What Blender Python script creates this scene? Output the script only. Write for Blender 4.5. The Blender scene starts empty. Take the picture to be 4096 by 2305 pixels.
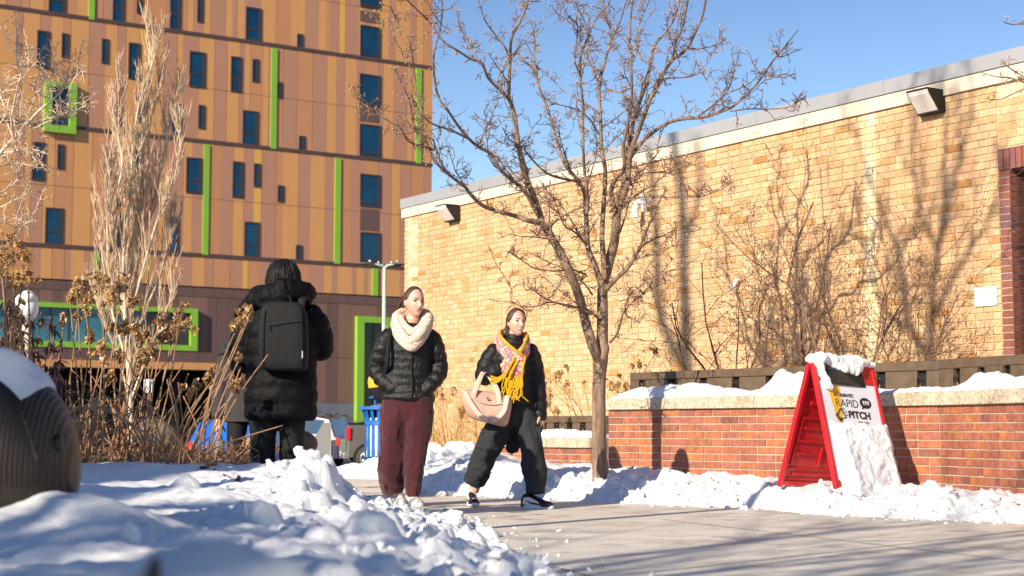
import bpy, bmesh, math, random
import numpy as np
from mathutils import Vector, Matrix, noise
S = bpy.context.scene
COL = S.collection
# ------------------------------------------------------------------ camera, sky, sun, exposure
F = 6300.0; CX, CY = 2048.0, 1152.5          # photo is 4096 x 2305
CAMZ = 0.60; PITCH = math.atan(0.0898)
cam_d = bpy.data.cameras.new('camera'); cam = bpy.data.objects.new('camera', cam_d); COL.objects.link(cam)
cam.location = (0, 0, CAMZ); cam.rotation_euler = (math.pi/2 + PITCH, 0, 0)
cam_d.sensor_width = 36.0; cam_d.lens = F/4096*36.0; cam_d.clip_start = 0.05; cam_d.clip_end = 3000
cam_d.dof.use_dof = True; cam_d.dof.focus_distance = 12.6; cam_d.dof.aperture_fstop = 3.6
S.camera = cam
SAZ = math.radians(38); SEL = math.radians(25)
SUNV = Vector((math.sin(SAZ)*math.cos(SEL), math.cos(SAZ)*math.cos(SEL), -math.sin(SEL)))   # direction light travels
W = bpy.data.worlds.new("World"); S.world = W; W.use_nodes = True
wn = W.node_tree.nodes; wl = W.node_tree.links
sky = wn.new('ShaderNodeTexSky'); sky.sky_type = 'NISHITA'; sky.sun_disc = False
sky.sun_elevation = SEL; sky.sun_rotation = math.atan2(-SUNV.x, -SUNV.y)
sky.altitude = 300; sky.air_density = 1.15; sky.dust_density = 0.1; sky.ozone_density = 4.5
mx = wn.new('ShaderNodeMix'); mx.data_type = 'RGBA'; mx.blend_type = 'MULTIPLY'; mx.inputs[0].default_value = 1.0     # camera white balance of the photo
wl.new(sky.outputs[0], mx.inputs[6])
tcw = wn.new('ShaderNodeTexCoord'); spw = wn.new('ShaderNodeSeparateXYZ'); wl.new(tcw.outputs['Generated'], spw.inputs[0])
rw = wn.new('ShaderNodeValToRGB'); wl.new(spw.outputs[2], rw.inputs[0]); e_ = rw.color_ramp.elements; e_[0].position = 0.08; e_[0].color = (1.42, 1.38, 1.36, 1); e_[1].position = 0.32; e_[1].color = (.88, .86, .97, 1)
wl.new(rw.outputs[0], mx.inputs[7]); wl.new(mx.outputs[2], wn['Background'].inputs[0]); wn['Background'].inputs[1].default_value = 0.088
sl = bpy.data.lights.new('sun', 'SUN'); sl.energy = 5.0; sl.angle = math.radians(0.45); sl.color = (1.0, 0.875, 0.69)
so = bpy.data.objects.new('sun', sl); COL.objects.link(so); so.rotation_euler = SUNV.to_track_quat('-Z', 'Y').to_euler()
S.view_settings.view_transform = 'Standard'; S.view_settings.look = 'None'; S.view_settings.exposure = 0.56; S.view_settings.gamma = 1
# ------------------------------------------------------------------ helpers
sa, ca = math.sin(PITCH), math.cos(PITCH)
def ray(x, y):
    u = (x-CX)/F; v = (CY-y)/F
    return Vector((u, ca - v*sa, sa + v*ca))
def P(x, y, Y):
    r = ray(x, y); k = Y/r.y
    return Vector((r.x*k, Y, CAMZ + r.z*k))
def hit(x, y, o, u):                       # ray meets the vertical plane through o along u (2d); returns (s, z)
    r = ray(x, y)
    den = r.x*u[1] - r.y*u[0]
    k = (o[0]*u[1] - o[1]*u[0])/den
    px, py = r.x*k, r.y*k
    return (px-o[0])*u[0] + (py-o[1])*u[1], CAMZ + r.z*k
def link(o, parent=None):
    COL.objects.link(o)
    if parent is not None: o.parent = parent
    return o
def tag(o, label=None, cat=None, group=None, kind=None):
    if label: o['label'] = label
    if cat: o['category'] = cat
    if group: o['group'] = group
    if kind: o['kind'] = kind
    return o
def empty(name, loc=(0, 0, 0), rz=0.0):
    o = bpy.data.objects.new(name, None); COL.objects.link(o); o.location = loc; o.rotation_euler = (0, 0, rz); o.empty_display_size = 0.1
    return o
def fbm(p, o=4):
    return noise.fractal(p, 0.9, 2.1, o)
class MB:
    def __init__(s): s.v = []; s.f = []; s.m = []; s.r = []; s.uv = None
    def add(s, vs, fs, m=0, r=0.5):
        b = len(s.v); s.v.extend([tuple(v) for v in vs])
        for f in fs: s.f.append(tuple(i+b for i in f)); s.m.append(m); s.r.append(r)
    def box(s, c, h, m=0, r=0.5, rz=0.0, M=None):
        vs = [Vector((x*h[0], y*h[1], z*h[2])) for x in (-1, 1) for y in (-1, 1) for z in (-1, 1)]
        if M is not None: vs = [M @ v for v in vs]
        elif rz:
            q = Matrix.Rotation(rz, 3, 'Z'); vs = [q @ v for v in vs]
        c = Vector(c); vs = [v+c for v in vs]
        s.add(vs, [(0, 1, 3, 2), (4, 6, 7, 5), (0, 4, 5, 1), (2, 3, 7, 6), (0, 2, 6, 4), (1, 5, 7, 3)], m, r)
    def rings(s, R, m=0, r=0.5, caps=True, closed=False):
        n = len(R[0]); vs = [p for ring in R for p in ring]; fs = []
        k = len(R)
        for i in range(k if closed else k-1):
            a = i*n; b = ((i+1) % k)*n
            for j in range(n):
                j2 = (j+1) % n
                fs.append((a+j, a+j2, b+j2, b+j))
        if caps and not closed:
            fs.append(tuple(range(n))[::-1]); fs.append(tuple((k-1)*n+j for j in range(n)))
        s.add(vs, fs, m, r)
    def tube(s, pts, rads, n=6, m=0, r=0.5, caps=True):
        R = []; up = None
        k = len(pts)
        for i in range(k):
            t = pts[min(i+1, k-1)] - pts[max(i-1, 0)]
            if t.length < 1e-9: t = Vector((0, 0, 1))
            t = t.normalized()
            if up is None:
                up = t.orthogonal().normalized()
            else:
                up = (up - t*up.dot(t))
                up = up.normalized() if up.length > 1e-6 else t.orthogonal().normalized()
            w = t.cross(up); ra = rads[i]
            R.append([pts[i] + up*(ra*math.cos(2*math.pi*j/n)) + w*(ra*math.sin(2*math.pi*j/n)) for j in range(n)])
        s.rings(R, m, r, caps)
    def ball(s, c, h, n=12, k=8, m=0, r=0.5, M=None, nz=0.0, fr=8.0):
        c = Vector(c); R = []
        for i in range(k+1):
            th = math.pi*i/k; z = -math.cos(th); q = max(math.sin(th), 0.02)
            ring = []
            for j in range(n):
                a = 2*math.pi*j/n
                v = Vector((q*math.cos(a)*h[0], q*math.sin(a)*h[1], z*h[2]))
                if nz: v = v*(1 + nz*noise.noise((v+c)*fr))
                if M is not None: v = M @ v
                ring.append(c+v)
            R.append(ring)
        s.rings(R, m, r)
    def cyl(s, c, ra, z0, z1, n=24, m=0, r=0.5, ra2=None):
        ra2 = ra if ra2 is None else ra2
        s.rings([[Vector((c[0]+q*math.cos(2*math.pi*j/n), c[1]+q*math.sin(2*math.pi*j/n), z)) for j in range(n)] for q, z in ((ra, z0), (ra2, z1))], m, r)
    def mesh(s, name, mats, smooth=False):
        me = bpy.data.meshes.new(name)
        me.from_pydata(s.v, [], s.f)
        if not isinstance(mats, (list, tuple)): mats = [mats]
        for mt in mats: me.materials.append(mt)
        me.polygons.foreach_set('material_index', s.m)
        a = me.attributes.new('rnd', 'FLOAT', 'FACE'); a.data.foreach_set('value', s.r)
        if s.uv is not None:
            ul = me.uv_layers.new(name='UVMap')
            li = np.zeros(len(me.loops), dtype=np.int32); me.loops.foreach_get('vertex_index', li)
            uv = np.array(s.uv)[li]; ul.data.foreach_set('uv', uv.ravel())
        if smooth: me.polygons.foreach_set('use_smooth', [True]*len(me.polygons))
        me.update()
        return me
    def build(s, name, mats, parent=None, smooth=False):
        return link(bpy.data.objects.new(name, s.mesh(name, mats, smooth)), parent)
def spline(pts, k=6, vals=None):            # catmull-rom
    pts = [Vector(p) for p in pts]; out = []; ov = []
    n = len(pts)
    for i in range(n-1):
        p0, p1, p2, p3 = pts[max(i-1, 0)], pts[i], pts[i+1], pts[min(i+2, n-1)]
        for j in range(k):
            t = j/k
            out.append(0.5*((2*p1) + (p2-p0)*t + (2*p0-5*p1+4*p2-p3)*t*t + (3*p1-p0-3*p2+p3)*t*t*t))
            if vals: ov.append(vals[i] + (vals[i+1]-vals[i])*(t*t*(3-2*t)))
    out.append(pts[-1])
    if vals: ov.append(vals[-1]); return out, ov
    return out
def remesh(mb, name, mats, voxel, parent=None, disp=None, smooth_it=2, pick=None):
    me = mb.mesh(name+'_raw', mats if isinstance(mats, (list, tuple)) else [mats])
    o = bpy.data.objects.new('tmp_raw', me); COL.objects.link(o)
    md = o.modifiers.new('r', 'REMESH'); md.mode = 'VOXEL'; md.voxel_size = voxel; md.use_smooth_shade = True
    if smooth_it:
        m2 = o.modifiers.new('s', 'SMOOTH'); m2.factor = 0.5; m2.iterations = smooth_it
    dg = bpy.context.evaluated_depsgraph_get(); dg.update()
    nm = bpy.data.meshes.new_from_object(o.evaluated_get(dg)); nm.name = name
    bpy.data.objects.remove(o); bpy.data.meshes.remove(me)
    nm.materials.clear()
    for mt in (mats if isinstance(mats, (list, tuple)) else [mats]): nm.materials.append(mt)
    if disp:
        for v in nm.vertices:
            v.co = v.co + v.normal*disp(v.co)
    nm.polygons.foreach_set('material_index', [0]*len(nm.polygons))
    if pick:
        nm.polygons.foreach_set('material_index', [pick(p.center) for p in nm.polygons])
    nm.polygons.foreach_set('use_smooth', [True]*len(nm.polygons)); nm.update()
    return link(bpy.data.objects.new(name, nm), parent)
BAND_S = 0.0   # along-wall position of the painted reflected-light stripe, measured from the building's own origin
for _it in (0,):
    _s = lambda x: hit(x, 900, (4.37, 14.1), (-0.5505, 0.8348))[0]
    BAND_S = _s(3480) - (_s(4000) + (_s(1617)-_s(4000))/2)
# ------------------------------------------------------------------ materials
def lin(c):
    return tuple(((x/255)/12.92 if x/255 <= 0.04045 else ((x/255+0.055)/1.055)**2.4) for x in c) + (1.0,)
class NT:
    def __init__(s, name):
        s.m = bpy.data.materials.new(name); s.m.use_nodes = True
        s.n = s.m.node_tree.nodes; s.l = s.m.node_tree.links; s.b = s.n['Principled BSDF']
    def new(s, t, **k):
        o = s.n.new(t)
        for a, b in k.items(): setattr(o, a, b)
        return o
    def coord(s, sc=(1, 1, 1), out='Object', rot=(0, 0, 0)):
        tc = s.new('ShaderNodeTexCoord'); mp = s.new('ShaderNodeMapping'); mp.inputs['Scale'].default_value = sc; mp.inputs['Rotation'].default_value = rot
        s.l.new(tc.outputs[out], mp.inputs[0]); return mp.outputs[0]
    def noise(s, sc, vec=None, det=5, rough=0.6, dist=0.0):
        o = s.new('ShaderNodeTexNoise'); o.inputs['Scale'].default_value = sc; o.inputs['Detail'].default_value = det
        o.inputs['Roughness'].default_value = rough; o.inputs['Distortion'].default_value = dist
        if vec is not None: s.l.new(vec, o.inputs['Vector'])
        return o.outputs['Fac']
    def ramp(s, fac, stops, interp='LINEAR'):
        o = s.new('ShaderNodeValToRGB'); e = o.color_ramp.elements; o.color_ramp.interpolation = interp
        while len(e) > 1: e.remove(e[-1])
        e[0].position = stops[0][0]; e[0].color = stops[0][1]
        for p, c in stops[1:]:
            q = e.new(p); q.color = c
        s.l.new(fac, o.inputs[0]); return o.outputs[0]
    def mix(s, fac, a, b, bt='MIX'):
        o = s.new('ShaderNodeMix', data_type='RGBA', blend_type=bt)
        for i, x in ((0, fac), (6, a), (7, b)):
            if hasattr(x, 'links'): s.l.new(x, o.inputs[i])
            else: o.inputs[i].default_value = x
        return o.outputs[2]
    def bump(s, h, st=0.3, d=0.01, prev=None):
        o = s.new('ShaderNodeBump'); o.inputs['Strength'].default_value = st; o.inputs['Distance'].default_value = d
        s.l.new(h, o.inputs['Height'])
        if prev is not None: s.l.new(prev, o.inputs['Normal'])
        s.l.new(o.outputs[0], s.b.inputs['Normal']); return o.outputs[0]
    def col(s, x):
        if hasattr(x, 'links'): s.l.new(x, s.b.inputs['Base Color'])
        else: s.b.inputs['Base Color'].default_value = x
    def rnd(s):
        a = s.new('ShaderNodeAttribute'); a.attribute_name = 'rnd'; return a.outputs['Fac']
def g(v): return (v, v, v, 1)
def simple(name, c, rough=0.6, var=0.15, sc=6.0, bump=0.0, bsc=60.0, metal=0.0, spec=0.5, bd=0.004, coat=0.0):
    t = NT(name); v = t.coord()
    f = t.noise(sc, v)
    c = tuple(c[:3])
    t.col(t.ramp(f, [(0.3, tuple(x*(1-var) for x in c)+(1,)), (0.7, tuple(min(x*(1+var), 1) for x in c)+(1,))]))
    t.b.inputs['Roughness'].default_value = rough; t.b.inputs['Metallic'].default_value = metal
    t.b.inputs['Specular IOR Level'].default_value = spec; t.b.inputs['Coat Weight'].default_value = coat
    if bump: t.bump(t.noise(bsc, v), bump, bd)
    return t.m
def brickmat(name, stops, mottle=0.25, rough=0.85, band=None):
    t = NT(name); v = t.coord()
    c = t.ramp(t.rnd(), stops)
    c = t.mix(0.30, c, t.ramp(t.noise(1.0, t.coord((3.5, 3.5, .35)), 5, .65), [(0.3, g(0.22)), (0.7, g(0.75))]), 'OVERLAY')     # rain streaks
    if band:            # stripe of reflected sunlight painted down the wall
        d = t.new('ShaderNodeVectorMath', operation='DOT_PRODUCT'); t.l.new(v, d.inputs[0]); d.inputs[1].default_value = band[0]
        q = t.new('ShaderNodeMath', operation='SUBTRACT'); t.l.new(d.outputs['Value'], q.inputs[0]); q.inputs[1].default_value = band[1]
        q2 = t.new('ShaderNodeMath', operation='ABSOLUTE'); t.l.new(q.outputs[0], q2.inputs[0])
        c = t.mix(t.ramp(q2.outputs[0], [(0.0, g(.75)), (.07, g(.6)), (.10, g(0))]), c, t.ramp(t.noise(6, v, 4), [(.35, (.80, .62, .28, 1)), (.6, (.90, .78, .56, 1))]))
    n1 = t.noise(18, v, 6, 0.7); n2 = t.noise(1.3, v, 3)
    c = t.mix(mottle, c, t.ramp(n1, [(0.3, g(0.1)), (0.7, g(0.95))]), 'OVERLAY')
    c = t.mix(0.35, c, t.ramp(n2, [(0.3, g(0.38)), (0.7, g(0.62))]), 'OVERLAY')
    t.col(c); t.b.inputs['Roughness'].default_value = rough
    t.bump(t.noise(90, v, 6, 0.7), 0.5, 0.003)
    return t.m
M = {}
M['ybrick'] = brickmat('buff brick', [(0, (.57, .35, .185, 1)), (0.3, (.66, .425, .235, 1)), (0.6, (.61, .385, .205, 1)), (0.86, (.57, .34, .165, 1)), (0.94, (.55, .32, .14, 1)), (0.985, (.47, .24, .08, 1)), (1, (.38, .17, .055, 1))], 0.30, band=(((-0.5505, 0.8348, 0.0)), BAND_S))
M['ymortar'] = simple('buff mortar', (.66, .50, .345), 0.95, 0.10, 3, 0.4, 80)
M['rbrick'] = brickmat('red brick', [(0, (.29, .095, .058, 1)), (0.3, (.36, .12, .062, 1)), (0.6, (.31, .11, .075, 1)), (0.8, (.42, .145, .052, 1)), (1, (.18, .07, .06, 1))], 0.45)
M['rmortar'] = simple('grey mortar', (.47, .39, .31), 0.95, 0.2, 4, 0.5, 80)
M['shadebrick'] = brickmat('brick darkened for shade', [(0, (.11, .035, .025, 1)), (0.5, (.14, .045, .03, 1)), (1, (.10, .045, .045, 1))], 0.3)  # recess brick, with the doorway's shade put into its colour
M['pbrick'] = brickmat('dark red brick', [(0, (.22, .075, .052, 1)), (0.5, (.27, .095, .068, 1)), (1, (.19, .09, .095, 1))], 0.3)
t = NT('weathered concrete'); v = t.coord((1, 1, 1))
c = t.mix(0.75, t.ramp(t.noise(3.5, v, 8, 0.75), [(0.3, (.26, .21, .14, 1)), (0.5, (.50, .42, .31, 1)), (0.7, (.60, .53, .42, 1))]), t.ramp(t.noise(45, v, 5, 0.8), [(0.35, g(0.15)), (0.62, g(0.75))]), 'OVERLAY')
t.col(c); t.b.inputs['Roughness'].default_value = 0.9; t.bump(t.noise(60, v, 6), 0.6, 0.004); M['cap'] = t.m
t = NT('walkway concrete'); v = t.coord(); vs = t.coord((0.5, 3.0, 1))
c = t.ramp(t.noise(0.9, vs, 8, 0.7), [(0.3, (.52, .475, .41, 1)), (0.55, (.70, .645, .565, 1)), (0.75, (.80, .745, .67, 1))])
c = t.mix(0.5, c, t.ramp(t.noise(120, v, 4, 0.8), [(0.3, g(0.2)), (0.7, g(0.8))]), 'OVERLAY')
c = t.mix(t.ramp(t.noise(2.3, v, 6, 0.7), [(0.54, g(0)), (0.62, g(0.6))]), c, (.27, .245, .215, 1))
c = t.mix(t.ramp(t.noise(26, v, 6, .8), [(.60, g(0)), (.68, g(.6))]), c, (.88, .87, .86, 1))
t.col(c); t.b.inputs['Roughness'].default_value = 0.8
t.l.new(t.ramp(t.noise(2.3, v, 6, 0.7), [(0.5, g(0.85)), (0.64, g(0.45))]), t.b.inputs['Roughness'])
t.bump(t.noise(140, v, 5), 0.5, 0.003); M['walk'] = t.m
t = NT('snow'); v = t.coord()
t.col(t.mix(t.ramp(t.noise(55, v, 3, .6), [(.70, g(0)), (.76, g(.55))]), t.ramp(t.noise(2.0, v, 4), [(0.3, (.80, .82, .86, 1)), (0.7, (.88, .89, .91, 1))]), (.34, .27, .20, 1)))
t.b.inputs['Roughness'].default_value = 0.75; t.b.inputs['Specular IOR Level'].default_value = 0.25
t.b.inputs['Subsurface Weight'].default_value = 0.0
a_ = t.bump(t.noise(14, v, 6, 0.7), 0.5, 0.03); t.bump(t.noise(70, v, 8, 0.8), 0.7, 0.012, a_); M['snow'] = t.m
M['asphalt'] = simple('asphalt', (.055, .055, .06), 0.85, 0.3, 2, 0.4, 90)
M['soil'] = simple('mulch soil', (.09, .06, .04), 0.95, 0.5, 20, 0.9, 60, bd=0.02)
M['coping'] = simple('grey metal coping', (.40, .395, .41), 0.42, 0.06, 0.8, metal=0.25)
M['fascia'] = simple('buff stone fascia', (.70, .59, .46), 0.8, 0.06, 1.2, 0.2, 60)
M['wood'] = simple('brown painted boards', (.115, .075, .045), 0.55, 0.25, 12, 0.4, 40)
M['blackmetal'] = simple('black metal', (.012, .012, .014), 0.45, 0.2, 10)
M['bronze'] = simple('dark bronze housing', (.018, .011, .010), 0.75, 0.2, 10)
M['whiteplastic'] = simple('white plastic', (.78, .78, .80), 0.4, 0.04, 5)
M['lens'] = simple('frosted lens', (.80, .74, .70), 0.25, 0.1, 12)
M['redplastic'] = simple('red plastic', (.50, .012, .018), 0.35, 0.15, 5, 0.2, 50, coat=0.2)
M['blackplastic'] = simple('black plastic', (.015, .015, .017), 0.25, 0.1, 5)
M['poster'] = simple('white poster', (.68, .69, .76), 0.35, 0.03, 3)
M['ink'] = simple('black ink', (.01, .01, .012), 0.5, 0.0)
M['yink'] = simple('yellow ink', (.75, .42, .02), 0.45, 0.05, 5)
M['bluepaint'] = simple('blue paint', (.004, .125, .46), 0.35, 0.08, 5, coat=0.4)
M['bagplastic'] = simple('grey bin liner', (.66, .65, .64), 0.35, 0.3, 14, 0.8, 25, bd=0.02)
M['steel'] = simple('brushed steel', (.55, .56, .55), 0.3, 0.1, 8, metal=0.8)
# bark
def bark(name, c1, c2, sc=1.0):
    t = NT(name); v = t.coord((30*sc, 30*sc, 5*sc)); v2 = t.coord()
    c = t.ramp(t.noise(1.0, v, 6, 0.7), [(0.35, c1), (0.65, c2)])
    c = t.mix(0.5, c, t.ramp(t.noise(3.0, v2, 5, 0.7), [(0.3, g(0.25)), (0.7, g(0.75))]), 'OVERLAY')
    t.col(c); t.b.inputs['Roughness'].default_value = 0.85; t.bump(t.noise(1.5, v, 6), 0.7, 0.008)
    return t.m
M['bark'] = bark('tree bark', (.11, .070, .048, 1), (.34, .225, .155, 1))
M['twig'] = simple('twig bark', (.21, .125, .085), 0.8, 0.35, 15)
M['bud'] = simple('downy buds', (.50, .36, .28), 0.7, 0.2, 20)
M['palebark'] = bark('pale bark', (.42, .33, .24, 1), (.78, .67, .51, 1))
M['paletwig'] = simple('pale twigs', (.70, .51, .34), 0.75, 0.25, 10)
M['orangetwig'] = simple('rusty twig tips', (.50, .20, .10), 0.75, 0.25, 10)
M['graytwig'] = bark('grey ridged bark', (.10, .08, .07, 1), (.26, .22, .19, 1))
M['stem'] = simple('dry stems', (.34, .19, .10), 0.75, 0.4, 14)
M['flower'] = simple('dry brown flowers', (.26, .14, .06), 0.8, 0.5, 30)
M['goldflower'] = simple('dry golden flowers', (.50, .29, .10), 0.8, 0.4, 30)
M['petal'] = simple('pale dry petals', (.68, .50, .36), 0.7, 0.2, 30)
M['leaf'] = simple('dark curled leaves', (.055, .022, .018), 0.5, 0.5, 25)
M['hedge'] = simple('shade-black evergreen', (.007, .010, .006), 0.8, 0.5, 20)  # near-black: canopy shade behind the dry plants is put into this colour
M['gold'] = simple('yellow twigs', (.52, .32, .11), 0.75, 0.3, 14)
# skin, hair, cloth
t = NT('skin'); v = t.coord(); t.col(t.ramp(t.noise(9, v, 4), [(0.3, (.60, .33, .25, 1)), (0.7, (.70, .43, .33, 1))]))
t.b.inputs['Roughness'].default_value = 0.5; t.b.inputs['Subsurface Weight'].default_value = 0.12; t.b.inputs['Subsurface Radius'].default_value = (.012, .004, .002); t.b.inputs['Subsurface Scale'].default_value = 1.0
M['skin'] = t.m
def hairmat(name, c):
    t = NT(name); v = t.coord((140, 140, 14)); c = tuple(c)
    t.col(t.ramp(t.noise(1, v, 4), [(0.3, tuple(x*0.6 for x in c)+(1,)), (0.7, tuple(x*1.5 for x in c)+(1,))]))
    t.b.inputs['Roughness'].default_value = 0.5; t.b.inputs['Specular IOR Level'].default_value = 0.3; t.bump(t.noise(1, v, 4), 0.8, 0.004); return t.m
M['brownhair'] = hairmat('brown hair', (.070, .034, .020)); M['blackhair'] = hairmat('black hair', (.012, .009, .008))
def cloth(name, c, rough=0.8, wr=0.35, sc=18, sheen=0.0, spec=0.3, stretch=(1, 1, 1), var=0.15, fine=0.25):
    t = NT(name); v = t.coord(stretch); v2 = t.coord()
    t.col(t.ramp(t.noise(5, v2, 4), [(0.3, tuple(x*(1-var) for x in c)+(1,)), (0.7, tuple(x*(1+var) for x in c)+(1,))]))
    t.b.inputs['Roughness'].default_value = rough; t.b.inputs['Specular IOR Level'].default_value = spec; t.b.inputs['Sheen Weight'].default_value = sheen
    a = t.bump(t.noise(sc, v, 5, 0.6, 0.6), wr, 0.02); t.bump(t.noise(260, v2, 2), fine, 0.002, a); return t.m
M['puffer'] = cloth('glossy black quilted nylon', (.009, .009, .010), 0.4, 0.6, 26, spec=0.36, stretch=(2.2, 2.2, 0.8))
M['puffer2'] = cloth('matt black quilted nylon', (.010, .010, .012), 0.55, 0.35, 14, spec=0.3)
M['puffer3'] = cloth('long black quilted coat', (.004, .004, .005), 0.6, 0.5, 16, spec=0.13)
M['maroon'] = cloth('maroon fleece', (.056, .008, .014), 0.85, 0.3, 7, sheen=0.3, stretch=(1, 1, 0.4))
M['cargo'] = cloth('charcoal cotton', (.024, .027, .031), 0.85, 0.45, 12)
M['blackcloth'] = cloth('black cloth', (.010, .010, .011), 0.8, 0.3, 12)
M['greycloth'] = cloth('charcoal wool', (.045, .042, .045), 0.9, 0.4, 12)
M['packcloth'] = cloth('dark grey backpack fabric', (.007, .007, .0085), 0.75, 0.2, 9)
M['pinkcloth'] = cloth('blush canvas', (.52, .32, .25), 0.65, 0.45, 9, spec=0.35)
M['strapcloth'] = cloth('pale blush webbing', (.66, .46, .37), 0.7, 0.1, 30)
M['creamknit'] = None
t = NT('cream rib knit'); v = t.coord((1, 1, 1)); wv = t.new('ShaderNodeTexVoronoi'); wv.inputs['Scale'].default_value = 95; t.l.new(v, wv.inputs['Vector'])
t.col(t.mix(0.8, (.82, .69, .56, 1), t.ramp(wv.outputs['Distance'], [(0.4, g(1)), (0.75, (.45, .34, .27, 1))]), 'MULTIPLY')); t.b.inputs['Roughness'].default_value = 0.9
t.bump(wv.outputs['Distance'], -1.0, 0.012); M['creamknit'] = t.m
t = NT('multicolour knit'); v = t.coord((1, 1, 1)); wv = t.new('ShaderNodeTexVoronoi'); wv.inputs['Scale'].default_value = 85; t.l.new(v, wv.inputs['Vector'])
sp = t.new('ShaderNodeSeparateColor'); t.l.new(wv.outputs['Color'], sp.inputs[0])
t.col(t.ramp(sp.outputs[0], [(0.0, (.75, .22, .10, 1)), (0.22, (.72, .08, .14, 1)), (0.42, (.80, .36, .22, 1)), (0.58, (.70, .50, .42, 1)), (0.70, (.02, .26, .36, 1)), (0.82, (.62, .10, .20, 1)), (0.92, (.30, .52, .60, 1))], 'CONSTANT'))
t.b.inputs['Roughness'].default_value = 0.9; t.bump(wv.outputs['Distance'], -0.8, 0.01); M['multiknit'] = t.m
M['yellowknit'] = cloth('mustard knit', (.62, .36, .012), 0.9, 0.6, 60)
M['lips'] = simple('lips', (.42, .16, .13), 0.4, 0.05); M['teeth'] = simple('teeth', (.80, .76, .70), 0.3, 0.0)
M['eyewhite'] = simple('eye white', (.55, .50, .47), 0.2, 0.0); M['iris'] = simple('dark iris', (.03, .018, .012), 0.15, 0.0)
M['goldmetal'] = simple('gold metal', (.7, .4, .12), 0.25, 0.0, metal=1.0)
M['blackleather'] = simple('black leather', (.012, .012, .012), 0.45, 0.1); M['whiteleather'] = simple('white leather', (.72, .72, .72), 0.45, 0.05)
M['greyleather'] = simple('pale grey leather', (.52, .50, .50), 0.6, 0.08)
# tall building
M['rose'] = simple('rose brown panel', (.46, .22, .138), 0.6, 0.03, 0.8); M['tan'] = simple('orange tan panel', (.62, .30, .11), 0.6, 0.03, 0.8)
M['gldp'] = simple('golden panel', (.68, .37, .085), 0.6, 0.03, 0.8); M['ocher'] = simple('terracotta panel', (.53, .24, .11), 0.6, 0.03, 0.8)
M['green'] = simple('lime green metal', (.23, .46, .04), 0.45, 0.04, 1)
M['band'] = simple('dark brown metal band', (.085, .05, .05), 0.6, 0.1, 1)
M['brownp'] = simple('dark brown panel', (.135, .075, .065), 0.65, 0.06, 0.8); M['brownp2'] = simple('reddish brown panel', (.20, .105, .08), 0.65, 0.06, 0.8)
M['wframe'] = simple('dark window frame', (.045, .032, .035), 0.5, 0.1, 2)
def glass(name, c1, c2, rough=0.06):
    t = NT(name); v = t.coord((0.25, 0.25, 0.7)); t.col(t.ramp(t.noise(1.0, v, 4), [(0.35, c1), (0.65, c2)]))
    t.b.inputs['Roughness'].default_value = rough; t.b.inputs['Specular IOR Level'].default_value = 0.45; return t.m
M['glass'] = glass('blue tinted glass', (.002, .034, .082, 1), (.004, .055, .12, 1))
M['darkglass'] = glass('dark glass', (.012, .010, .008, 1), (.04, .03, .02, 1))
M['tealglass'] = glass('teal glass', (.02, .13, .19, 1), (.05, .22, .27, 1))
M['grayconc'] = simple('grey concrete base', (.14, .14, .18), 0.8, 0.2, 0.6)
M['void'] = simple('shade-black soffit', (.010, .008, .008), 0.8, 0.2, 1)  # near-black: the shade under the canopy is put into the colour
M['stone'] = simple('tan sandstone', (.42, .28, .17), 0.9, 0.3, 8, 0.8, 25, bd=0.02)
M['rock'] = simple('grey brown rock', (.13, .10, .08), 0.9, 0.4, 6, 0.8, 25, bd=0.02)
# ------------------------------------------------------------------ ground, walkway, parking lot
def sm(a, b, x):
    t = min(max((x-a)/(b-a), 0.0), 1.0); return t*t*(3-2*t)
def grid(xs, ys, fz, name, mat, **k):
    mb = MB(); nx = len(xs)
    mb.v = [(x, y, fz(x, y)) for y in ys for x in xs]
    mb.f = [(j*nx+i, j*nx+i+1, (j+1)*nx+i+1, (j+1)*nx+i) for j in range(len(ys)-1) for i in range(nx-1)]
    mb.m = [0]*len(mb.f); mb.r = [0.5]*len(mb.f)
    return mb.build(name, mat, smooth=True)
def gz(x, y): return -0.65*sm(21, 30, y)
ysg = [-60, -20, 0, 10, 18] + [20+i*0.6 for i in range(20)] + [34, 45, 60, 90, 140, 400, 1500]
grd = grid([-1500, -300, -80, -30, -10, 0, 10, 30, 80, 300, 1500], ysg, lambda x, y: gz(x, y)-0.012, 'ground', M['asphalt']); tag(grd, kind='structure', label='grey ground under the walkways and lawns')
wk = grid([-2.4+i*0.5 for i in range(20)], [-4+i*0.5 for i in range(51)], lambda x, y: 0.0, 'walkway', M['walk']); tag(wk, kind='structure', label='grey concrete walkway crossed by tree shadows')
pl = grid([-60, -20, 0, 20, 60], [24+i for i in range(8)]+[40, 60, 84], lambda x, y: gz(x, y)-0.004, 'parking_lot', M['asphalt']); tag(pl, kind='structure', label='dark asphalt parking lot behind the walkway')
# walkway joints as thin dark grooves would be hidden by grain; expansion joints are real strips
jm = simple('joint filler', (.17, .15, .13), 0.9)
mb = MB()
for (a, b) in (((-.6, 5.4), (3.2, 9.6)), ((.9, 3.6), (4.4, 7.6)), ((-2.4, 13.3), (.9, 16.6)), ((-1.2, 17.2), (-2.4, 18.6)), ((3.2, 5.0), (1.0, 10.6)), ((1.6, 2.5), (-2.0, 13.8))):
    a = Vector(a); b = Vector(b); d = (b-a).normalized(); q = Vector((-d.y, d.x))*0.006
    mb.add([(a.x-q.x, a.y-q.y, .004), (a.x+q.x, a.y+q.y, .004), (b.x+q.x, b.y+q.y, .004), (b.x-q.x, b.y-q.y, .004)], [(0, 1, 2, 3)])
tag(mb.build('pavement', jm), kind='structure', label='tooled joints of the concrete walkway')
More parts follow.
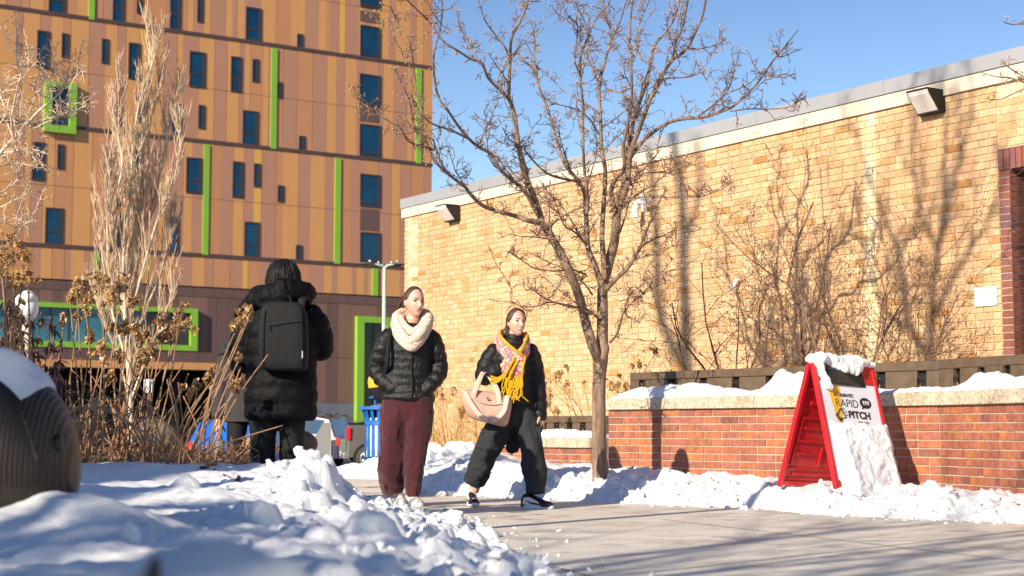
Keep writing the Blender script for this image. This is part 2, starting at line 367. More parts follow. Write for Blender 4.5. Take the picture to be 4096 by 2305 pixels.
# ------------------------------------------------------------------ brick work
def bricks(mb, p0, d, L, z0, nrow, bw, bh, mort, depth, nrm, seed=1, mm=1, mortar_back=0.007, skip=None, s0=0.0):
    """courses of real bricks along direction d (unit 2d) from p0; nrm points to the viewer"""
    rg = random.Random(seed); rz = math.atan2(d[1], d[0])
    for r in range(nrow):
        s = s0 - (bw/2 if r % 2 else 0) + rg.uniform(-.006, .006); z = z0 + (r+0.5)*bh
        while s < L:
            w = bw
            u = rg.random()
            if u < 0.10: w = bw/2
            a = max(s, 0)+mort/2; b = min(s+w, L)-mort/2
            if b-a > 0.02 and not (skip and skip((a+b)/2, z)):
                c = (a+b)/2; o = rg.uniform(-.0015, .0015)
                jz = rg.uniform(-.001, .001)
                mb.box((p0[0]+d[0]*c + nrm[0]*(o-depth/2), p0[1]+d[1]*c+nrm[1]*(o-depth/2), z+jz), ((b-a)/2, depth/2, (bh-mort)/2), 0, rg.random(), rz)
            s += w
def wallbox(mb, p0, d, L, z0, z1, back, thick, nrm, m=1):
    c = (p0[0]+d[0]*L/2 - nrm[0]*(back+thick/2), p0[1]+d[1]*L/2 - nrm[1]*(back+thick/2), (z0+z1)/2)
    mb.box(c, (L/2, thick/2, (z1-z0)/2), m, 0.5, math.atan2(d[1], d[0]))
# ---- buff brick building
YB_O = (4.37, 14.1); YB_U = (-0.5505, 0.8348); YB_N = (-0.8348, -0.5505)
def yb(s, out=0.0, z=0.0): return Vector((YB_O[0]+YB_U[0]*s+YB_N[0]*out, YB_O[1]+YB_U[1]*s+YB_N[1]*out, z))
sR, _ = hit(4000, 900, YB_O, YB_U); sL, _ = hit(1617, 1100, YB_O, YB_U)
YL = sL - sR
print('yellow wall', sR, sL)
_, zc_top = hit(1609, 800, YB_O, YB_U); _, zc_mid = hit(1609, 838, YB_O, YB_U); _, zc_bot = hit(1609, 875, YB_O, YB_U)
_, zr_top = hit(4096, 165, YB_O, YB_U)
print('roof z', zc_top, zc_mid, zc_bot, zr_top)
bld = empty('brick_building', tuple(yb(sR+YL/2)))
tag(bld, 'low buff brick building with a grey metal roof coping on the right', 'building')
inv = Vector(bld.location)
def sub(mb): mb.v = [(v[0]-inv.x, v[1]-inv.y, v[2]-inv.z) for v in mb.v]; return mb
mb = MB(); rows = int((zc_bot-0.0)/0.0677)
BH = zc_bot/ rows
bricks(mb, yb(sR), YB_U, YL, 0, rows, 0.203, BH, 0.011, 0.09, YB_N, 7)
wallbox(mb, yb(sR), YB_U, YL-0.01, 0, zc_bot, 0.011, 0.3, YB_N)
# left return wall going back
RN = (YB_N[1], -YB_N[0])      # unit pointing away from viewer side along return
ret_d = (-YB_N[0], -YB_N[1])
bricks(mb, yb(sL), ret_d, 8.0, 0, rows, 0.203, BH, 0.011, 0.09, YB_U, 8)
wallbox(mb, yb(sL), ret_d, 8.0, 0, zc_bot, 0.10, 0.3, YB_U)
sub(mb).build('wall', [M['ybrick'], M['ymortar']], bld)
mb = MB()
def trim(mb, s0, s1, out, z0, z1, thick=0.5, m=0):
    p = yb((s0+s1)/2, out-thick/2, (z0+z1)/2); mb.box(p, ((s1-s0)/2, thick/2, (z1-z0)/2), m, 0.5, math.atan2(YB_U[1], YB_U[0]))
s = sR-6.0; k = 0
while s < sL+0.1:
    e = min(s+1.83, sL+0.06); trim(mb, s+0.002, e-0.002, 0.045, zc_mid+0.003, zc_top); s = e
    if e >= sL+0.05: break
p = yb(sL+0.06-.25, -4, (zc_mid+zc_top)/2+.0015); mb.box(p, (.25, 3.95, (zc_top-zc_mid)/2-.003), 0, .5, math.atan2(YB_U[1], YB_U[0]))
sub(mb).build('roof_coping', M['coping'], bld)
mb = MB(); s = sL+0.05; first = True
while s > sR-6.0:
    e = s - (0.24 if first else 1.2); first = False
    trim(mb, e+0.002, s-0.002, 0.028, zc_bot, zc_mid); s = e
sub(mb).build('fascia_band', M['fascia'], bld)
# red brick doorway surround at the right edge of the picture
mb = MB(); jw = 0.125
rr = int(round(3.12/0.0665))
rgj = random.Random(11)
for k in range(44):
    mb.box(yb(sR-jw/2, -.045, (k+.5)*.0665), (jw/2-.002, .045, .0278), 0, rgj.random(), math.atan2(YB_U[1], YB_U[0]))
wallbox(mb, yb(sR-jw+.012), YB_U, jw-.012, 0, 44*.0665, 0.006, 0.10, YB_N)
for k in range(40):                        # header course stood on end
    p = yb(sR-(k+.5)*0.068, -0.03, 44*.0665+0.095+.0); mb.box(p, (.0285, .045, .095), 0, random.Random(k).random(), math.atan2(YB_U[1], YB_U[0]))
wallbox(mb, yb(sR-3), YB_U, 3.0, 44*.0665, 44*.0665+.2, 0.006, 0.10, YB_N)
sub(mb).build('doorway_surround', [M['pbrick'], M['rmortar']], bld); mb = MB()
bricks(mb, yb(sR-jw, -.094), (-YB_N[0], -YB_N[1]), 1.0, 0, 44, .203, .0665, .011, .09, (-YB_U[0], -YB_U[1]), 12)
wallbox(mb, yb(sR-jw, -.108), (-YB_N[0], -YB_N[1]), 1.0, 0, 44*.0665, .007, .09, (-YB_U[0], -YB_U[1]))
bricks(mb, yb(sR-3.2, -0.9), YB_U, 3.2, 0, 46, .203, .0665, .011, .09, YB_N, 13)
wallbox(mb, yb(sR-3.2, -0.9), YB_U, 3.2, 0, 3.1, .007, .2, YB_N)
sub(mb).build('doorway_recess', [M['shadebrick'], M['rmortar']], bld)
mb = MB()
wallbox(mb, yb(sR-6), YB_U, 6.0, 44*.0665+.2, zc_bot, 0.008, 1.2, YB_N, 0)
wallbox(mb, yb(sR-6), YB_U, 3.0, 0, 44*.0665+.2, 0.008, 1.2, YB_N, 0)
bricks(mb, yb(sR-6), YB_U, 6.0, 44*.0665+.205, 6, 0.203, .074, 0.011, 0.09, YB_N, 17)
mb.m = [1 if i < 12 else 0 for i in range(len(mb.f))]
sub(mb).build('wall', [M['ybrick'], M['ymortar']], bld)
mb = MB(); mb.box(yb((sR+sL)/2-1.3, -3.9, zc_mid+.02), ((YL)/2+1.1, 3.5, .04), 0, .5, math.atan2(YB_U[1], YB_U[0]))
sub(mb).build('roof', M['coping'], bld)
# wall lamps
def wall_lamp(x, y, w, label):
    s, z = hit(x, y, YB_O, YB_U); e = empty('wall_lamp', tuple(yb(s, 0.0, z)), math.atan2(-YB_N[0], YB_N[1])+math.pi)
    tag(e, label, 'wall light', 'floodlights under the roof edge')
    h = w*0.5; d = w*0.95; t = w*0.78
    # wedge: profile in (y out, z)
    prof = [(0, t/2), (d, t/2), (d*.92, t*.30), (d*.38, -t*.5), (0, -t*.5)]
    mb = MB(); n = len(prof)
    for sx in (-1, 1):
        R = [[Vector((sx*h, -a, b)) for a, b in prof], [Vector((sx*(h+0.006), -a, b)) for a, b in prof]]
        mb.rings(R)
    mb.box((0, -d/2, t/2+.004), (h+.006, d/2+.008, .005)); mb.box((0, -0.004, 0), (h, .004, t/2)); mb.box((0, -d*.19, -t*.5-.004), (h+.006, d*.2, .005))
    for zz in (-.3, .1, .38):
        for sx in (-1, 1): mb.ball((sx*(h+.008), -d*.16, t*zz), (.006, .006, .006), 6, 4)
    mb.build('housing', M['bronze'], e)
    mb = MB(); R = [[Vector((sx*(h-.003), -a, b)) for a, b in ((.012, t*.48), (d*.985, t*.48), (d*.93, t*.27), (d*.40, -t*.47), (.012, -t*.47))] for sx in (-1, 1)]
    mb.rings(R); mb.build('lens', M['lens'], e)
    return e
wall_lamp(1822, 856, .26, 'small boxy floodlight under the roof edge at the far left corner of the buff wall')
wall_lamp(3738, 414, .25, 'larger looking boxy floodlight under the roof edge at the right end of the buff wall')
# white plate, vent pipes
s, z = hit(3946, 1187, YB_O, YB_U)
mb = MB(); mb.box((0, 0, 0), (.125, .006, .087)); bm_ = mb.build('wall_plate', M['whiteplastic']); bm_.location = yb(s, .012, z); bm_.rotation_euler = (0, 0, math.atan2(YB_U[1], YB_U[0])+math.pi)
bv = bm_.modifiers.new('b', 'BEVEL'); bv.width = 0.004; bv.segments = 2
tag(bm_, 'blank white square plate on the buff wall beside the doorway', 'plate')
def vent(x, y, parts, label):
    s, z = hit(x, y, YB_O, YB_U); e = empty('vent_pipe', tuple(yb(s, .0, z)), math.atan2(YB_U[1], YB_U[0])+math.pi); tag(e, label, 'vent pipe')
    for (nm, pts, r) in parts:
        mb = MB(); mb.tube(spline(pts, 5), [r]*((len(pts)-1)*5+1), 14); mb.build(nm, M['whiteplastic'], e, True)
vent(2600, 815, [('elbow', [(.10, .05, 0.0), (.10, -.14, 0.0), (.10, -.17, -.03), (.10, -.17, -.12)], .036), ('cap', [(.10, -.17, .02), (.10, -.17, .075), (.10, -.17, .08)], .048),
    ('elbow', [(-.09, .05, -.03), (-.09, -.12, -.03), (-.09, -.15, -.06), (-.09, -.15, -.15)], .036), ('pipe', [(-.09, -.13, -.02), (-.05, -.15, .01), (.06, -.16, .01), (.10, -.17, 0)], .026), ('cap', [(-.09, -.15, -.12), (-.09, -.15, -.16), (-.09, -.15, -.165)], .046)],
    'white plastic vent pipes on the buff wall behind the tree')
vent(2960, 1135, [('pipe', [(0, .03, .04), (0, -.05, .03), (-.02, -.07, -.03), (-.04, -.07, -.06)], .018)], 'small white pipe stub on the buff wall behind the shrubs')
# ------------------------------------------------------------------ red brick planters
def planter(name, pts, z0, cap_z, cap_t, label, seed, split=None, ext=0.0):
    e = empty(name, (pts[0][0], pts[0][1], 0)); tag(e, label, 'planter'); o = Vector((pts[0][0], pts[0][1], 0))
    mb = MB(); mc = MB(); z1 = cap_z-cap_t; n = int(round((z1+.0)/0.0677)); bh = z1/n
    for i in range(len(pts)-1):
        a = Vector(pts[i]); b = Vector(pts[i+1]); L = (b-a).length; d = (b-a)/L; nr = Vector((-abs(d.y), -abs(d.x))) if d.x > 0 else Vector((d.y, -d.x))
        nr = Vector((d.y, -d.x)); 
        if nr.dot(-a) < 0: nr = -nr
        bw = 0.203 if (split is None or i < split) else 0.115
        bricks(mb, a, d, L, 0, n, bw, bh, 0.011, 0.09, nr, seed+i)
        wallbox(mb, a, d, L, 0, z1, .008, .2, nr)
        nseg = max(1, int(round(L/1.2)))
        for k in range(nseg):
            s0 = L*k/nseg; s1 = L*(k+1)/nseg
            c = a + d*((s0+s1)/2) - nr*(.17-.035)
            mc.box((c.x, c.y, cap_z-cap_t/2+.0), ((s1-s0)/2-.002, .17, cap_t/2-.001), 0, .5, math.atan2(d.y, d.x))
    # end return going back
    a = Vector(pts[0]); d0 = (Vector(pts[1])-a).normalized(); nr = Vector((d0.y, -d0.x)); nr = nr if nr.dot(-a) > 0 else -nr
    bk = -nr
    bricks(mb, a+bk*.092, bk, 3.0, 0, n, .203, bh, .011, .09, -d0, seed+50); wallbox(mb, a+bk*.1, bk, 3.0, 0, z1, .006, .19, -d0)
    for q in (mb, mc): q.v = [(v[0]-o.x, v[1]-o.y, v[2]) for v in q.v]
    mb.build('wall', [M['rbrick'], M['rmortar']], e)
    c = mc.build('coping', M['cap'], e); bv = c.modifiers.new('b', 'BEVEL'); bv.width = .008; bv.segments = 2
    return e
BW = [(0.90, 14.8), (3.24, 12.0)]
curve = [(3.24, 12.0), (3.40, 11.45), (3.53, 10.88), (3.60, 10.3), (3.62, 9.6), (3.58, 8.3), (3.45, 7.0)]
bp = [BW[0], (2.07, 13.4), (3.24, 12.0)] + curve[1:]
CAPZ = P(2420, 1602, 14.8).z; CAPZ2 = P(3900, 1530, 11.3).z; print('cap', CAPZ, CAPZ2)
CAPZ = 0.885
planter('brick_planter', bp, 0, CAPZ, 0.105, 'long curved red brick planter wall with a weathered concrete cap', 31, split=2)
lowp = [(0.98, 16.35), (-0.2, 17.75)]
LOWZ = P(2300, 1752, 16.8).z; print('low', LOWZ)
planter('brick_planter', lowp, 0, LOWZ, .105, 'low red brick planter wall behind the tree trunk', 61)
# soil behind the planters
mb = MB(); mb.add([(1.0, 14.9, .8), (3.3, 12.2, .8), (3.7, 10.9, .8), (6.0, 11, .8), (-.2, 20.3, .8), (0.3, 15.6, .8)], [(0, 1, 2, 3, 4, 5)])
# ------------------------------------------------------------------ benches
def bench(p0, d, L, zt, n, first, label, zb, back=.34):
    d = Vector(d).normalized(); nr = Vector((d.y, -d.x)); p0 = Vector(p0)
    if nr.dot(-p0) < 0: nr = -nr
    rz = math.atan2(d.y, d.x); e = empty('wooden_bench', (p0.x, p0.y, zb)); tag(e, label, 'bench', 'dark benches on the planters')
    def at(s, out, z): return (d.x*s+nr.x*out, d.y*s+nr.y*out, z-zb)
    pitch = (L-first*2)/n
    mb = MB(); mb.box(at(L/2, 0, zt-.035), (L/2, .024, .036), 0, .5, rz)
    gaps = [first + i*pitch for i in range(n+1)]; prev = 0.0
    for gq in gaps + [L]:
        a, b = prev, gq-.045 if gq < L else L
        if b-a > .02:
            mb.box(at((a+b)/2, 0, zt-.073-.058), ((b-a)/2, .022, .057), 0, .5, rz)
        prev = gq+.045
    o = mb.build('backrest', M['wood'], e); bv = o.modifiers.new('b', 'BEVEL'); bv.width = .006; bv.segments = 2
    prev = 0.0; mb = MB()
    for gq in gaps + [L]:
        a, b = prev, gq-.045 if gq < L else L
        if b-a > .02: mb.box(at((a+b)/2, .001, zt-.133-.045), ((b-a)/2, .02, .042), 0, .5, rz)
        prev = gq+.045
    mb.build('lower_slat', M['wood'], e)
    for gq in gaps:
        mb = MB(); mb.box(at(gq, -.045, zt-.073-.13), (.044, .02, .129), 0, .5, rz); mb.box(at(gq, -.25, zb+.0+.12), (.03, .24, .02), 0, .5, rz); mb.build('bracket', M['blackmetal'], e)
    mb = MB()
    for k in range(4): mb.box(at(L/2, -.11-k*.11, zb+.17), (L/2, .048, .018), 0, .5, rz)
    mb.build('seat', M['wood'], e)
    return e
bdir = Vector((.641, -.767))
n1 = Vector((-.767, -.641))
def bpt(s): return Vector((.90, 14.8)) + bdir*s - n1*.30
zt1 = P(2530, 1503, 14.7).z; zt2 = P(3500, 1446, 12.6).z; print('bench z', zt1, zt2)
def s_of(x, y, off):
    b0 = Vector((.90, 14.8)) - n1*off; s, z = hit(x, y, b0, bdir); return s
sb = s_of(2526, 1510, .30); se = s_of(3760, 1440, .30)
bench(bpt(sb), bdir, se-sb, 1.135, 8, .16, 'long dark brown wooden bench back on the tall planter, left of the curve', CAPZ)
c0 = bpt(se) + Vector((.006, -.004)); bench(c0, Vector((.36, -.93)), 2.2, 1.142, 6, .22, 'dark wooden bench back continuing round the planter curve at the right edge', CAPZ)
ld = Vector((-0.644, .765)); lp0 = Vector((.98, 16.35)) + Vector((.767, .641))*.30
sl0, _ = hit(2425, 1700, lp0, ld); sl1, _ = hit(2110, 1700, lp0, ld)
zl = P(2300, 1667, 17.1).z; print('lowbench', zl, sl0, sl1)
bench(lp0 + ld*sl0*0.5, ld, sl1-sl0*0.5, LOWZ+.235, 4, .30, 'short dark bench back on the low planter behind the tree trunk', LOWZ)
# ------------------------------------------------------------------ tall panelled building
A0 = (-5.05, 100.0); AU = (math.sin(math.radians(57.07)), math.cos(math.radians(57.07))); AN = (AU[1], -AU[0])
def fa(s, out, z): return Vector((A0[0]+AU[0]*s+AN[0]*out, A0[1]+AU[1]*s+AN[1]*out, z))
SE, _ = hit(1730, 400, A0, AU)
AR = math.atan2(AU[1], AU[0])
apt = empty('apartment_building', tuple(fa(-14, 0, 0))); apo = Vector(apt.location)
tag(apt, 'tall building clad in orange and brown vertical panels with blue windows', 'building')
def asub(mb): mb.v = [(v[0]-apo.x, v[1]-apo.y, v[2]-apo.z) for v in mb.v]; return mb
def fbox(mb, s0, s1, o0, o1, z0, z1, m=0, r=.5):
    mb.box(fa((s0+s1)/2, (o0+o1)/2, (z0+z1)/2), ((s1-s0)/2, (o1-o0)/2, (z1-z0)/2), m, r, AR)
def rect(l, t, r, b):
    s0, _ = hit(l, (t+b)/2, A0, AU); s1, _ = hit(r, (t+b)/2, A0, AU); _, zt = hit(l, t, A0, AU); _, zb = hit(r, b, A0, AU)
    return s0, s1, zb, zt
bandz = [hit(1500, 1066, A0, AU)[1], hit(1500, 638, A0, AU)[1], hit(1500, 240, A0, AU)[1]]
bandz = [bandz[0], bandz[1], bandz[2]]; st = (bandz[2]-bandz[0])/2
lv = [hit(1500, 1188, A0, AU)[1]] + bandz + [bandz[2]+st]
print('levels', lv)
greens = [rect(355, -60, 378, 81), rect(1083, 192, 1106, 597), rect(812, 577, 834, 1021), rect(1663, 273, 1684, 656), rect(1338, 632, 1361, 1057), rect(1489, 1075, 1511, 1184), rect(374, 1006, 393, 1122)]
rg = random.Random(5)
mb = MB(); SW = -36.0
for li in range(4):
    z0, z1 = lv[li], lv[li+1]; s = SW; last = -1
    while s < SE-0.01:
        w = rg.choice((.34, .42, .5, .62, .7, .8, .95, 1.05)); e = min(s+w, SE)
        if SE-e < .3: e = SE
        m = rg.choice((0, 0, 0, 1, 1, 3, 3, 0, 1, 3, 0, 1, 2)) 
        if m == last: m = (m+1) % 4 if m != 1 else 0
        if m == 2 and w > .5: m = 1 if last != 1 else 3
        last = m
        ge = [q for q in greens if abs((q[2]+q[3])/2-(z0+z1)/2) < 2.6 and q[0] < e and q[1] > s]
        fbox(mb, s, e-(.025 if rg.random() < .55 else 0.0), -.2, rg.choice((0, .0)), z0+.09, z1-.0, m, rg.random())
        s = e
asub(mb).build('cladding', [M['rose'], M['tan'], M['gldp'], M['ocher']], apt)
mb = MB(); fbox(mb, SW, SE-.02, -12, -.19, lv[0]-.2, lv[4]); asub(mb).build('wall', M['band'], apt)
mb = MB()
for q in lv[1:]: fbox(mb, SW, SE+.02, -.1, .06, q-.07, q+.12)
asub(mb).build('floor_band', M['band'], apt)
mb = MB()
for li in range(1, 4):
    zz = (lv[li]+lv[li+1])/2; fbox(mb, SW, SE+.001, -.1, .004, zz-.012, zz+.012)
asub(mb).build('panel_joint', M['band'], apt)
for q in greens:
    mb = MB(); fbox(mb, q[0], q[1], -.1, .07, max(q[2], 0), q[3]); asub(mb).build('green_strip', M['green'], apt)
wins = [(195,-100,263,64),(451,-80,498,96),(547,-60,571,58),(680,-60,723,128),(789,-40,812,92),(983,26,1045,171),(147,120,197,278),(246,132,274,233),(406,154,434,257),(513,169,560,321),(757,203,821,355),(923,224,966,372),(1009,235,1035,331),
 (436,378,485,528),(540,390,566,490),(686,412,729,556),(793,419,819,517),(970,440,1032,586),(128,566,180,725),(229,577,256,679),(412,594,440,696),(538,600,567,745),(744,628,808,777),(930,645,973,794),(1015,653,1041,750),
 (180,829,252,983),(442,848,483,998),(673,865,714,1013),(977,886,1037,1032),(1188,135,1212,197),(1107,327,1128,395),(1195,543,1220,607),(1110,741,1135,810),(1183,980,1207,1045)]
def window(q, trans=True, mat=None, fr=.11, tz=.36, out=.05):
    s0, s1, z0, z1 = q
    mb = MB(); fbox(mb, s0, s0+fr*.6, -.02, out, z0, z1); fbox(mb, s1-fr*1.6, s1, -.02, out, z0, z1); fbox(mb, s0+fr*.6, s1-fr*1.6, -.02, out, z0, z0+fr); fbox(mb, s0+fr*.6, s1-fr*1.6, -.02, out, z1-fr, z1)
    if trans: fbox(mb, s0+fr*.6, s1-fr*1.6, -.02, out-.01, z0+(z1-z0)*tz-fr*.4, z0+(z1-z0)*tz+fr*.4)
    f = asub(mb).build('window', M['wframe'], apt)
    mb = MB(); fbox(mb, s0+fr*.6, s1-fr*1.6, -.02, .012, z0+fr, z1-fr); asub(mb).build('pane', mat or M['glass'], f)
for w in wins:
    h = w[3]-w[1]; window(rect(*w), trans=(w[2]-w[0] > 35), tz=.36)
for w in [(1440,-60,1522,41),(1440,98,1522,244),(1438,293,1522,432),(1438,494,1522,636),(1440,694,1522,833),(1440,927,1522,1060)]:
    window(rect(*w), True, None, .11, .13)
for w in [(1440,41,1522,98),(1438,432,1522,494),(1440,833,1522,927)]:
    mb = MB(); q = rect(*w); fbox(mb, q[0], q[1]-.1, -.02, .02, q[2], q[3]); asub(mb).build('spandrel', M['brownp'], apt)
# green framed window
def gframe(o, i, name='green_frame', d=.28):
    s0, s1, z0, z1 = rect(*o); a0, a1, b0, b1 = rect(*i)
    mb = MB(); fbox(mb, s0, a0, -.05, d, z0, z1); fbox(mb, a1, s1, -.05, d, z0, z1); fbox(mb, a0, a1, -.05, d, z0, b0); fbox(mb, a0, a1, -.05, d, b1, z1)
    return asub(mb).build(name, M['green'], apt)
gframe((173, 325, 301, 541), (203, 350, 275, 509)); window(rect(203, 350, 275, 509), True, None, .10, .4)
# lower brown storey
zb = lv[0]; z_lo = hit(700, 1412, A0, AU)[1]
s = SW; mb = MB(); S_SOF = hit(935, 1600, A0, AU)[0]
z_m = hit(1500, 1222, A0, AU)[1]; z_m2 = hit(1500, 1437, A0, AU)[1]; z_b = hit(1400, 1613, A0, AU)[1]
while s < SE:
    e = min(s+1.25, SE); fbox(mb, s+.012, e-.012, -.15, .0, z_m+.015, zb, 0, rg.random()); s = e
s = SW
while s < SE:
    e = min(s+rg.choice((.55, .9, .75)), SE); m = 1 if rg.random() < .35 else 0
    low = z_b if s > S_SOF else z_lo
    fbox(mb, s+.008, e-.008, -.15, .0, z_m2+.012 if s > S_SOF else low, z_m-.015, m, rg.random())
    if s > S_SOF: fbox(mb, s+.008, e-.008, -.15, .0, low, z_m2-.012, m, rg.random())
    s = e
asub(mb).build('brown_cladding', [M['brownp'], M['brownp2']], apt)
mb = MB(); fbox(mb, S_SOF, SE, -4, -.01, -.65, z_b); asub(mb).build('base', M['grayconc'], apt)
mb = MB(); fbox(mb, S_SOF, SE-.05, -12, -.16, z_b, zb); fbox(mb, SW, S_SOF, -12, -.16, z_lo, zb); asub(mb).build('wall', M['band'], apt)
z_s0 = hit(500, 1476, A0, AU)[1]; z_s1 = hit(500, 1447, A0, AU)[1]
mb = MB()
s = SW
while s < S_SOF+1.5:
    fbox(mb, s+.01, s+.94, .3, .9, z_s1+.01, z_lo+.02, 1, .5); fbox(mb, s+.01, s+.94, .28, .92, z_s0, z_s1, 0, .5); s += .95
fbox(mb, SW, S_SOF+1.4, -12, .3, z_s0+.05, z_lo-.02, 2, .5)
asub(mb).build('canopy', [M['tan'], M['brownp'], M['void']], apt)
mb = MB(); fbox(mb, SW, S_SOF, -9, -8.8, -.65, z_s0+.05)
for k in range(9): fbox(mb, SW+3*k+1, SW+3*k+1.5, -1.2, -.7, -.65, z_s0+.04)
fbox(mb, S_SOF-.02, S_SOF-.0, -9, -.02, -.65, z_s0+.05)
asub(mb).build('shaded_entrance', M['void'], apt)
# ribbon window with green frame
gf = gframe((-300, 1190, 783, 1406), (-250, 1212, 756, 1383), d=.35)
sA = rect(-250, 1212, 756, 1383); nP = 14
for k in range(nP):
    a = sA[0]+(sA[1]-sA[0])*k/nP; b = sA[0]+(sA[1]-sA[0])*(k+1)/nP
    # frame sits on the cladding plane
    mb = MB(); fbox(mb, b-.06, b, -.02, .06, sA[2], sA[3]); f = asub(mb).build('window', M['wframe'], apt)
    mb = MB(); fbox(mb, a, b-.06, -.02, .02, sA[2], sA[3]); asub(mb).build('pane', M['tealglass'] if k < 11 else M['darkglass'], f)
# green framed door
o = (1418, 1266, 1560, 1668); i = (1446, 1291, 1534, 1690)
s0, s1, z0, z1 = rect(*o); a0, a1, b0, b1 = rect(*i)
mb = MB(); fbox(mb, s0, a0, -.02, .35, -.65, z1); fbox(mb, a1, s1, -.02, .35, -.65, z1); fbox(mb, a0, a1, -.02, .35, b1, z1); asub(mb).build('green_frame', M['green'], apt)
mb = MB(); fbox(mb, a0, a1, -.02, .03, -.65, b1); dr = asub(mb).build('door', M['darkglass'], apt)
mb = MB(); fbox(mb, (a0+a1)/2-.03, (a0+a1)/2+.03, .03, .07, -.6, b1-.1); asub(mb).build('door_frame', M['wframe'], dr)
mb = MB(); fbox(mb, SW-.3, SE, -12, -.3, lv[4], lv[4]+.5); asub(mb).build('roof', M['band'], apt)
# ------------------------------------------------------------------ snow
def lerp_tab(tab, x):
    if x <= tab[0][0]: return tab[0][1]
    for (a, b), (c, d) in zip(tab, tab[1:]):
        if x <= c: return b+(d-b)*(x-a)/(c-a)
    return tab[-1][1]
def near_edge(y): return lerp_tab([(0, .0), (1.8, .22), (2.6, .36), (3.2, .42), (5, .36), (6.5, .10), (7.3, -.06), (8.2, -.14), (9.0, -.18), (9.95, -.36), (11, -.56), (12.2, -.78), (13, -.95), (14, -1.7), (15, -2.6)], y)
rs = random.Random(3)
clumps = []
for _ in range(300):
    y = rs.uniform(3.5, 8.9); x = near_edge(y) - abs(rs.gauss(0, .55)) + .02; clumps.append((x, y, .022+.12*rs.random()**2.6, rs.uniform(.35, .9)))
for x, y, r_, h_ in ((-1.0, 7.9, .20, .8),  (-.35, 8.6, .08, .8), (-.12, 8.9, .10, .8), (-.62, 7.2, .11, .5), (-.9, 7.0, .15, .6), (-.30, 7.4, .14, .6), (-.42, 9.5, .09, .8), (-.30, 9.2, .10, .8),   (-.05, 7.9, .10, .7)): clumps.append((x, y, r_, h_))
bins = {}
for c in clumps:
    for ix in range(int(math.floor((c[0]-c[2])*4)), int(math.floor((c[0]+c[2])*4))+1):
        for iy in range(int(math.floor((c[1]-c[2])*4)), int(math.floor((c[1]+c[2])*4))+1): bins.setdefault((ix, iy), []).append(c)
def chunk(c, x, y, p):
    dx, dy = x-c[0], y-c[1]; r = math.hypot(dx, dy)
    if r >= c[2]: return 0
    th = math.atan2(dy, dx); ph = c[0]*91+c[1]*37; R_ = c[2]*(.80+.13*math.sin(3*th+ph)+.07*math.sin(5*th+ph*2.3)); k = r/R_
    if k >= 1: return 0
    return c[3]*c[2]*min(1, 2.6*(1-k))*(.85+.45*(math.cos(ph)*dx+math.sin(ph)*dy)/c[2]+.25*noise.noise(p*22))
def near_snow(x, y):
    d = near_edge(y) + .08*noise.noise(Vector((y*2.3, 3.1, 0))) + .04*noise.noise(Vector((y*8, 1.1, 0))) - x
    if d < -.10: return -.03
    H = lerp_tab([(0, .22), (2, .24), (3.5, .27), (5, .28), (6.5, .28), (8, .335), (9.0, .385), (9.7, .395), (10.3, .31), (11, .18), (12, .10), (13, .08)], y)
    if x > -2.2: H *= 1 + .15*math.exp(-((x+1.18)**2)/.016 - ((y-9.3)**2)/.2)
    w = lerp_tab([(0, .6), (2, .6), (3.2, 1.2), (6, 1.4), (7.5, 1.3)], y)
    q = min(max(d/w, 0), 1); h = H*(1-(1-q)**1.7)
    if y > 6.5:
        k = sm(6.5, 8.3, y); h = h*(1-k) + k*H*lerp_tab([(0, 0), (.1, .13), (.4, .33), (.56, .45), (.66, .56), (.79, .86), (.94, 1.0)], max(d, 0)*lerp_tab([(9, 1), (10, 1.0), (11, 1.25), (12, 1.6)], y))
    p = Vector((x, y, 0))
    rough = .45+.55*(1-sm(.9, 2.0, d)); cmx = 0.0
    h += fbm(p*1.1, 3)*.035*q + (fbm(p*4.2+Vector((5, 0, 0)), 4)*.040*rough + fbm(p*15, 3)*.010*rough)*min(1, q*5)
    for c in bins.get((int(math.floor(x*4)), int(math.floor(y*4))), ()):
        cmx = max(cmx, chunk(c, x, y, p))
    h += .115*math.exp(-((x+1.30)/.22)**2-((y-4.75)/.30)**2) + .06*math.exp(-((x+1.85)/.5)**2-((y-4.6)/.4)**2)
    h += cmx*.85 + .24*math.exp(-((x+.33)/.24)**2-((y-1.75)/.38)**2)
    return max(h, -.03) + (min(d, 0)*.3)
def axis(segs):
    out = []
    for a, b, st in segs:
        n = max(1, int(round((b-a)/st))); out += [a+(b-a)*i/n for i in range(n)]
    return out + [segs[-1][1]]
xs = axis([(-7, -3.4, .12), (-3.4, -1.6, .03), (-1.6, .9, .0145)]); ys = axis([(.8, 4, .03), (4, 10.6, .017), (10.6, 14.5, .03)])
ns = grid(xs, ys, near_snow, 'snow_bank', M['snow']); tag(ns, 'big shaded bank of ploughed snow filling the lower left foreground', 'snow', kind='stuff')
def far_edge(x): return lerp_tab([(-2.2, 19.6), (-1.25, 18.9), (-1.0, 17.6), (-.98, 15.4), (-.85, 14.85), (-.5, 14.5), (-.1, 14.0), (.5, 13.4), (1.19, 12.7), (1.83, 12.1), (2.2, 11.2), (2.7, 10.75), (3.3, 10.1), (3.7, 9.4), (4.5, 8.6)], x)
cl2 = []
for _ in range(260):
    x = rs.uniform(-1.0, 3.7); y = far_edge(x) + abs(rs.gauss(0, .6))+.04; cl2.append((x, y, rs.uniform(.025, .085), rs.uniform(.4, .9)))
cl2 += [(.52, 13.75, .15, .9), (1.35, 13.4, .15, .7), (.3, 14.3, .12, .8), (-.9, 16.6, .3, .35), (-.5, 16.3, .3, .4)]
b2 = {}
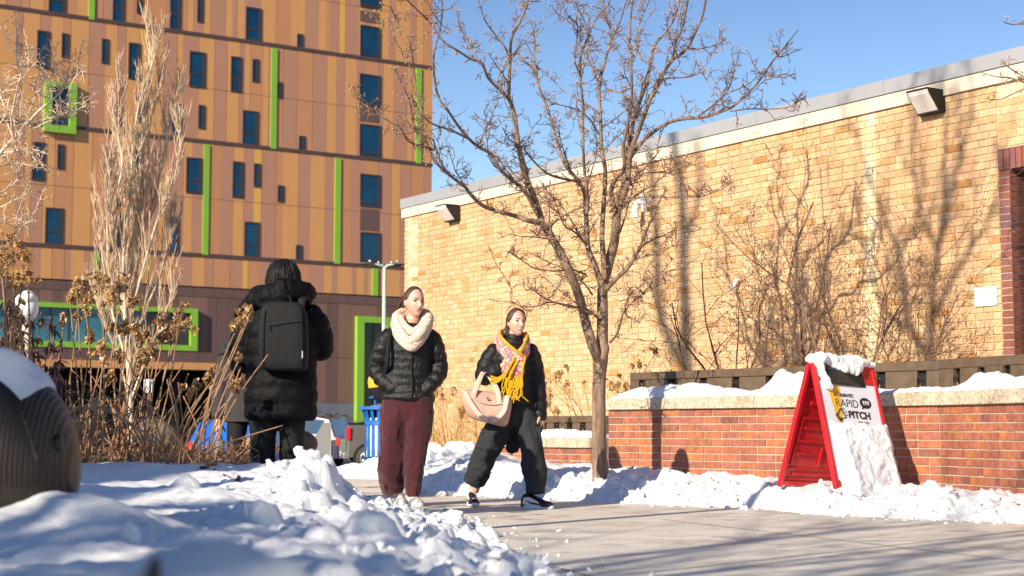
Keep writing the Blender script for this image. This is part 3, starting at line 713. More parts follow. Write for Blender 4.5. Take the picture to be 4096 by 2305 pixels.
for c in cl2:
    for ix in range(int(math.floor((c[0]-c[2])*4)), int(math.floor((c[0]+c[2])*4))+1):
        for iy in range(int(math.floor((c[1]-c[2])*4)), int(math.floor((c[1]+c[2])*4))+1): b2.setdefault((ix, iy), []).append(c)
def wall_y(x): return 14.8-(x-.9)*1.196 if x > .9 else 14.8-(x-.9)*1.3
def far_snow(x, y):
    e = far_edge(x) + .10*noise.noise(Vector((x*2.5, 7.7, 0))) + .05*noise.noise(Vector((x*9, 1.7, 0)))
    d = (y-e)*.78
    if x < -.95: d = min(d, (y-17.2)*.8) if y > 14.2 and x < -1.3 else d
    if d < -.12: return -.03
    H = lerp_tab([(-2.4, .22), (-1.4, .30), (-.9, .36), (-.35, .37), (.1, .26), (.5, .24), (1.2, .21), (2.2, .20), (3.0, .17), (3.6, .12), (4, .08)], x)
    q = min(max(d/.95, 0), 1); h = H*(1-(1-q)**2.0)
    cmx = 0.0; p = Vector((x, y, 4)); h += (fbm(p*1.6, 3)*.05 + fbm(p*5.5, 4)*.03 + fbm(p*17, 3)*.008)*min(1, q*3)
    for c in b2.get((int(math.floor(x*4)), int(math.floor(y*4))), ()):
        cmx = max(cmx, chunk(c, x, y, p))
    h += cmx*.85
    return max(h, -.03) + min(d, 0)*.3
fs_ = grid(axis([(-2.4, 4.2, .02)]), axis([(8.5, 16, .02), (16, 20, .05)]), far_snow, 'snow_bank', M['snow']); tag(fs_, 'bright sunlit strip of shovelled snow along the foot of the red brick planter', 'snow', kind='stuff')
def chunks(n, fx, hf, label, seed, smin=.010, smax=.045):
    rg = random.Random(seed); mb = MB()
    for _ in range(n):
        x, y = fx(rg); r = smin+(smax-smin)*rg.random()**2.5; z = max(hf(x, y), 0)+r*.25; Rm = Matrix.Rotation(rg.uniform(0, 6.28), 3, Vector((rg.gauss(0, 1), rg.gauss(0, 1), rg.gauss(0, 1))).normalized())
        mb.ball((x, y, z), (r*rg.uniform(.8, 1.5), r*rg.uniform(.7, 1.2), r*rg.uniform(.6, .9)), 9, 7, M=Rm, nz=.85, fr=1.1/r)
    return tag(mb.build('snow_crumbs', M['snow']), label, 'snow', kind='stuff')
def fx1(rg):
    y = rg.uniform(3.8, 9.3); return near_edge(y)-abs(rg.gauss(0, .55))+abs(rg.gauss(0, .07)), y
chunks(560, fx1, near_snow, 'loose crumbled lumps on the slope of the foreground snow bank', 71, .008, .036)
def fx2(rg):
    y = rg.uniform(4.5, 12.0); return near_edge(y)+abs(rg.gauss(0, .22)), y
chunks(150, fx2, lambda x, y: 0.0, 'small crumbs of snow scattered on the walkway beside the bank', 72, .003, .014)
def fx3(rg):
    x = rg.uniform(-.9, 4.0); return x, far_edge(x)+rg.gauss(.25, .28)
chunks(520, fx3, lambda x, y: far_snow(x, y), 'loose snow lumps along the shovelled strip by the planter', 73, .006, .035)
def strip_snow(name, a, d, L, width, z, hf, label, seed=0):
    """snow lying on a ledge: closed lumpy strip"""
    d = Vector(d).normalized(); nr = Vector((d.y, -d.x)); a = Vector(a)
    if nr.dot(-a) < 0: nr = -nr
    mb = MB(); nx = int(L/.02)+1; nw = 12
    rows_ = []
    for i in range(nx+1):
        s = L*i/nx; row = []
        h0 = hf(s)*(min(1, min(s, L-s)/.08)**.5 if min(s, L-s) > 0 else 0)
        for j in range(nw+1):
            t_ = j/nw; pr = max(0, 1-(2*abs(t_-.5))**3.5)
            o = -width*t_ + .008*noise.noise(Vector((s*6, seed, 0)))
            h = h0*pr*(1+.3*noise.noise(Vector((s*7, t_*3, seed)))) + .010*pr*fbm(Vector((s*18, t_*5, seed)), 3)
            p = a + d*s + nr*o; row.append((p.x, p.y, z + max(h, 0) + .001))
        rows_.append(row)
    mb.v = [p for r_ in rows_ for p in r_]
    mb.f = [(i*(nw+1)+j, i*(nw+1)+j+1, (i+1)*(nw+1)+j+1, (i+1)*(nw+1)+j) for i in range(nx) for j in range(nw)]
    mb.m = [0]*len(mb.f); mb.r = [.5]*len(mb.f)
    return tag(mb.build(name, M['snow'], smooth=True), label, 'snow', kind='stuff')
def bumpf(L0, lumps, base):
    def f(s):
        v = base*(1+.25*noise.noise(Vector((s*3, 9, 0))))
        for c, w, h in lumps: v += h*math.exp(-((s-c)/w)**2)*(1+.25*noise.noise(Vector((s*16, 2, 0))))
        return v
    return f
Lw = math.hypot(3.24-.9, 12-14.8)
def sx(x): 
    s, z = hit(x, 1600, (.9, 14.8), (bdir.x, bdir.y)); return s
strip_snow('snow_cover', (.9, 14.8), bdir, Lw+.02, .32, CAPZ, bumpf(0, [(sx(2530), .22, .06), (sx(2630), .15, .055), (sx(2740), .28, .085), (sx(2880), .2, .03), (sx(3090), .13, .12), (sx(3130), .25, .06), (sx(3180), .12, .08)], .035), 'lumpy snow lying on the concrete cap left of and behind the red sign', 1)
for i in range(1):
    a, b = Vector(curve[0]), Vector(curve[1])
strip_snow('snow_cover', curve[0], Vector(curve[2])-Vector(curve[0]), 1.15, .30, CAPZ, bumpf(0, [(.45, .16, .08), (.65, .2, .05), (1.0, .15, .03)], .04), 'snow on the curved cap at the right edge under the bench', 2)
strip_snow('snow_cover', (.98, 16.35), ld, 1.84, .32, LOWZ, bumpf(0, [(.6, .2, .03), (1.0, .2, .04), (1.4, .1, .02)], .05), 'thin snow on the cap of the low planter behind the tree', 3)
# ------------------------------------------------------------------ trees
def wob(p, q, n, amp, rg):
    d = q-p; L = d.length; pts = []
    for i in range(n+1):
        v = p + d*(i/n)
        if 0 < i < n: v = v + Vector((rg.gauss(0, 1), rg.gauss(0, 1), rg.gauss(0, 1)))*amp*L
        pts.append(v)
    return pts
def rdir(rg, d, spread):
    a = Vector((rg.gauss(0, 1), rg.gauss(0, 1), rg.gauss(0, 1))).normalized()
    v = (d + a*spread); return v.normalized()
def spur(mb, bd_, p, d, L, r, rg, lvl=0, budr=.006, budp=.6):
    q = p + d*L; pts = [p, p+d*L*.5+Vector((rg.gauss(0, 1), rg.gauss(0, 1), rg.gauss(0, 1)))*L*.12, q]
    mb.tube(pts, [r, r*.85, r*.7], 3, 0, caps=False)
    if rg.random() < budp:
        e = budr*rg.uniform(.7, 1.2); bd_.ball(q+d*e, (e*.8, e*.8, e*1.3), 4, 3)
    if lvl < 2:
        for _ in range(rg.choice((1, 2, 2, 3)) if lvl == 0 else rg.choice((0, 1, 1))):
            t_ = rg.uniform(.3, 1); s = p.lerp(q, t_)
            spur(mb, bd_, s, rdir(rg, d, 1.0), L*rg.uniform(.4, .7), r*.75, rg, lvl+1, budr, budp)
def limb(tr, tw, bd_, px, r0, r1, rg, D0, D1, dens=26, side=2.2, budp=.6, sl=(.04, .13), r_sp=.0040, start=0.0):
    n = len(px); pts = []
    for i, (x, y) in enumerate(px):
        t_ = i/(n-1); pts.append(P(x, y, D0+(D1-D0)*t_ + (rg.gauss(0, .05) if 0 < i < n-1 else 0)))
    rr_ = [r0+(r1-r0)*(i/(n-1))**.8 for i in range(n)]
    sp, sr = spline(pts, 5, rr_)
    tr.tube(sp, sr, 8 if r0 > .02 else 6)
    L = sum((sp[i+1]-sp[i]).length for i in range(len(sp)-1))
    for _ in range(int(L*dens)):
        t_ = rg.uniform(start, 1)*(len(sp)-1.001); i = int(t_); f = t_-i; p = sp[i].lerp(sp[i+1], f); d = (sp[i+1]-sp[i]).normalized(); r = sr[i]
        if r > .035 and rg.random() < .7: continue
        sd = rdir(rg, d*.3+Vector((0, 0, .25)), 1.0)
        spur(tw, bd_, p + sd*r*.6, sd, rg.uniform(*sl), r_sp, rg, 0, .0055, budp)
    for _ in range(int(L*side)):
        t_ = rg.uniform(.15+start*.5, .97)*(len(sp)-1.001); i = int(t_); p = sp[i].lerp(sp[i+1], t_-i); d = (sp[i+1]-sp[i]).normalized(); r = sr[i]
        sd = rdir(rg, d*.6+Vector((0, 0, .45)), .75)
        sidebranch(tr, tw, bd_, p, sd, rg.uniform(.25, .75)*(1 if r > .012 else .6), min(r*.45, .010), rg, dens, budp, sl, r_sp)
def sidebranch(tr, tw, bd_, p, d, L, r, rg, dens, budp, sl, r_sp):
    n = 5; pts = [p]; v = d
    for i in range(n):
        v = (v + Vector((rg.gauss(0, .16), rg.gauss(0, .16), rg.gauss(0, .16)+.05))).normalized(); pts.append(pts[-1]+v*L/n)
    rs_ = [max(r*(1-.6*i/n), .0035) for i in range(n+1)]
    tr.tube(pts, rs_, 5, caps=False)
    for _ in range(int(L*dens*1.2)):
        i = rg.randrange(n); q = pts[i].lerp(pts[i+1], rg.random()); sd = rdir(rg, v*.4+Vector((0, 0, .2)), 1.0)
        spur(tw, bd_, q, sd, rg.uniform(*sl), r_sp, rg, 0, .0055, budp)
    spur(tw, bd_, pts[-1], v, .08, r_sp, rg, 0, .006, 1)
def finish_tree(root, tr, tw, bd_, mt, mw, mbd):
    o = root.location
    for q in (tr, tw, bd_): q.v = [(v[0]-o.x, v[1]-o.y, v[2]-o.z) for v in q.v]
    tr.build('trunk', mt, root, True)
    b = len(tw.v); tw.v += bd_.v; tw.f += [tuple(i+b for i in f) for f in bd_.f]; tw.m += [1]*len(bd_.f); tw.r += bd_.r
    tw.build('crown', [mw, mbd], root, True)
rg = random.Random(11); tr, tw, bd_ = MB(), MB(), MB(); D = 13.6
tree = empty('bare_tree', tuple(P(2398, 1890, D).xy)+(0,)); tag(tree, 'bare budding tree with a slim trunk and many upright limbs beside the brick planter', 'tree')
trunk = [(2405, 2010), (2402, 1880), (2397, 1800), (2395, 1600), (2398, 1500), (2402, 1440), (2408, 1385)]
pts, rr_ = spline([P(x, y, D) for x, y in trunk], 5, [.085, .072, .062, .058, .058, .066, .058])
tr.tube(pts, rr_, 14)
L = [
 # big left limb and its forks
 ([(2398, 1450), (2372, 1385), (2345, 1300), (2325, 1216), (2299, 1139), (2265, 1057), (2227, 985), (2188, 921), (2167, 895)], .046, .033, 0, -.35),
 ([(2167, 895), (2111, 882), (2064, 865), (2010, 850), (1936, 826), (1884, 780), (1858, 745), (1827, 723), (1797, 700), (1745, 650), (1697, 551), (1654, 500), (1638, 410), (1611, 342)], .024, .005, -.35, -1.3),
 ([(1740, 600), (1690, 585), (1633, 564), (1594, 504), (1513, 457), (1462, 406), (1406, 376)], .011, .004, -1.0, -1.5),
 ([(1594, 504), (1545, 478), (1490, 440), (1435, 400), (1428, 352)], .008, .004, -1.2, -1.3),
 ([(1800, 702), (1770, 662), (1745, 600), (1732, 560), (1700, 545), (1650, 520)], .010, .004, -1.0, -1.4),
 ([(2167, 895), (2162, 865), (2137, 792), (2111, 728), (2090, 643), (2077, 600), (2068, 534), (2056, 449), (2036, 390), (2038, 299), (2041, 239), (2047, 150), (2081, 86), (2107, 20), (2120, -40)], .030, .008, -.35, -.5),
 ([(2036, 398), (1996, 355), (1953, 312), (1928, 257), (1880, 235), (1834, 205), (1770, 162), (1727, 98), (1641, 13), (1600, -30)], .015, .005, -.4, -1.4),
 ([(2041, 239), (2020, 190), (1985, 145), (1945, 90), (1925, 40), (1905, -30)], .010, .004, -.5, -.9),
 ([(2227, 985), (2190, 925), (2141, 839), (2103, 771), (2056, 728), (2000, 677), (1962, 616), (1917, 590), (1876, 556), (1830, 500), (1790, 440), (1752, 385), (1735, 278), (1738, 200), (1760, 120), (1770, 30), (1760, -30)], .021, .005, -.2, -1.6),
 ([(1876, 556), (1800, 520), (1740, 500), (1700, 470), (1668, 380), (1655, 270), (1640, 180), (1600, 110), (1560, 20)], .010, .004, -1.0, -1.9),
 # centre limbs
 ([(2415, 1180), (2398, 1120), (2380, 1060), (2352, 990), (2346, 900), (2342, 820), (2338, 771), (2316, 728), (2265, 664), (2239, 600), (2214, 513), (2188, 428), (2158, 355), (2133, 278), (2090, 240), (2066, 205)], .030, .007, 0, .9),
 ([(2148, 320), (2137, 230), (2137, 171), (2128, 107), (2098, 51), (2080, -30)], .010, .005, .8, 1.0),
 ([(2346, 857), (2350, 800), (2345, 740), (2338, 685), (2333, 600), (2331, 520), (2333, 428), (2326, 360), (2321, 299), (2325, 214), (2345, 165), (2385, 73), (2427, 26), (2450, -30)], .018, .006, 0, -.6),
 ([(2321, 299), (2300, 250), (2303, 190), (2310, 100), (2270, 60), (2240, -20)], .009, .004, -.4, -.8),
 ([(2418, 1120), (2414, 1027), (2408, 942), (2415, 814), (2421, 685), (2408, 605), (2402, 470), (2398, 342), (2423, 235), (2445, 141), (2420, 60), (2405, -30)], .028, .007, 0, .5),
 ([(2398, 342), (2380, 300), (2360, 250), (2345, 190), (2350, 130)], .009, .004, .3, .8),
 ([(2435, 180), (2470, 110), (2495, 40), (2510, -30)], .009, .005, .4, .1),
 # right stem
 ([(2408, 1385), (2410, 1300), (2410, 1220), (2412, 1156), (2436, 1049), (2455, 980), (2462, 921), (2468, 856)], .052, .038, 0, .1),
 ([(2466, 870), (2445, 771), (2462, 715), (2490, 690), (2498, 650), (2492, 598), (2509, 500), (2526, 406), (2526, 299), (2519, 184), (2522, 85), (2534, -30)], .024, .007, .1, -.7),
 ([(2470, 860), (2492, 762), (2504, 643), (2510, 600), (2526, 540), (2534, 483), (2560, 406), (2590, 321), (2599, 257), (2620, 180), (2667, 124), (2701, 64), (2727, -30)], .028, .008, .1, .6),
 ([(2480, 820), (2510, 740), (2515, 680), (2526, 598), (2551, 534), (2577, 462), (2607, 385), (2650, 299), (2693, 239), (2744, 201), (2778, 137), (2812, 56), (2830, -40)], .028, .009, .1, -.3),
 ([(2515, 640), (2550, 590), (2586, 551), (2663, 496), (2740, 475), (2812, 470), (2876, 449), (2923, 432), (2970, 393), (3026, 338), (3069, 278), (3103, 227), (3137, 188), (3193, 120)], .022, .004, .1, -.9),
 ([(2791, 466), (2851, 423), (2911, 363), (2936, 278), (2926, 214)], .010, .004, -.4, -.2),
 ([(2923, 368), (2983, 342), (3040, 300), (3060, 285)], .006, .003, -.4, -.1),
 ([(2923, 445), (3000, 436), (3069, 437), (3150, 430), (3190, 410), (3225, 378)], .007, .003, -.6, -1.0),
 ([(3103, 227), (3140, 224), (3175, 208), (3208, 196)], .005, .003, -.8, -.6), ([(3060, 300), (3110, 310), (3150, 305), (3185, 296)], .005, .003, -.8, -1.1),
 ([(2765, 470), (2742, 430), (2735, 395)], .005, .003, -.3, -.2),
 ([(2599, 257), (2560, 230), (2545, 170), (2560, 90), (2590, 20), (2600, -30)], .010, .005, .4, .9),
 ([(2693, 239), (2700, 180), (2730, 110), (2745, 40), (2760, -30)], .010, .005, -.2, -.8),
 ([(2760, 195), (2800, 195), (2850, 185), (2892, 165)], .008, .003, -.2, -.6),
 ([(2651, 315), (2700, 312), (2760, 308), (2815, 285)], .007, .003, -.1, .5),
 # low right limbs
 ([(2418, 1165), (2470, 1110), (2513, 1070), (2551, 1006), (2575, 950), (2600, 890), (2640, 800), (2660, 770)], .024, .004, .0, -.9),
 ([(2425, 1150), (2480, 1105), (2530, 1040), (2570, 985), (2610, 960), (2660, 940), (2700, 915)], .018, .004, .1, .7),
 ([(2440, 1370), (2470, 1330), (2496, 1240), (2520, 1180), (2547, 1156), (2620, 1104), (2727, 1070), (2799, 1023)], .013, .003, .0, -.8),
 ([(2560, 1290), (2500, 1255), (2540, 1200), (2600, 1160), (2680, 1120)], .008, .003, .1, .6),
 ([(2470, 860), (2510, 810), (2560, 770), (2610, 740), (2670, 695), (2740, 660), (2780, 660)], .014, .004, .1, -.6),
 ([(2440, 850), (2500, 750), (2560, 690), (2610, 640), (2640, 600)], .012, .004, 0, .7),
 ([(2450, 830), (2560, 790), (2690, 790), (2800, 785), (2880, 760), (2935, 725)], .009, .003, .1, -1.2),
 ([(2490, 760), (2560, 700), (2640, 690), (2700, 700)], .009, .004, .1, .4),
 # low left small limbs
 ([(2390, 1270), (2350, 1240), (2300, 1232), (2216, 1209), (2160, 1180), (2130, 1160), (2103, 1164)], .012, .003, 0, -.8),
 ([(2370, 1250), (2290, 1225), (2200, 1210), (2150, 1225), (2095, 1228), (2060, 1215), (2021, 1206)], .009, .003, -.1, -1.1),
 ([(2345, 1100), (2290, 1080), (2220, 1085), (2143, 1075), (2100, 1050), (2060, 1022), (2030, 1007)], .010, .003, 0, -.9),
 ([(2370, 1180), (2330, 1130), (2270, 1100), (2240, 1040), (2235, 990)], .009, .003, 0, .8),
 ([(2200, 940), (2210, 900), (2260, 860), (2330, 830), (2350, 815)], .008, .004, -.3, -.1),
 ([(2345, 980), (2300, 930), (2260, 905), (2235, 850), (2210, 790), (2170, 745)], .010, .003, .1, -.8),
 ([(2210, 960), (2150, 950), (2080, 945), (2045, 938)], .007, .003, -.3, -.9),
 ([(2111, 728), (2060, 700), (2000, 640), (1960, 620)], .007, .003, -.3, .4),
 ([(2330, 960), (2290, 890), (2230, 800), (2190, 770), (2170, 760)], .008, .003, .2, .6),
 ([(2316, 728), (2200, 700), (2130, 640), (2090, 590), (2040, 560), (2010, 510)], .013, .004, .2, -.7),
 ([(2402, 470), (2380, 440), (2330, 410), (2260, 370), (2210, 320), (2180, 300)], .009, .003, .4, .9),
 ([(2410, 560), (2360, 480), (2310, 440), (2240, 420), (2210, 415)], .008, .003, .4, -.3),
 ([(2526, 350), (2480, 370), (2440, 360), (2420, 350)], .010, .005, -.3, -.2),
]
for px, r0, r1, d0, d1 in L: limb(tr, tw, bd_, px, r0, r1, rg, D+d0, D+d1, dens=19, side=2.0)
# knobbly fork collar with moss-dark bark
tr.ball(P(2412, 1400, D-.04), (.055, .05, .10), 12, 8, nz=.3, fr=12)
finish_tree(tree, tr, tw, bd_, M['bark'], M['twig'], M['bud'])
# tree whose twigs enter at the upper right corner; its trunk stands right of the picture
rg = random.Random(5); tr, tw, bd_ = MB(), MB(), MB()
t2 = empty('bare_tree', (4.6, 10.9, .8)); tag(t2, 'tree right of the picture whose bare twigs reach in at the upper right corner', 'tree')
tr.tube(spline([(4.6, 10.9, .7), (4.62, 10.9, 2.0), (4.55, 10.85, 3.2), (4.7, 10.9, 4.6)], 5), [.06-.002*i for i in range(16)], 10)
for px, r0, d0, d1 in (([(4260, 420), (4170, 360), (4096, 330), (4040, 312), (3990, 308), (3910, 286)], .009, 10.8, 10.4), ([(4200, 380), (4120, 320), (4070, 292), (4035, 270), (4012, 252)], .007, 10.6, 10.2), ([(4250, 330), (4130, 345), (4060, 372), (4000, 398), (3938, 396)], .007, 10.7, 10.9), ([(4300, 120), (4180, 100), (4096, 96), (4050, 98), (4014, 90)], .007, 10.6, 10.2), ([(4300, 60), (4180, 20), (4096, 2)], .008, 10.6, 10.2), ([(4420, 600), (4330, 480), (4260, 420), (4300, 120), (4320, -100)], .02, 10.9, 10.7)):
    limb(tr, tw, bd_, px, r0, .003, rg, d0, d1, dens=18, side=1.0, sl=(.02, .07), r_sp=.0025)
finish_tree(t2, tr, tw, bd_, M['bark'], M['twig'], M['bud'])
# ---- shrubs in the planter before the buff wall
def grow(tr, tw, bd_, p, d, L, r, rg, lvl, maxl, spread=.55, up=.15, kids=(2, 4), minr=.0032, n=5, wig=.14):
    pts = [p]; v = d
    for i in range(n):
        v = (v+Vector((rg.gauss(0, wig), rg.gauss(0, wig), rg.gauss(0, wig)+up*.3))).normalized(); pts.append(pts[-1]+v*L/n)
    (tr if lvl == 0 else tw).tube(pts, [max(r*(1-.55*i/n), minr*.8) for i in range(n+1)], 7 if lvl == 0 else (4 if lvl < 2 else 3), caps=False)
    if lvl >= maxl:
        bd_.ball(pts[-1], (.005, .005, .010), 4, 3); return
    k = rg.randint(*kids) + (3 if lvl == 0 else 1)
    for i in range(k):
        t_ = (i+rg.random())/k*.85+.15; t_ *= n-.001; j = int(t_); q = pts[j].lerp(pts[j+1], t_-j)
        nd = rdir(rg, (pts[j+1]-pts[j]).normalized()*.9+Vector((0, 0, up)), spread*1.25)
        grow(tr, tw, bd_, q, nd, L*rg.uniform(.38, .62), max(r*(1-.5*t_/n)*.55, minr), rg, lvl+1, maxl, spread, up, kids, minr, 4, wig)
def shrub(base, stems, label, seed, maxl=3, mt='twig', mw='twig', mbd='flower', name='shrub', cat='shrub', **k):
    rg = random.Random(seed); tr, tw, bd_ = MB(), MB(), MB(); e = empty(name, base); tag(e, label, cat, 'bare shrubs before the buff wall' if name == 'shrub' else None)
    for dx, dy, lean, L, r in stems:
        grow(tr, tw, bd_, Vector(base)+Vector((dx, dy, 0)), Vector((lean, rg.uniform(-.15, .15), 1)).normalized(), L, r*.62, rg, 0, maxl, **k)
    o = e.location
    for q in (tr, tw, bd_): q.v = [(v[0]-o.x, v[1]-o.y, v[2]-o.z) for v in q.v]
    tr.build('trunk', M[mt], e, True); b = len(tw.v); tw.v += bd_.v; tw.f += [tuple(i+b for i in f) for f in bd_.f]; tw.m += [1]*len(bd_.f); tw.r += bd_.r
    tw.build('crown', [M[mw], M[mbd]], e, True)
def bse(x, Y, z=.78): v = P(x, 1500, Y); return (v.x, v.y, z)
KW = dict(spread=.66, up=.10, kids=(2, 4), minr=.0024, wig=.2)
shrub(bse(2890, 15.3), [(0, 0, -.25, 1.25, .022), (.1, .05, .15, 1.35, .022), (-.1, 0, -.65, 1.1, .018), (.15, 0, .5, 1.0, .016), (.05, -.1, -.05, 1.5, .02), (0, 0, .9, .8, .014)], 'spreading bare shrub before the buff wall, just right of the bare tree', 21, **KW)
shrub(bse(3215, 14.9), [(0, 0, .0, 2.25, .032), (.05, .05, -.2, 1.5, .022), (.0, 0, .28, 1.7, .022), (-.1, 0, -.6, 1.0, .016), (.1, 0, .65, .9, .016)], 'tallest bare shrub before the buff wall, directly behind the red sign', 22, **KW)
shrub(bse(3430, 14.2), [(0, 0, -.05, 1.5, .022), (.1, 0, .25, 1.25, .020), (-.12, 0, -.35, 1.35, .020), (.1, 0, .6, .9, .014)], 'bare shrub before the buff wall, right of the red sign', 23, **KW)
shrub(bse(3600, 13.9), [(0, 0, .1, 1.05, .018), (.1, 0, -.25, 1.0, .016), (-.1, 0, .45, .85, .014)], 'lowest bare shrub before the buff wall, nearest the doorway', 24, **KW)
# ---- pale columnar tree
rg = random.Random(77); tr, tw, bd_ = MB(), MB(), MB(); DC = 24.0
ct = empty('columnar_tree', tuple(P(520, 1790, DC).xy)+(-.3,)); tag(ct, 'narrow bare upright tree with sunlit pale branches before the panelled building', 'tree')
cb = P(520, 1800, DC); 
def climb(p0, px, r0, r1, dy):
    pts = [P(x, y, DC+dy*i/(len(px)-1)) for i, (x, y) in enumerate(px)]
    sp, sr = spline(pts, 5, [(r0+(r1-r0)*i/(len(px)-1))*.68 for i in range(len(px))]); tr.tube(sp, sr, 7)
    Lg = sum((sp[i+1]-sp[i]).length for i in range(len(sp)-1))
    for _ in range(int(Lg*12.0)):
        t_ = rg.uniform(.12, .98)*(len(sp)-1.001); i = int(t_); q = sp[i].lerp(sp[i+1], t_-i); d = (sp[i+1]-sp[i]).normalized()
        a = rg.uniform(0, 2*math.pi); sd = (d*.9+Vector((math.cos(a)*.55, math.sin(a)*.55, .25))).normalized()
        Lb = rg.uniform(.25, .9)*(1.15-t_/len(sp)*.7); k = [q]
        for j in range(4):
            sd = (sd+Vector((0, 0, .28))+Vector((rg.gauss(0, .07), rg.gauss(0, .07), 0))).normalized(); k.append(k[-1]+sd*Lb/4)
        tw.tube(k, [.009, .0085, .0075, .006, .005], 3, 0, caps=False)
        for _ in range(4):
            j = rg.randrange(1, 4); s2 = rdir(rg, sd, .45); s2.z = abs(s2.z)+.4; s2.normalize(); L2 = rg.uniform(.12, .35)
            q2 = k[j]; tw.tube([q2, q2+s2*L2*.5, q2+s2*L2+Vector((0, 0, .03))], [.006, .005, .004], 3, 0, caps=False)
            if rg.random() < .4: bd_.tube([q2+s2*L2, q2+s2*(L2+.08)+Vector((0, 0, .03))], [.005, .002], 3, caps=False)
for px, r0, r1, dy in (
 ([(525, 1850), (520, 1600), (515, 1300), (520, 1050), (545, 900), (560, 700), (575, 500), (590, 330), (600, 190), (595, 130)], .075, .012, 0),
 ([(515, 1500), (500, 1250), (495, 1000), (520, 800), (530, 600), (560, 400), (610, 250), (625, 165)], .045, .01, -.5),
 ([(520, 1400), (530, 1200), (560, 1000), (600, 850), (640, 700), (665, 560), (700, 430), (735, 345)], .042, .01, .5),
 ([(515, 1350), (480, 1150), (460, 950), (465, 800), (490, 650), (470, 520), (480, 400), (475, 300)], .042, .01, -.4),
 ([(510, 1450), (450, 1250), (420, 1100), (400, 950), (385, 850), (380, 780)], .036, .01, .3),
 ([(520, 1500), (560, 1300), (620, 1150), (665, 1020), (690, 920), (700, 850)], .036, .01, .6),
 ([(515, 1300), (440, 1100), (430, 950), (430, 800), (440, 700), (430, 640)], .032, .01, -.8),
 ([(525, 1250), (580, 1050), (630, 880), (690, 740), (720, 600), (715, 520)], .032, .01, -.6),
 ([(515, 1200), (500, 950), (500, 750), (480, 600), (460, 480), (455, 420)], .032, .01, .9),
 ([(520, 1600), (470, 1420), (420, 1300), (390, 1220), (375, 1160)], .03, .01, .6),
 ([(525, 1600), (590, 1420), (650, 1280), (680, 1200), (690, 1120)], .03, .01, -.4),
 ([(530, 1100), (560, 900), (590, 700), (600, 500), (625, 400), (650, 260)], .032, .01, .2)): climb(cb, px, r0, r1, dy)
finish_tree(ct, tr, tw, bd_, M['palebark'], M['paletwig'], M['orangetwig'])
# ---- pale budding tree reaching in from the left edge
rg = random.Random(31); tr, tw, bd_ = MB(), MB(), MB(); DL = 11.5
lt = empty('bare_tree', (-4.6, DL, 0)); tag(lt, 'pale knobbly budding tree reaching in from the left edge before the panelled building', 'tree')
tr.tube(spline([(-4.6, DL, 0), (-4.55, DL, 1.0), (-4.4, DL, 1.8)], 5), [.07-.001*i for i in range(11)], 10)
for px, r0, r1, d0, d1 in (
 ([(-350, 1080), (-200, 900), (-60, 700), (0, 615), (60, 550), (110, 495), (160, 440), (210, 400), (250, 360), (265, 330)], .022, .005, 0, -.4),
 ([(55, 555), (30, 490), (20, 430), (0, 380), (-20, 330)], .010, .005, -.2, 0), ([(55, 545), (45, 480), (60, 400), (75, 330), (85, 290), (68, 240), (66, 180)], .010, .004, -.2, -.6),
 ([(110, 495), (190, 480), (250, 455), (310, 440), (335, 425)], .007, .003, -.2, .3), ([(160, 440), (160, 370), (180, 320), (172, 280)], .007, .003, -.2, -.4),
 ([(210, 400), (280, 400), (330, 385)], .006, .003, -.3, -.1), ([(250, 360), (270, 300), (280, 255), (262, 228)], .006, .003, -.3, -.4), ([(250, 350), (300, 310), (335, 275)], .006, .003, -.3, -.5), ([(75, 330), (110, 290), (150, 240)], .006, .003, -.5, -.2),
 ([(-200, 900), (-80, 850), (0, 830), (60, 800), (95, 790)], .010, .003, 0, -.3), ([(-100, 820), (-10, 780), (50, 740), (90, 700)], .009, .003, 0, .2), ([(-200, 950), (-60, 910), (20, 890), (75, 925)], .009, .003, 0, .4),
 ([(-60, 700), (0, 665), (60, 655), (110, 660), (200, 690)], .009, .003, 0, .3), ([(0, 615), (80, 600), (140, 600), (200, 620)], .008, .003, 0, -.3), ([(-60, 1000), (30, 980), (90, 905), (140, 875)], .006, .003, 0, .1), ([(-100, 600), (-30, 520), (10, 480), (40, 390)], .010, .004, .2, .2)):
    limb(tr, tw, bd_, px, r0, r1, rg, DL+d0, DL+d1, dens=17, side=2.6, sl=(.05, .15), r_sp=.004, budp=.9)
finish_tree(lt, tr, tw, bd_, M['palebark'], M['paletwig'], M['bud'])
# ------------------------------------------------------------------ dry plants on the left
def blob_petals(mb, c, rad, n, rg, size=(.004, .011), mats=(0, 1, 2), cone=1.5):
    for _ in range(n):
        u = Vector((rg.gauss(0, 1), rg.gauss(0, 1), rg.gauss(0, 1))).normalized()*rg.uniform(.35, 1)**.6
        p = c+Vector((u.x*rad*(1-.3*u.z), u.y*rad*(1-.3*u.z), u.z*rad*cone))
        s = rg.uniform(*size); a = Vector((rg.gauss(0, 1), rg.gauss(0, 1), rg.gauss(0, 1))).normalized(); b = a.orthogonal().normalized(); q = a.cross(b)
        w = rg.random(); m = mats[0] if w < .62 else (mats[1] if w < .965 else mats[2]); s = s*1.7 if m == mats[2] else s
        mb.add([p-b*s-q*s*.6, p+b*s-q*s*.7+a*s*.4, p+b*s*.8+q*s, p-b*s+q*s*.8+a*s*.3], [(0, 1, 2, 3)], m)
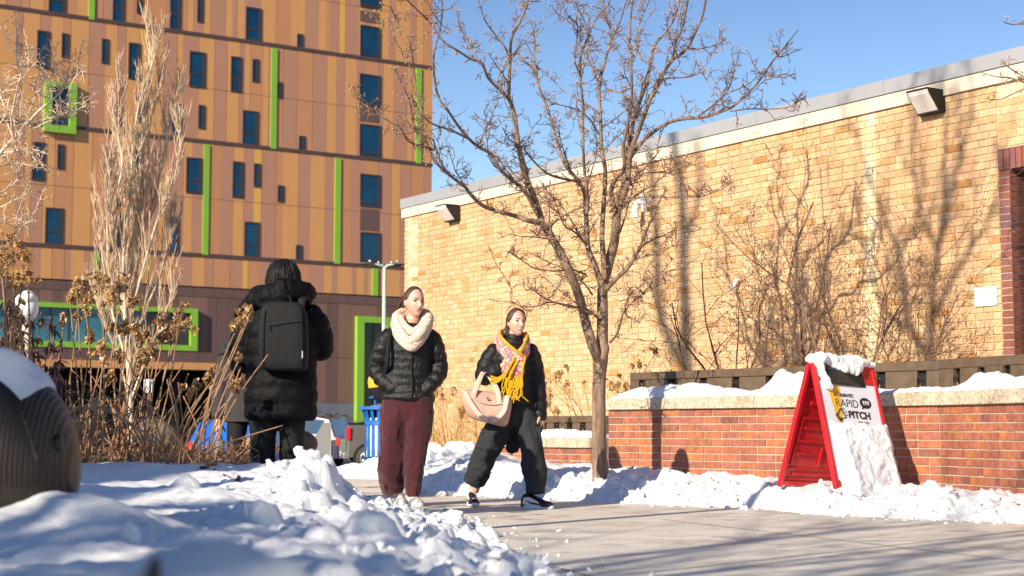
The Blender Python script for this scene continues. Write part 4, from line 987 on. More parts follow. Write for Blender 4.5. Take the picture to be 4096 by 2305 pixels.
def dryplant(base, heads, label, seed, D, mats=('flower', 'goldflower', 'petal'), extra=5, group='dried flower clumps', hs=(.045, .065), sr=.006, cat='dried plant', npet=190):
    rg = random.Random(seed); e = empty('dried_plant', tuple(base)); tag(e, label, cat, group); o = Vector(base)
    def stem(tip, r, bend=.1):
        b = Vector((rg.gauss(0, .07), rg.gauss(0, .07), 0)); L = tip.length
        mid = b.lerp(tip, .5)+Vector((-tip.x*bend+rg.gauss(0, .02), rg.gauss(0, .03), L*.06)); pts = spline([b, mid, tip], 7)
        mb = MB(); mb.tube(pts, [r*(1-.4*i/14) for i in range(15)], 5)
        for i in range(1, 14, 2): mb.ball(pts[i], (r*1.5, r*1.5, r*.8), 5, 3)
        mb.build('stem', M['stem'], e, True); return pts
    for (x, y, rad, *dd) in heads:
        tip = P(x, y, D+(dd[0] if dd else rg.uniform(-.4, .4)))-o; h = rad/F*D
        pts = stem(tip-Vector((0, 0, h*1.0)), sr, rg.uniform(-.1, .25))
        mb = MB(); top = pts[-1]
        for _ in range(14):
            d = rdir(rg, Vector((0, 0, 1)), .8); mb.tube([top-Vector((0, 0, h*.4)), top+Vector((0, 0, h*.5))+d*h*rg.uniform(.4, 1.0)], [.0018, .001], 3, 0, caps=False)
        c = top+Vector((0, 0, h*.75))
        for _ in range(9):
            cc = c+Vector((rg.gauss(0, h*.42), rg.gauss(0, h*.42), rg.gauss(0, h*.5))); blob_petals(mb, cc, h*.36, npet//9, rg, mats=(0, 1, 2), cone=1.1)
        mb.build('flower_head', [M[m] for m in mats], e)
    for _ in range(extra):
        a = rg.uniform(-.5, .5); stem(Vector((a, rg.uniform(-.3, .3), rg.uniform(.3, .75))), sr*.9)
    return e
def gb(x, D, z=.30): v = P(x, 1800, D); return (v.x, v.y, z)
G_ = ('goldflower', 'flower', 'petal')
dryplant(gb(60, 8.8), [(30, 960, 62), (110, 1010, 50), (60, 1090, 60), (10, 1040, 60), (115, 1100, 40), (80, 1230, 36)], 'tall clump of dry golden hydrangea heads at the left edge', 1, 8.8, G_, hs=(.05, .07), sr=.008)
dryplant(gb(330, 9.6), [(345, 1190, 55), (310, 1135, 40), (280, 1170, 32), (405, 1110, 40), (480, 1125, 45), (440, 1180, 36), (405, 1395, 38), (360, 1340, 30)], 'clump of dry golden hydrangea heads left of the pale columnar tree', 2, 9.6, G_, extra=9)
dryplant(gb(500, 10.4), [(500, 1300, 32), (455, 1300, 32), (545, 1300, 28), (570, 1335, 34), (590, 1400, 48), (560, 1440, 30), (480, 1420, 28), (640, 1275, 30), (450, 1500, 24), (530, 1200, 26)], 'tangled clump of dry brown hydrangea heads in front of the columnar tree', 3, 10.4, extra=14)
dryplant(gb(600, 9.9), [(712, 1285, 48), (725, 1240, 32), (650, 1330, 36), (690, 1320, 36), (620, 1380, 38)], 'leaning dry hydrangea with a large brown head before the green window frame', 4, 9.9, extra=12)
dryplant(gb(700, 9.3), [(835, 1510, 32), (790, 1540, 26), (860, 1480, 22), (770, 1560, 20), (730, 1545, 14)], 'low clump of dry brown hydrangea heads left of the long black coat', 5, 9.3, extra=12)
dryplant(gb(800, 9.2), [(975, 1270, 34), (940, 1300, 28), (1000, 1240, 22), (955, 1425, 16), (960, 1520, 30), (935, 1545, 24)], 'thin dry hydrangea stems crossing in front of the black coat sleeve', 6, 9.2, extra=7)
dryplant(gb(250, 9.8), [(255, 1275, 24), (310, 1265, 18)], 'sparse dry stems behind the ribbed bronze sculpture', 7, 9.8, extra=16)
# dark curled evergreen shrub
rg = random.Random(9); e = empty('rhododendron', gb(110, 9.4)); tag(e, 'dark shrub with drooping curled leaves behind the ribbed sculpture', 'shrub'); o = e.location
tr, lf = MB(), MB()
for _ in range(40):
    x = rg.uniform(-60, 265); y = rg.uniform(1180, 1560) if x < 130 else rg.uniform(1250, 1560)
    tip = P(x, y, 9.4+rg.uniform(-.35, .35))-o; base = Vector((tip.x*.5+rg.gauss(0, .05), rg.gauss(0, .15), 0))
    pts = spline([base, base.lerp(tip, .6)+Vector((tip.x*.1, 0, 0)), tip], 5); tr.tube(pts, [.008-.0005*i for i in range(11)], 5)
    for q_ in (pts[-1], pts[-3], pts[-5]):
        for k in range(rg.randint(6, 9)):
            a = rg.uniform(0, 6.28); dn = Vector((math.cos(a)*.55, math.sin(a)*.55, -rg.uniform(.15, 1.2))).normalized(); Lf = rg.uniform(.05, .10); w = Lf*.13; sd = dn.cross(Vector((0, 0, 1))).normalized()
            b = q_; m_ = b+dn*Lf*.5; t_ = b+dn*Lf; nz_ = sd.cross(dn)*w*.5
            lf.add([b, m_+sd*w, m_-sd*w, t_, m_+nz_], [(0, 1, 4), (0, 4, 2), (1, 3, 4), (4, 3, 2)], 0)
        if rg.random() < .4: lf.ball(q_+Vector((0, 0, .015)), (.009, .009, .02), 6, 4)
tr.build('stem', M['stem'], e, True); lf.build('foliage', M['leaf'], e)
# plants by the buff wall
dryplant(gb(2330, 17.6, .4), [(2225, 1510, 24), (2180, 1525, 24), (2195, 1575, 22), (2240, 1490, 20), (2270, 1470, 14), (2335, 1525, 12), (2262, 1525, 28), (2175, 1560, 20), (2230, 1640, 18), (2190, 1610, 14)], 'dry golden hydrangea against the buff wall between the smiling person and the trunk', 8, 17.2, G_, extra=4, group=None, sr=.005, npet=110)
dryplant(gb(2520, 15.6, .75), [(2440, 1535, 22), (2470, 1545, 20), (2500, 1540, 14), (2620, 1400, 16), (2560, 1455, 18), (2530, 1460, 10), (2480, 1500, 12)], 'dry golden hydrangea on the planter right of the tree trunk', 10, 15.6, G_, extra=3, group=None, sr=.005, npet=110)
def reeds(base, n, label, seed, xr, top, D, heads=()):
    rg = random.Random(seed); e = empty('twig_shrub', tuple(base)); tag(e, label, 'shrub', 'yellow twigged shrubs by the buff wall'); o = Vector(base); mb = MB()
    for _ in range(n):
        x = rg.uniform(*xr); y = rg.uniform(*top); tip = P(x, y, D+rg.uniform(-.5, .3))-o; b = Vector((tip.x*.25+rg.gauss(0, .12), rg.gauss(0, .12), 0)); pts = spline([b, b.lerp(tip, .5)+Vector((rg.gauss(0, .03), 0, .05)), tip], 6)
        mb.tube(pts, [.006-.0003*i for i in range(13)], 4)
        for _ in range(rg.randint(1, 4)):
            i = rg.randrange(3, 11); d = rdir(rg, (pts[i+1]-pts[i]).normalized(), .5); mb.tube([pts[i], pts[i]+d*rg.uniform(.1, .3)], [.004, .002], 3, caps=False)
    mb.build('stem', M['gold'], e, True)
    if heads:
        for x, y, r in heads:
            mb = MB(); blob_petals(mb, P(x, y, D)-o, r/F*D, 90, rg); mb.build('flower_head', [M['flower'], M['goldflower'], M['petal']], e)
reeds(gb(1790, 19.0, .05), 60, 'yellow twigged shrub beside the maroon trousers at the wall corner', 41, (1650, 1870), (1520, 1790), 19.0, [(1758, 1560, 16), (1770, 1590, 12), (1745, 1575, 10)])
reeds(gb(1940, 18.4, .05), 70, 'yellow twigged shrub behind the blush tote bag', 42, (1800, 2110), (1540, 1800), 18.2, [(1815, 1565, 14), (1850, 1640, 14), (1845, 1660, 12)])
# ------------------------------------------------------------------ ribbed sculpture with snow on its back
sc = empty('sculpture', (-2.05, 4.9, .2)); tag(sc, 'dark ribbed dome shaped sculpture half buried in snow at the left edge', 'sculpture')
so_ = Vector((-2.05, 4.9, .2))
def silh(D, pts): return [P(x, y, D) for x, y in pts]
cst = P(-160, 1900, 4.9); 
# dome: superellipsoid leaning shell around centre
sc.location = (cst.x, 4.9, cst.z); 
t = NT('ribbed dark bronze'); v = t.coord(); wv = t.new('ShaderNodeTexWave'); wv.bands_direction = 'X'; wv.inputs['Scale'].default_value = 26; wv.inputs['Distortion'].default_value = .6; t.l.new(t.coord((1, .6, .25)), wv.inputs['Vector'])
t.col(t.mix(.6, (.030, .020, .015, 1), t.ramp(t.noise(5, v, 5), [(.35, (.014, .010, .008, 1)), (.7, (.075, .050, .034, 1))]), 'MIX')); t.b.inputs['Roughness'].default_value = .5; t.b.inputs['Metallic'].default_value = .3
t.bump(wv.outputs['Fac'], .35, .006); M['ribbed'] = t.m
mb = MB(); N1, N2 = 64, 40; R = []
hx = (310+160)/F*4.9; hz = (1900-1395)/F*4.9
for i in range(N2+1):
    th = math.pi*i/N2; z = -math.cos(th); q = max(math.sin(th), .02)
    zz = z*hz if z > 0 else z*.55*hz
    k = 1.0 + (.0 if z > 0 else .0)
    R.append([Vector((q**.9*math.cos(2*math.pi*j/N1)*hx, q**.9*math.sin(2*math.pi*j/N1)*.33, zz)) for j in range(N1)])
mb.rings(R); mb.build('shell', M['ribbed'], sc, True)
def on_dome(x, y, off=.0):
    """point of the shell seen at a photo pixel, in the sculpture's own space"""
    r = ray(x, y); c = Vector(sc.location); o_ = Vector((0, 0, CAMZ))-c
    S_ = Vector((1/hx, 1/.33, 1/hz)); a = Vector((r.x*S_.x, r.y*S_.y, r.z*S_.z)); b = Vector((o_.x*S_.x, o_.y*S_.y, o_.z*S_.z))
    A_ = a.dot(a); B_ = 2*a.dot(b); C_ = b.dot(b)-(1+off)**2; dd = B_*B_-4*A_*C_
    k = (-B_-math.sqrt(max(dd, 0)))/(2*A_); return o_+r*k
for pth, rr in (([(0, 1500), (60, 1600), (110, 1720), (150, 1850)], .008), ([(120, 1530), (200, 1640), (245, 1760)], .005)):
    mb = MB(); pp = spline([on_dome(x, y, .0) for x, y in pth], 6); mb.tube(pp, [rr]*len(pp), 6); mb.build('seam', M['ribbed'], sc, True)
mb = MB(); p = on_dome(235, 1775, 0.0); mb.ball(p, (.013, .02, .03), 12, 8); mb.build('eye_hole', M['blackmetal'], sc, True)
mb = MB(); nx = 60; nw = 16; rws = []
for i in range(nx+1):
    a = -1.75+ (i/nx)*(1.75+0.84); row = []
    for j in range(nw+1):
        b = (j/nw-.5)*1.9; u = Vector((math.sin(a)*math.cos(b*.55), math.sin(b*.6), math.cos(a)*math.cos(b*.55))); edge = min(1, min(i, nx-i)/3, min(j, nw-j)/3)
        rws_ = 1.0 + (.05+.02*noise.noise(u*6)+.008*fbm(u*18, 3))*edge**.5 + .0015
        row.append(Vector((u.x*hx*rws_, u.y*.33*rws_, u.z*hz*rws_)))
    rws.append(row)
mb.v = [tuple(p+Vector(sc.location)) for r_ in rws for p in r_]; mb.f = [(i*(nw+1)+j, i*(nw+1)+j+1, (i+1)*(nw+1)+j+1, (i+1)*(nw+1)+j) for i in range(nx) for j in range(nw)]; mb.m = [0]*len(mb.f); mb.r = [.5]*len(mb.f)
tag(mb.build('snow_pile', M['snow'], smooth=True), 'thick band of snow lying on the back of the ribbed sculpture', 'snow')
# dark twigs poking out of the snow bank
for i, (pth, r, lb) in enumerate((([(290, 1850), (340, 1850), (380, 1840), (402, 1822)], .010, 'short dark twig lying on the snow beside the ribbed sculpture'), ([(805, 1875), (830, 1872), (865, 1855)], .016, 'stubby dark stick in the snow left of the black trousers'), ([(860, 1878), (900, 1900), (925, 1912)], .007, 'thin dark twig pressed into the snow below the stubby stick'), ([(950, 1925), (956, 1918), (958, 1908)], .014, 'dark round twig end poking out of the snow bank'))):
    pts = []
    for x, y in pth:
        # march along the ray to the snow surface
        r_ = ray(x, y); k = 4.0
        while k < 12 and CAMZ + r_.z*k/r_.y > near_snow(r_.x/r_.y*k, k): k += .02
        pts.append(Vector((r_.x/r_.y*k, k-.02, CAMZ+r_.z*k/r_.y)))
    mb = MB(); pts = spline(pts, 4); mb.tube(pts, [r*(1-.3*j/len(pts)) for j in range(len(pts))], 6); tag(mb.build('twig', M['leaf'], smooth=True), lb, 'twig')
r_ = ray(600, 2262); k = 1.5; 
pt = Vector((r_.x/r_.y*k, k, CAMZ+r_.z*k/r_.y)); mb = MB(); mb.tube([pt+Vector((-.01, 0, -.16)), pt+Vector((.0, 0, -.02)), pt+Vector((.003, .01, .006))], [.024, .014, .004], 8); tag(mb.build('stake', M['blackmetal'], smooth=True), 'blurred black pointed tip sticking up at the bottom edge of the snow', 'stake')
# ------------------------------------------------------------------ sandwich board
hl, hr = Vector((2.223, 11.7, 1.107)), Vector((2.76, 12.05, 1.07)); fo = Vector((.135, -.25, -.93)); bo = Vector((-.226, .20, -.93))
sg = empty('sandwich_board', ((hl+hr)/2+Vector((0, 0, -.98))).to_tuple()); tag(sg, 'red plastic sandwich board with a white poster standing in the snow', 'sign'); SO = Vector(sg.location)
def panel(top_l, top_r, off, name):
    ex = (top_r-top_l); W_ = ex.length; ex = ex.normalized(); ez = -(off.normalized()); ez = (ez-ex*ez.dot(ex)).normalized(); ny = ex.cross(ez).normalized()
    if (name == 'front_panel' and ny.y > 0) or (name == 'rear_panel' and ny.y < 0): ny = -ny
    H_ = off.length
    def T(u, w, d): return top_l + ex*u + (-ez)*w + ny*d - SO
    return T, W_, H_
def tbox(mb, T, u0, u1, w0, w1, d0, d1, m=0):
    mb.add([T(u, w, d) for u in (u0, u1) for w in (w0, w1) for d in (d0, d1)], [(0, 1, 3, 2), (4, 6, 7, 5), (0, 4, 5, 1), (2, 3, 7, 6), (0, 2, 6, 4), (1, 5, 7, 3)], m)
def make_panel(T, W_, H_, name):
    mb = MB(); fl = .0 ; t_ = .03
    tbox(mb, T, .02, W_-.02, 0.02, H_-.03, -.006, .0)             # skin
    for u0, u1 in ((0, .032), (W_-.032, W_)): tbox(mb, T, u0, u1, .0, H_, -.026, .012)
    tbox(mb, T, .032, W_-.032, H_-.05, H_-.015, -.024, .010); tbox(mb, T, .032, W_-.032, 0, .035, -.024, .010)
    tbox(mb, T, .032, W_-.032, .035, .15, -.006, .006)
    # moulded ribs on the inside face
    for (u0, u1, w0, w1) in ((.12, W_-.1, .30, .335), (.07, W_-.07, .42, .44), (.07, W_-.07, .60, .62), (.07, .09, .44, .60), (W_-.09, W_-.07, .44, .60), (.12, .30, .50, .52), (.34, .36, .66, .80), (.10, .25, .70, .72), (.42, .56, .70, .72), (.06, .08, .64, .80), (.1, W_-.1, .86, .88), (.06, W_-.06, .82, .83), (.06, W_-.06, .90, .91), (.08, .20, .2, .215)):
        tbox(mb, T, u0, u1, w0, w1, -.018, -.006)
    o = mb.build(name, M['redplastic'], sg); b = o.modifiers.new('b', 'BEVEL'); b.width = .005; b.segments = 2; b.limit_method = 'ANGLE'
    return o
Tf, Wf, Hf = panel(hl, hr, fo, 'front_panel'); fp = make_panel(Tf, Wf, Hf, 'front_panel')
Tb, Wb, Hb = panel(hl+Vector((-.02, .03, 0)), hr+Vector((-.02, .03, 0)), bo, 'rear_panel'); make_panel(Tb, Wb, Hb, 'rear_panel')
mb = MB(); hd = (hr-hl).normalized(); c0_ = hl-SO+Vector((-.01, .015, -.012)); mb.tube([c0_-hd*.006, c0_+hd*.045], [.024, .024], 14); c1_ = hr-SO+Vector((-.01, .015, -.012)); mb.tube([c1_-hd*.045, c1_+hd*.006], [.024, .024], 14); mb.build('hinge', M['redplastic'], sg, True)
mb = MB(); mb.tube([c0_-hd*.012, c0_-hd*.004], [.007, .009], 10); mb.build('hinge_pin', M['steel'], sg, True)
# black moulded handle flap
mb = MB(); 
rws = []
for i in range(13):
    u = .10+(Wf-.26)*i/12; a = i/12; row = []
    for j in range(9):
        w = .015+.16*(j/8)*(1-.35*(1-math.sin(a*math.pi))*0) ; d = .006+.035*math.sin(j/8*math.pi*.9)*math.sin(.4+a*math.pi*.8)
        row.append(Tf(u+.02*j/8*(.5+a), w, d))
    rws.append(row)
mb.v = [tuple(p) for r_ in rws for p in r_]; mb.f = [(i*9+j, i*9+j+1, (i+1)*9+j+1, (i+1)*9+j) for i in range(12) for j in range(8)]; mb.m = [0]*len(mb.f); mb.r = [.5]*len(mb.f); mb.build('handle_flap', M['blackplastic'], sg, True)
mb = MB(); tbox(mb, Tf, .035, Wf-.035, .155, Hf-.06, .0005, .0045); po = mb.build('poster', M['poster'], sg)
PD = .0065
def dec(pts, mat, name, d=PD):
    mb = MB(); mb.add([Tf(u, w, d) for u, w in pts], [tuple(range(len(pts)))]); return mb.build(name, M[mat], po)
ex_ = (Tf(1, 0, 0)-Tf(0, 0, 0)); ez_ = -(Tf(0, 1, 0)-Tf(0, 0, 0)); en_ = Tf(0, 0, 1)-Tf(0, 0, 0)
# yellow exclamation wedge
yp = [(.115, .195)] + [(.115+.008*math.cos(a)-.0, .190-.008*math.sin(a)) for a in (2.6, 2.0)] + [(.245, .178), (.255, .188), (.222, .485), (.165, .485)]
dec([(.108, .19), (.118, .180), (.222, .176), (.232, .186), (.205, .46), (.150, .46)], 'yink', 'yellow_wedge')
def text(s, u, w, h, mat, off=0.0, name='lettering', sx_=1.0, parent=None, T=None, axes=None, d=PD+.0015, bev=0.0):
    cu = bpy.data.curves.new('t', 'FONT'); cu.body = s; cu.size = h; cu.offset = off; cu.space_character = 1.0; cu.extrude = .0004
    o = bpy.data.objects.new('t', cu); COL.objects.link(o); dg = bpy.context.evaluated_depsgraph_get(); dg.update()
    me = bpy.data.meshes.new_from_object(o.evaluated_get(dg)); bpy.data.objects.remove(o)
    X_, Z_, N_ = axes or (ex_, ez_, en_); b = (T or Tf)(u, w, d)
    for v_ in me.vertices: c = v_.co.copy(); v_.co = b + X_*c.x*sx_ + Z_*c.y + N_*c.z
    me.materials.clear(); me.materials.append(M[mat]); me.name = name
    return link(bpy.data.objects.new(name, me), parent or po)
text("ACCELERATE'S", .155, .262, .034, 'ink', .0009, sx_=.90)
text("RAPID", .158, .343, .090, 'ink', -.0012, sx_=.95, name='lettering')
text("PITCH", .270, .425, .076, 'ink', .0026, sx_=1.08)
dec([(.475+.060*math.cos(a), .300+.043*math.sin(a)) for a in [2*math.pi*i/28 for i in range(28)]], 'ink', 'speech_bubble')
dec([(.435, .322), (.455, .338), (.425, .352)], 'ink', 'speech_bubble', PD+.0005)
M['whiteink'] = simple('white ink', (.75, .75, .8), .5, 0)
text("$$$", .441, .314, .046, 'whiteink', .0005, sx_=.95, d=PD+.003)
# megaphone outline
def stroke(pts, w=.0045, mat='ink'):
    mb = MB(); pp = [Tf(u, q, PD+.002) for u, q in pts]; mb.tube(pp, [w]*len(pp), 6); mb.build('megaphone_line', M[mat], po)
stroke([(.158, .405), (.200, .355), (.240, .425), (.180, .440), (.158, .405)]); stroke([(.150, .400), (.142, .415), (.158, .440), (.180, .440)]); stroke([(.170, .442), (.178, .462), (.190, .455), (.186, .442)])
stroke([(.222, .368), (.232, .352)], .003); stroke([(.238, .385), (.252, .378)], .003); stroke([(.245, .405), (.262, .408)], .003)
text("FREE, VOTE", .36, .463, .022, 'ink', .0, d=PD+.001)
# snow stuck on the board
mb = MB(); rws = []; NU, NW_ = 60, 70
for i in range(NU+1):
    u = .055+(Wf-.03)*i/NU; row = []
    for j in range(NW_+1):
        v_ = j/NW_; top = .465+.035*noise.noise(Vector((u*9, 2, 0)))+.018*noise.noise(Vector((u*30, 5, 0))) - .0*u
        w = top+(Hf+.09-top)*v_; ue = u+.02*noise.noise(Vector((w*9, 3, 1)))*(1 if 0 < i < NU else .3)
        edge = min(1, min(i, NU-i)/9, j/7)**.7; n3 = Vector((u*9, w*9, 7)); d = .006+edge*(.045+.045*v_+.016*noise.noise(n3*.7)+.013*fbm(n3*1.7, 4)+.008*noise.voronoi(n3*3)[0][0])
        row.append(Tf(ue, w, max(d, .007)))
    rws.append(row)
n_ = NW_+1; mb.v = [tuple(Vector(p)+SO) for r_ in rws for p in r_]; mb.f = [(i*n_+j, i*n_+j+1, (i+1)*n_+j+1, (i+1)*n_+j) for i in range(NU) for j in range(NW_)]; mb.m = [0]*len(mb.f); mb.r = [.5]*len(mb.f)
tag(mb.build('snow_patch', M['snow'], smooth=True), 'thick crust of snow covering the lower half of the white poster', 'snow')
mb = MB(); rg = random.Random(4)
def lump(c, r): mb.ball(c, r, 18, 12, nz=.35, fr=14)
for i in range(16):
    a = i/15; p = hl.lerp(hr, .03+.80*a)+Vector((0, 0, .018+.012*math.sin(a*9)))+Vector((0, -.01+.02*rg.random(), 0)); lump(p, (.05+.012*rg.random(), .05, .038+.018*math.sin(a*math.pi)))
for u, w, r in ((.05, .03, .035), (.06, .07, .034), (.07, .11, .036), (.085, .15, .04), (.10, .19, .034), (.12, .20, .03), (.30, .035, .045), (.36, .05, .045), (.42, .05, .045), (.25, .02, .04), (.46, .03, .035)): lump(Tf(u, w, .025)+SO, (r, r*.8, r))
for k in range(3): lump(hl.lerp(hr, .93+.03*k)+Vector((0, 0, .02)), (.03, .03, .024))
mbt = mb; tmp = remesh(mbt, 'snow_pile', M['snow'], .007, None, smooth_it=1, disp=lambda c: .006*fbm(c*22, 3)); tag(tmp, 'clumped snow hanging over the top edge of the red sandwich board', 'snow')
# ------------------------------------------------------------------ litter bin
TX = P(1535, 1900, 20.5); e = empty('litter_bin', (TX.x, 20.5, 0)); tag(e, 'bright blue slatted metal litter bin behind the maroon trousers', 'litter bin'); rb = .25
mb = MB(); ns_ = 18
for k in range(ns_):
    a = 2*math.pi*k/ns_; cs, sn = math.cos(a), math.sin(a); tn = Vector((-sn, cs, 0)); rd = Vector((cs, sn, 0)); w = .022
    prof = [(rb, .06), (rb, .62), (rb+.005, .70), (rb+.035, .84), (rb+.055, .87)]
    mb.rings([[rd*r_-tn*w+Vector((0, 0, z)), rd*r_+tn*w+Vector((0, 0, z)), rd*(r_-.008)+tn*w+Vector((0, 0, z)), rd*(r_-.008)-tn*w+Vector((0, 0, z))] for r_, z in prof])
mb.build('slats', M['bluepaint'], e)
def hoop(mb, r0, r1, z0, z1, n=40):
    mb.rings([[Vector((r*math.cos(2*math.pi*j/n), r*math.sin(2*math.pi*j/n), z)) for j in range(n)] for r, z in ((r0, z0), (r1, z0), (r1, z1), (r0, z1))], caps=False, closed=True)
for nm, a_ in (('base_band', (rb-.012, rb+.006, .0, .09)), ('middle_band', (rb-.012, rb+.006, .66, .72)), ('rim', (rb+.02, rb+.082, .855, .895))):
    mb = MB(); hoop(mb, *a_); mb.build(nm, M['bluepaint'], e, False)
mb = MB(); mb.cyl((0, 0), rb-.035, .05, .86, 32); mb.build('liner', M['blackmetal'], e, True)
mb = MB(); n = 60; R = []
for i in range(20):
    z = .25+.50*i/19; R.append([Vector(((rb-.014+.010*noise.noise(Vector((j*.5, z*6, 1))))*math.cos(2*math.pi*j/n), (rb-.014+.010*noise.noise(Vector((j*.5, z*6, 1))))*math.sin(2*math.pi*j/n), z+.10*noise.noise(Vector((j*.35, 4, 0)))*(1-i/19))) for j in range(n)])
mb.rings(R, caps=False); mb.build('bin_bag', M['bagplastic'], e, True)
for q in (-1, 1):
    mb = MB(); mb.tube([Vector((.11*q, .1*q, .6)), Vector((.11*q, .1*q, 1.02))], [.014, .014], 8); mb.build('lid_post', M['bluepaint'], e, True)
mb = MB(); mb.rings([[Vector((r*math.cos(2*math.pi*j/32), r*math.sin(2*math.pi*j/32), z)) for j in range(32)] for r, z in ((.20, 1.0), (.205, 1.015), (.16, 1.035), (.03, 1.045))]); mb.build('lid', M['bluepaint'], e, True)
mb = MB(); mb.rings([[Vector((r*math.cos(2*math.pi*j/32), r*math.sin(2*math.pi*j/32), z)) for j in range(32)] for r, z in ((.2, .86), (.19, .90), (.1, .93), (.02, .94))]); mb.build('inner_funnel', M['steel'], e, True)
# ------------------------------------------------------------------ street lamp
LD = 55.0; b_ = P(1533, 1700, LD); e = empty('street_lamp', (b_.x, LD, -.65)); tag(e, 'pale street lamp with four flat heads before the panelled building', 'street lamp')
zt = P(1533, 1058, LD).z+.65; M['lampgrey'] = simple('pale lamp grey', (.50, .56, .47), .5, .05, 2)
mb = MB(); mb.tube([Vector((0, 0, 0)), Vector((0, 0, zt-.1))], [.085, .062], 12); mb.build('pole', M['lampgrey'], e, True)
for dx, dy in ((-.62, -.2), (.58, -.1), (-.30, .45), (.28, .45)):
    mb = MB(); mb.tube([Vector((0, 0, zt-.12)), Vector((dx*.3, dy*.3, zt-.02)), Vector((dx, dy, zt))], [.04, .035, .03], 8); arm = mb.build('arm', M['lampgrey'], e, True)
    mb = MB(); mb.ball((dx, dy, zt+.01), (.30, .17, .045), 16, 6); hd_ = mb.build('lamp_head', M['rock'], e, True)
    mb = MB(); mb.ball((dx*.8, dy*.8, zt+.10), (.05, .05, .06), 10, 6); mb.build('sensor', M['steel'], hd_, True)
# ------------------------------------------------------------------ vehicles
def wheel(e, x, y, r, w=.22, rim='steel', side=-1):
    mb = MB(); n = 32
    prof = [(r*.62, -w/2), (r*.93, -w/2), (r, -w*.32), (r, w*.32), (r*.93, w/2), (r*.62, w/2)]
    mb.rings([[Vector((x+q*math.cos(2*math.pi*j/n), y+d, r+q*math.sin(2*math.pi*j/n))) for j in range(n)] for q, d in prof], caps=True)
    tyre = mb.build('wheel', M['tyre'], e, True)
    mb = MB(); yo = y+side*(w/2+.004)
    mb.rings([[Vector((x+q*math.cos(2*math.pi*j/n), y+side*d, r+q*math.sin(2*math.pi*j/n))) for j in range(n)] for q, d in ((r*.64, w/2-.01), (r*.66, w/2+.008), (r*.60, w/2+.008), (r*.58, w/2-.03))], caps=False)
    for k in range(6):
        a = 2*math.pi*k/6+.3; 
        for da in (-.12, .12): mb.tube([Vector((x+r*.12*math.cos(a), y+side*(w/2+.0), r+r*.12*math.sin(a))), Vector((x+r*.61*math.cos(a+da), y+side*(w/2-.005), r+r*.61*math.sin(a+da)))], [r*.065, r*.05], 6)
    mb.ball((x, y+side*(w/2), r), (r*.15, .03, r*.15), 12, 6); mb.build('rim', M[rim], tyre, True)
M['tyre'] = simple('tyre rubber', (.05, .045, .04), .85, .2, 8)
def carpaint(n, c): return simple(n, c, .3, .1, 2, coat=.6)
def car(loc, rz, Lc, Wc, prof, glassp, paint, label, group, wheels, wr, cat='car', name='parked_car', tail=None, extra=None, lightcol=(.45, .01, .01), cols=None):
    """prof: side outline (x,z) from rear bottom clockwise; narrower above the waist"""
    e = empty(name, loc, rz); tag(e, label, cat, group); zw = .55*max(z for _, z in prof)
    mb = MB(); hw = Wc/2
    def sec(y, sq): return [Vector((x, y*(1-(.16*max(0, z-zw)/(max(z_ for _, z_ in prof)-zw))), z if abs(y) < hw*.98 else z)) for x, z in prof]
    ys_ = [-hw, -hw*.97, hw*.97, hw]; R = []
    for y in ys_:
        sc_ = .985 if abs(y) == hw else 1.0; cx = Lc/2; R.append([Vector((cx+(v_.x-cx)*sc_, v_.y, .2+(v_.z-.2)*sc_)) for v_ in sec(y, 0)])
    mb.rings(R); b = mb.build('body', paint, e, False)
    for gp in glassp:
        for s in (-1, 1):
            mb = MB(); R = []
            for o in (.0, .012): R.append([Vector((x, s*(hw*(1-.16*max(0, z-zw)/(max(z_ for _, z_ in prof)-zw))+o-.002), z)) for x, z in gp])
            mb.rings(R); mb.build('window', M['darkglass2'], e)
    for x in wheels:
        for s in (-1, 1):
            mb = MB(); n = 28; mb.rings([[Vector((x+wr*1.17*math.cos(2*math.pi*j/n), s*(hw+.004)+d, wr+wr*1.17*math.sin(2*math.pi*j/n))) for j in range(n)] for d in (-.02*s, .004*s)]); mb.build('wheel_arch', M['blackmetal'], e)
            wheel(e, x, s*(hw-.09), wr, .24, side=s)
    if tail:
        for s in (-1, 1):
            mb = MB(); x, z0_, z1_ = tail; mb.box((x, s*(hw-.06), (z0_+z1_)/2), (.05, .075, (z1_-z0_)/2)); mb.build('tail_light', M['tailred'], e)
    for bx in (-.02, Lc):
        mb = MB(); mb.box((bx, 0, .48), (.10, hw*.96, .09)); o = mb.build('bumper', M['chromegrey'], e); bv = o.modifiers.new('b', 'BEVEL'); bv.width = .03; bv.segments = 2
    for s in (-1, 1):
        mb = MB(); mb.box((Lc-.05, s*hw*.72, .78), (.06, .16, .08)); mb.build('headlight', M['lens'], e)
        mb = MB(); mb.ball((Lc*.62, s*(hw+.09), 1.12), (.07, .10, .08), 10, 6); mb.build('mirror', paint, e, True)
    return e
M['darkglass2'] = simple('car glass', (.01, .05, .11), .08, .2, .7); M['tailred'] = simple('red tail lens', (.62, .012, .012), .25, 0); M['chromegrey'] = simple('grey bumper', (.30, .29, .28), .35, .15, 3, metal=.5)
v = P(1372, 1800, 46.0)
pk = [(0, .45), (0, 1.38), (2.0, 1.38), (2.05, 1.30), (2.1, 1.75), (2.6, 1.90), (3.9, 1.88), (4.7, 1.32), (5.65, 1.20), (5.8, 1.0), (5.8, .42)]
car((v.x, 46.9, -.65), math.radians(8), 5.8, 1.95, pk, [[(2.25, 1.30), (2.30, 1.75), (3.0, 1.80), (3.0, 1.30)], [(3.1, 1.30), (3.1, 1.80), (3.85, 1.78), (4.5, 1.32)]], carpaint('dusty grey truck paint', (.12, .105, .09)), 'dusty grey pickup truck parked behind the blue litter bin', 'parked vehicles', (.58+.05, 4.6), .40, 'pickup truck', 'pickup_truck', tail=(.04, .95, 1.30))
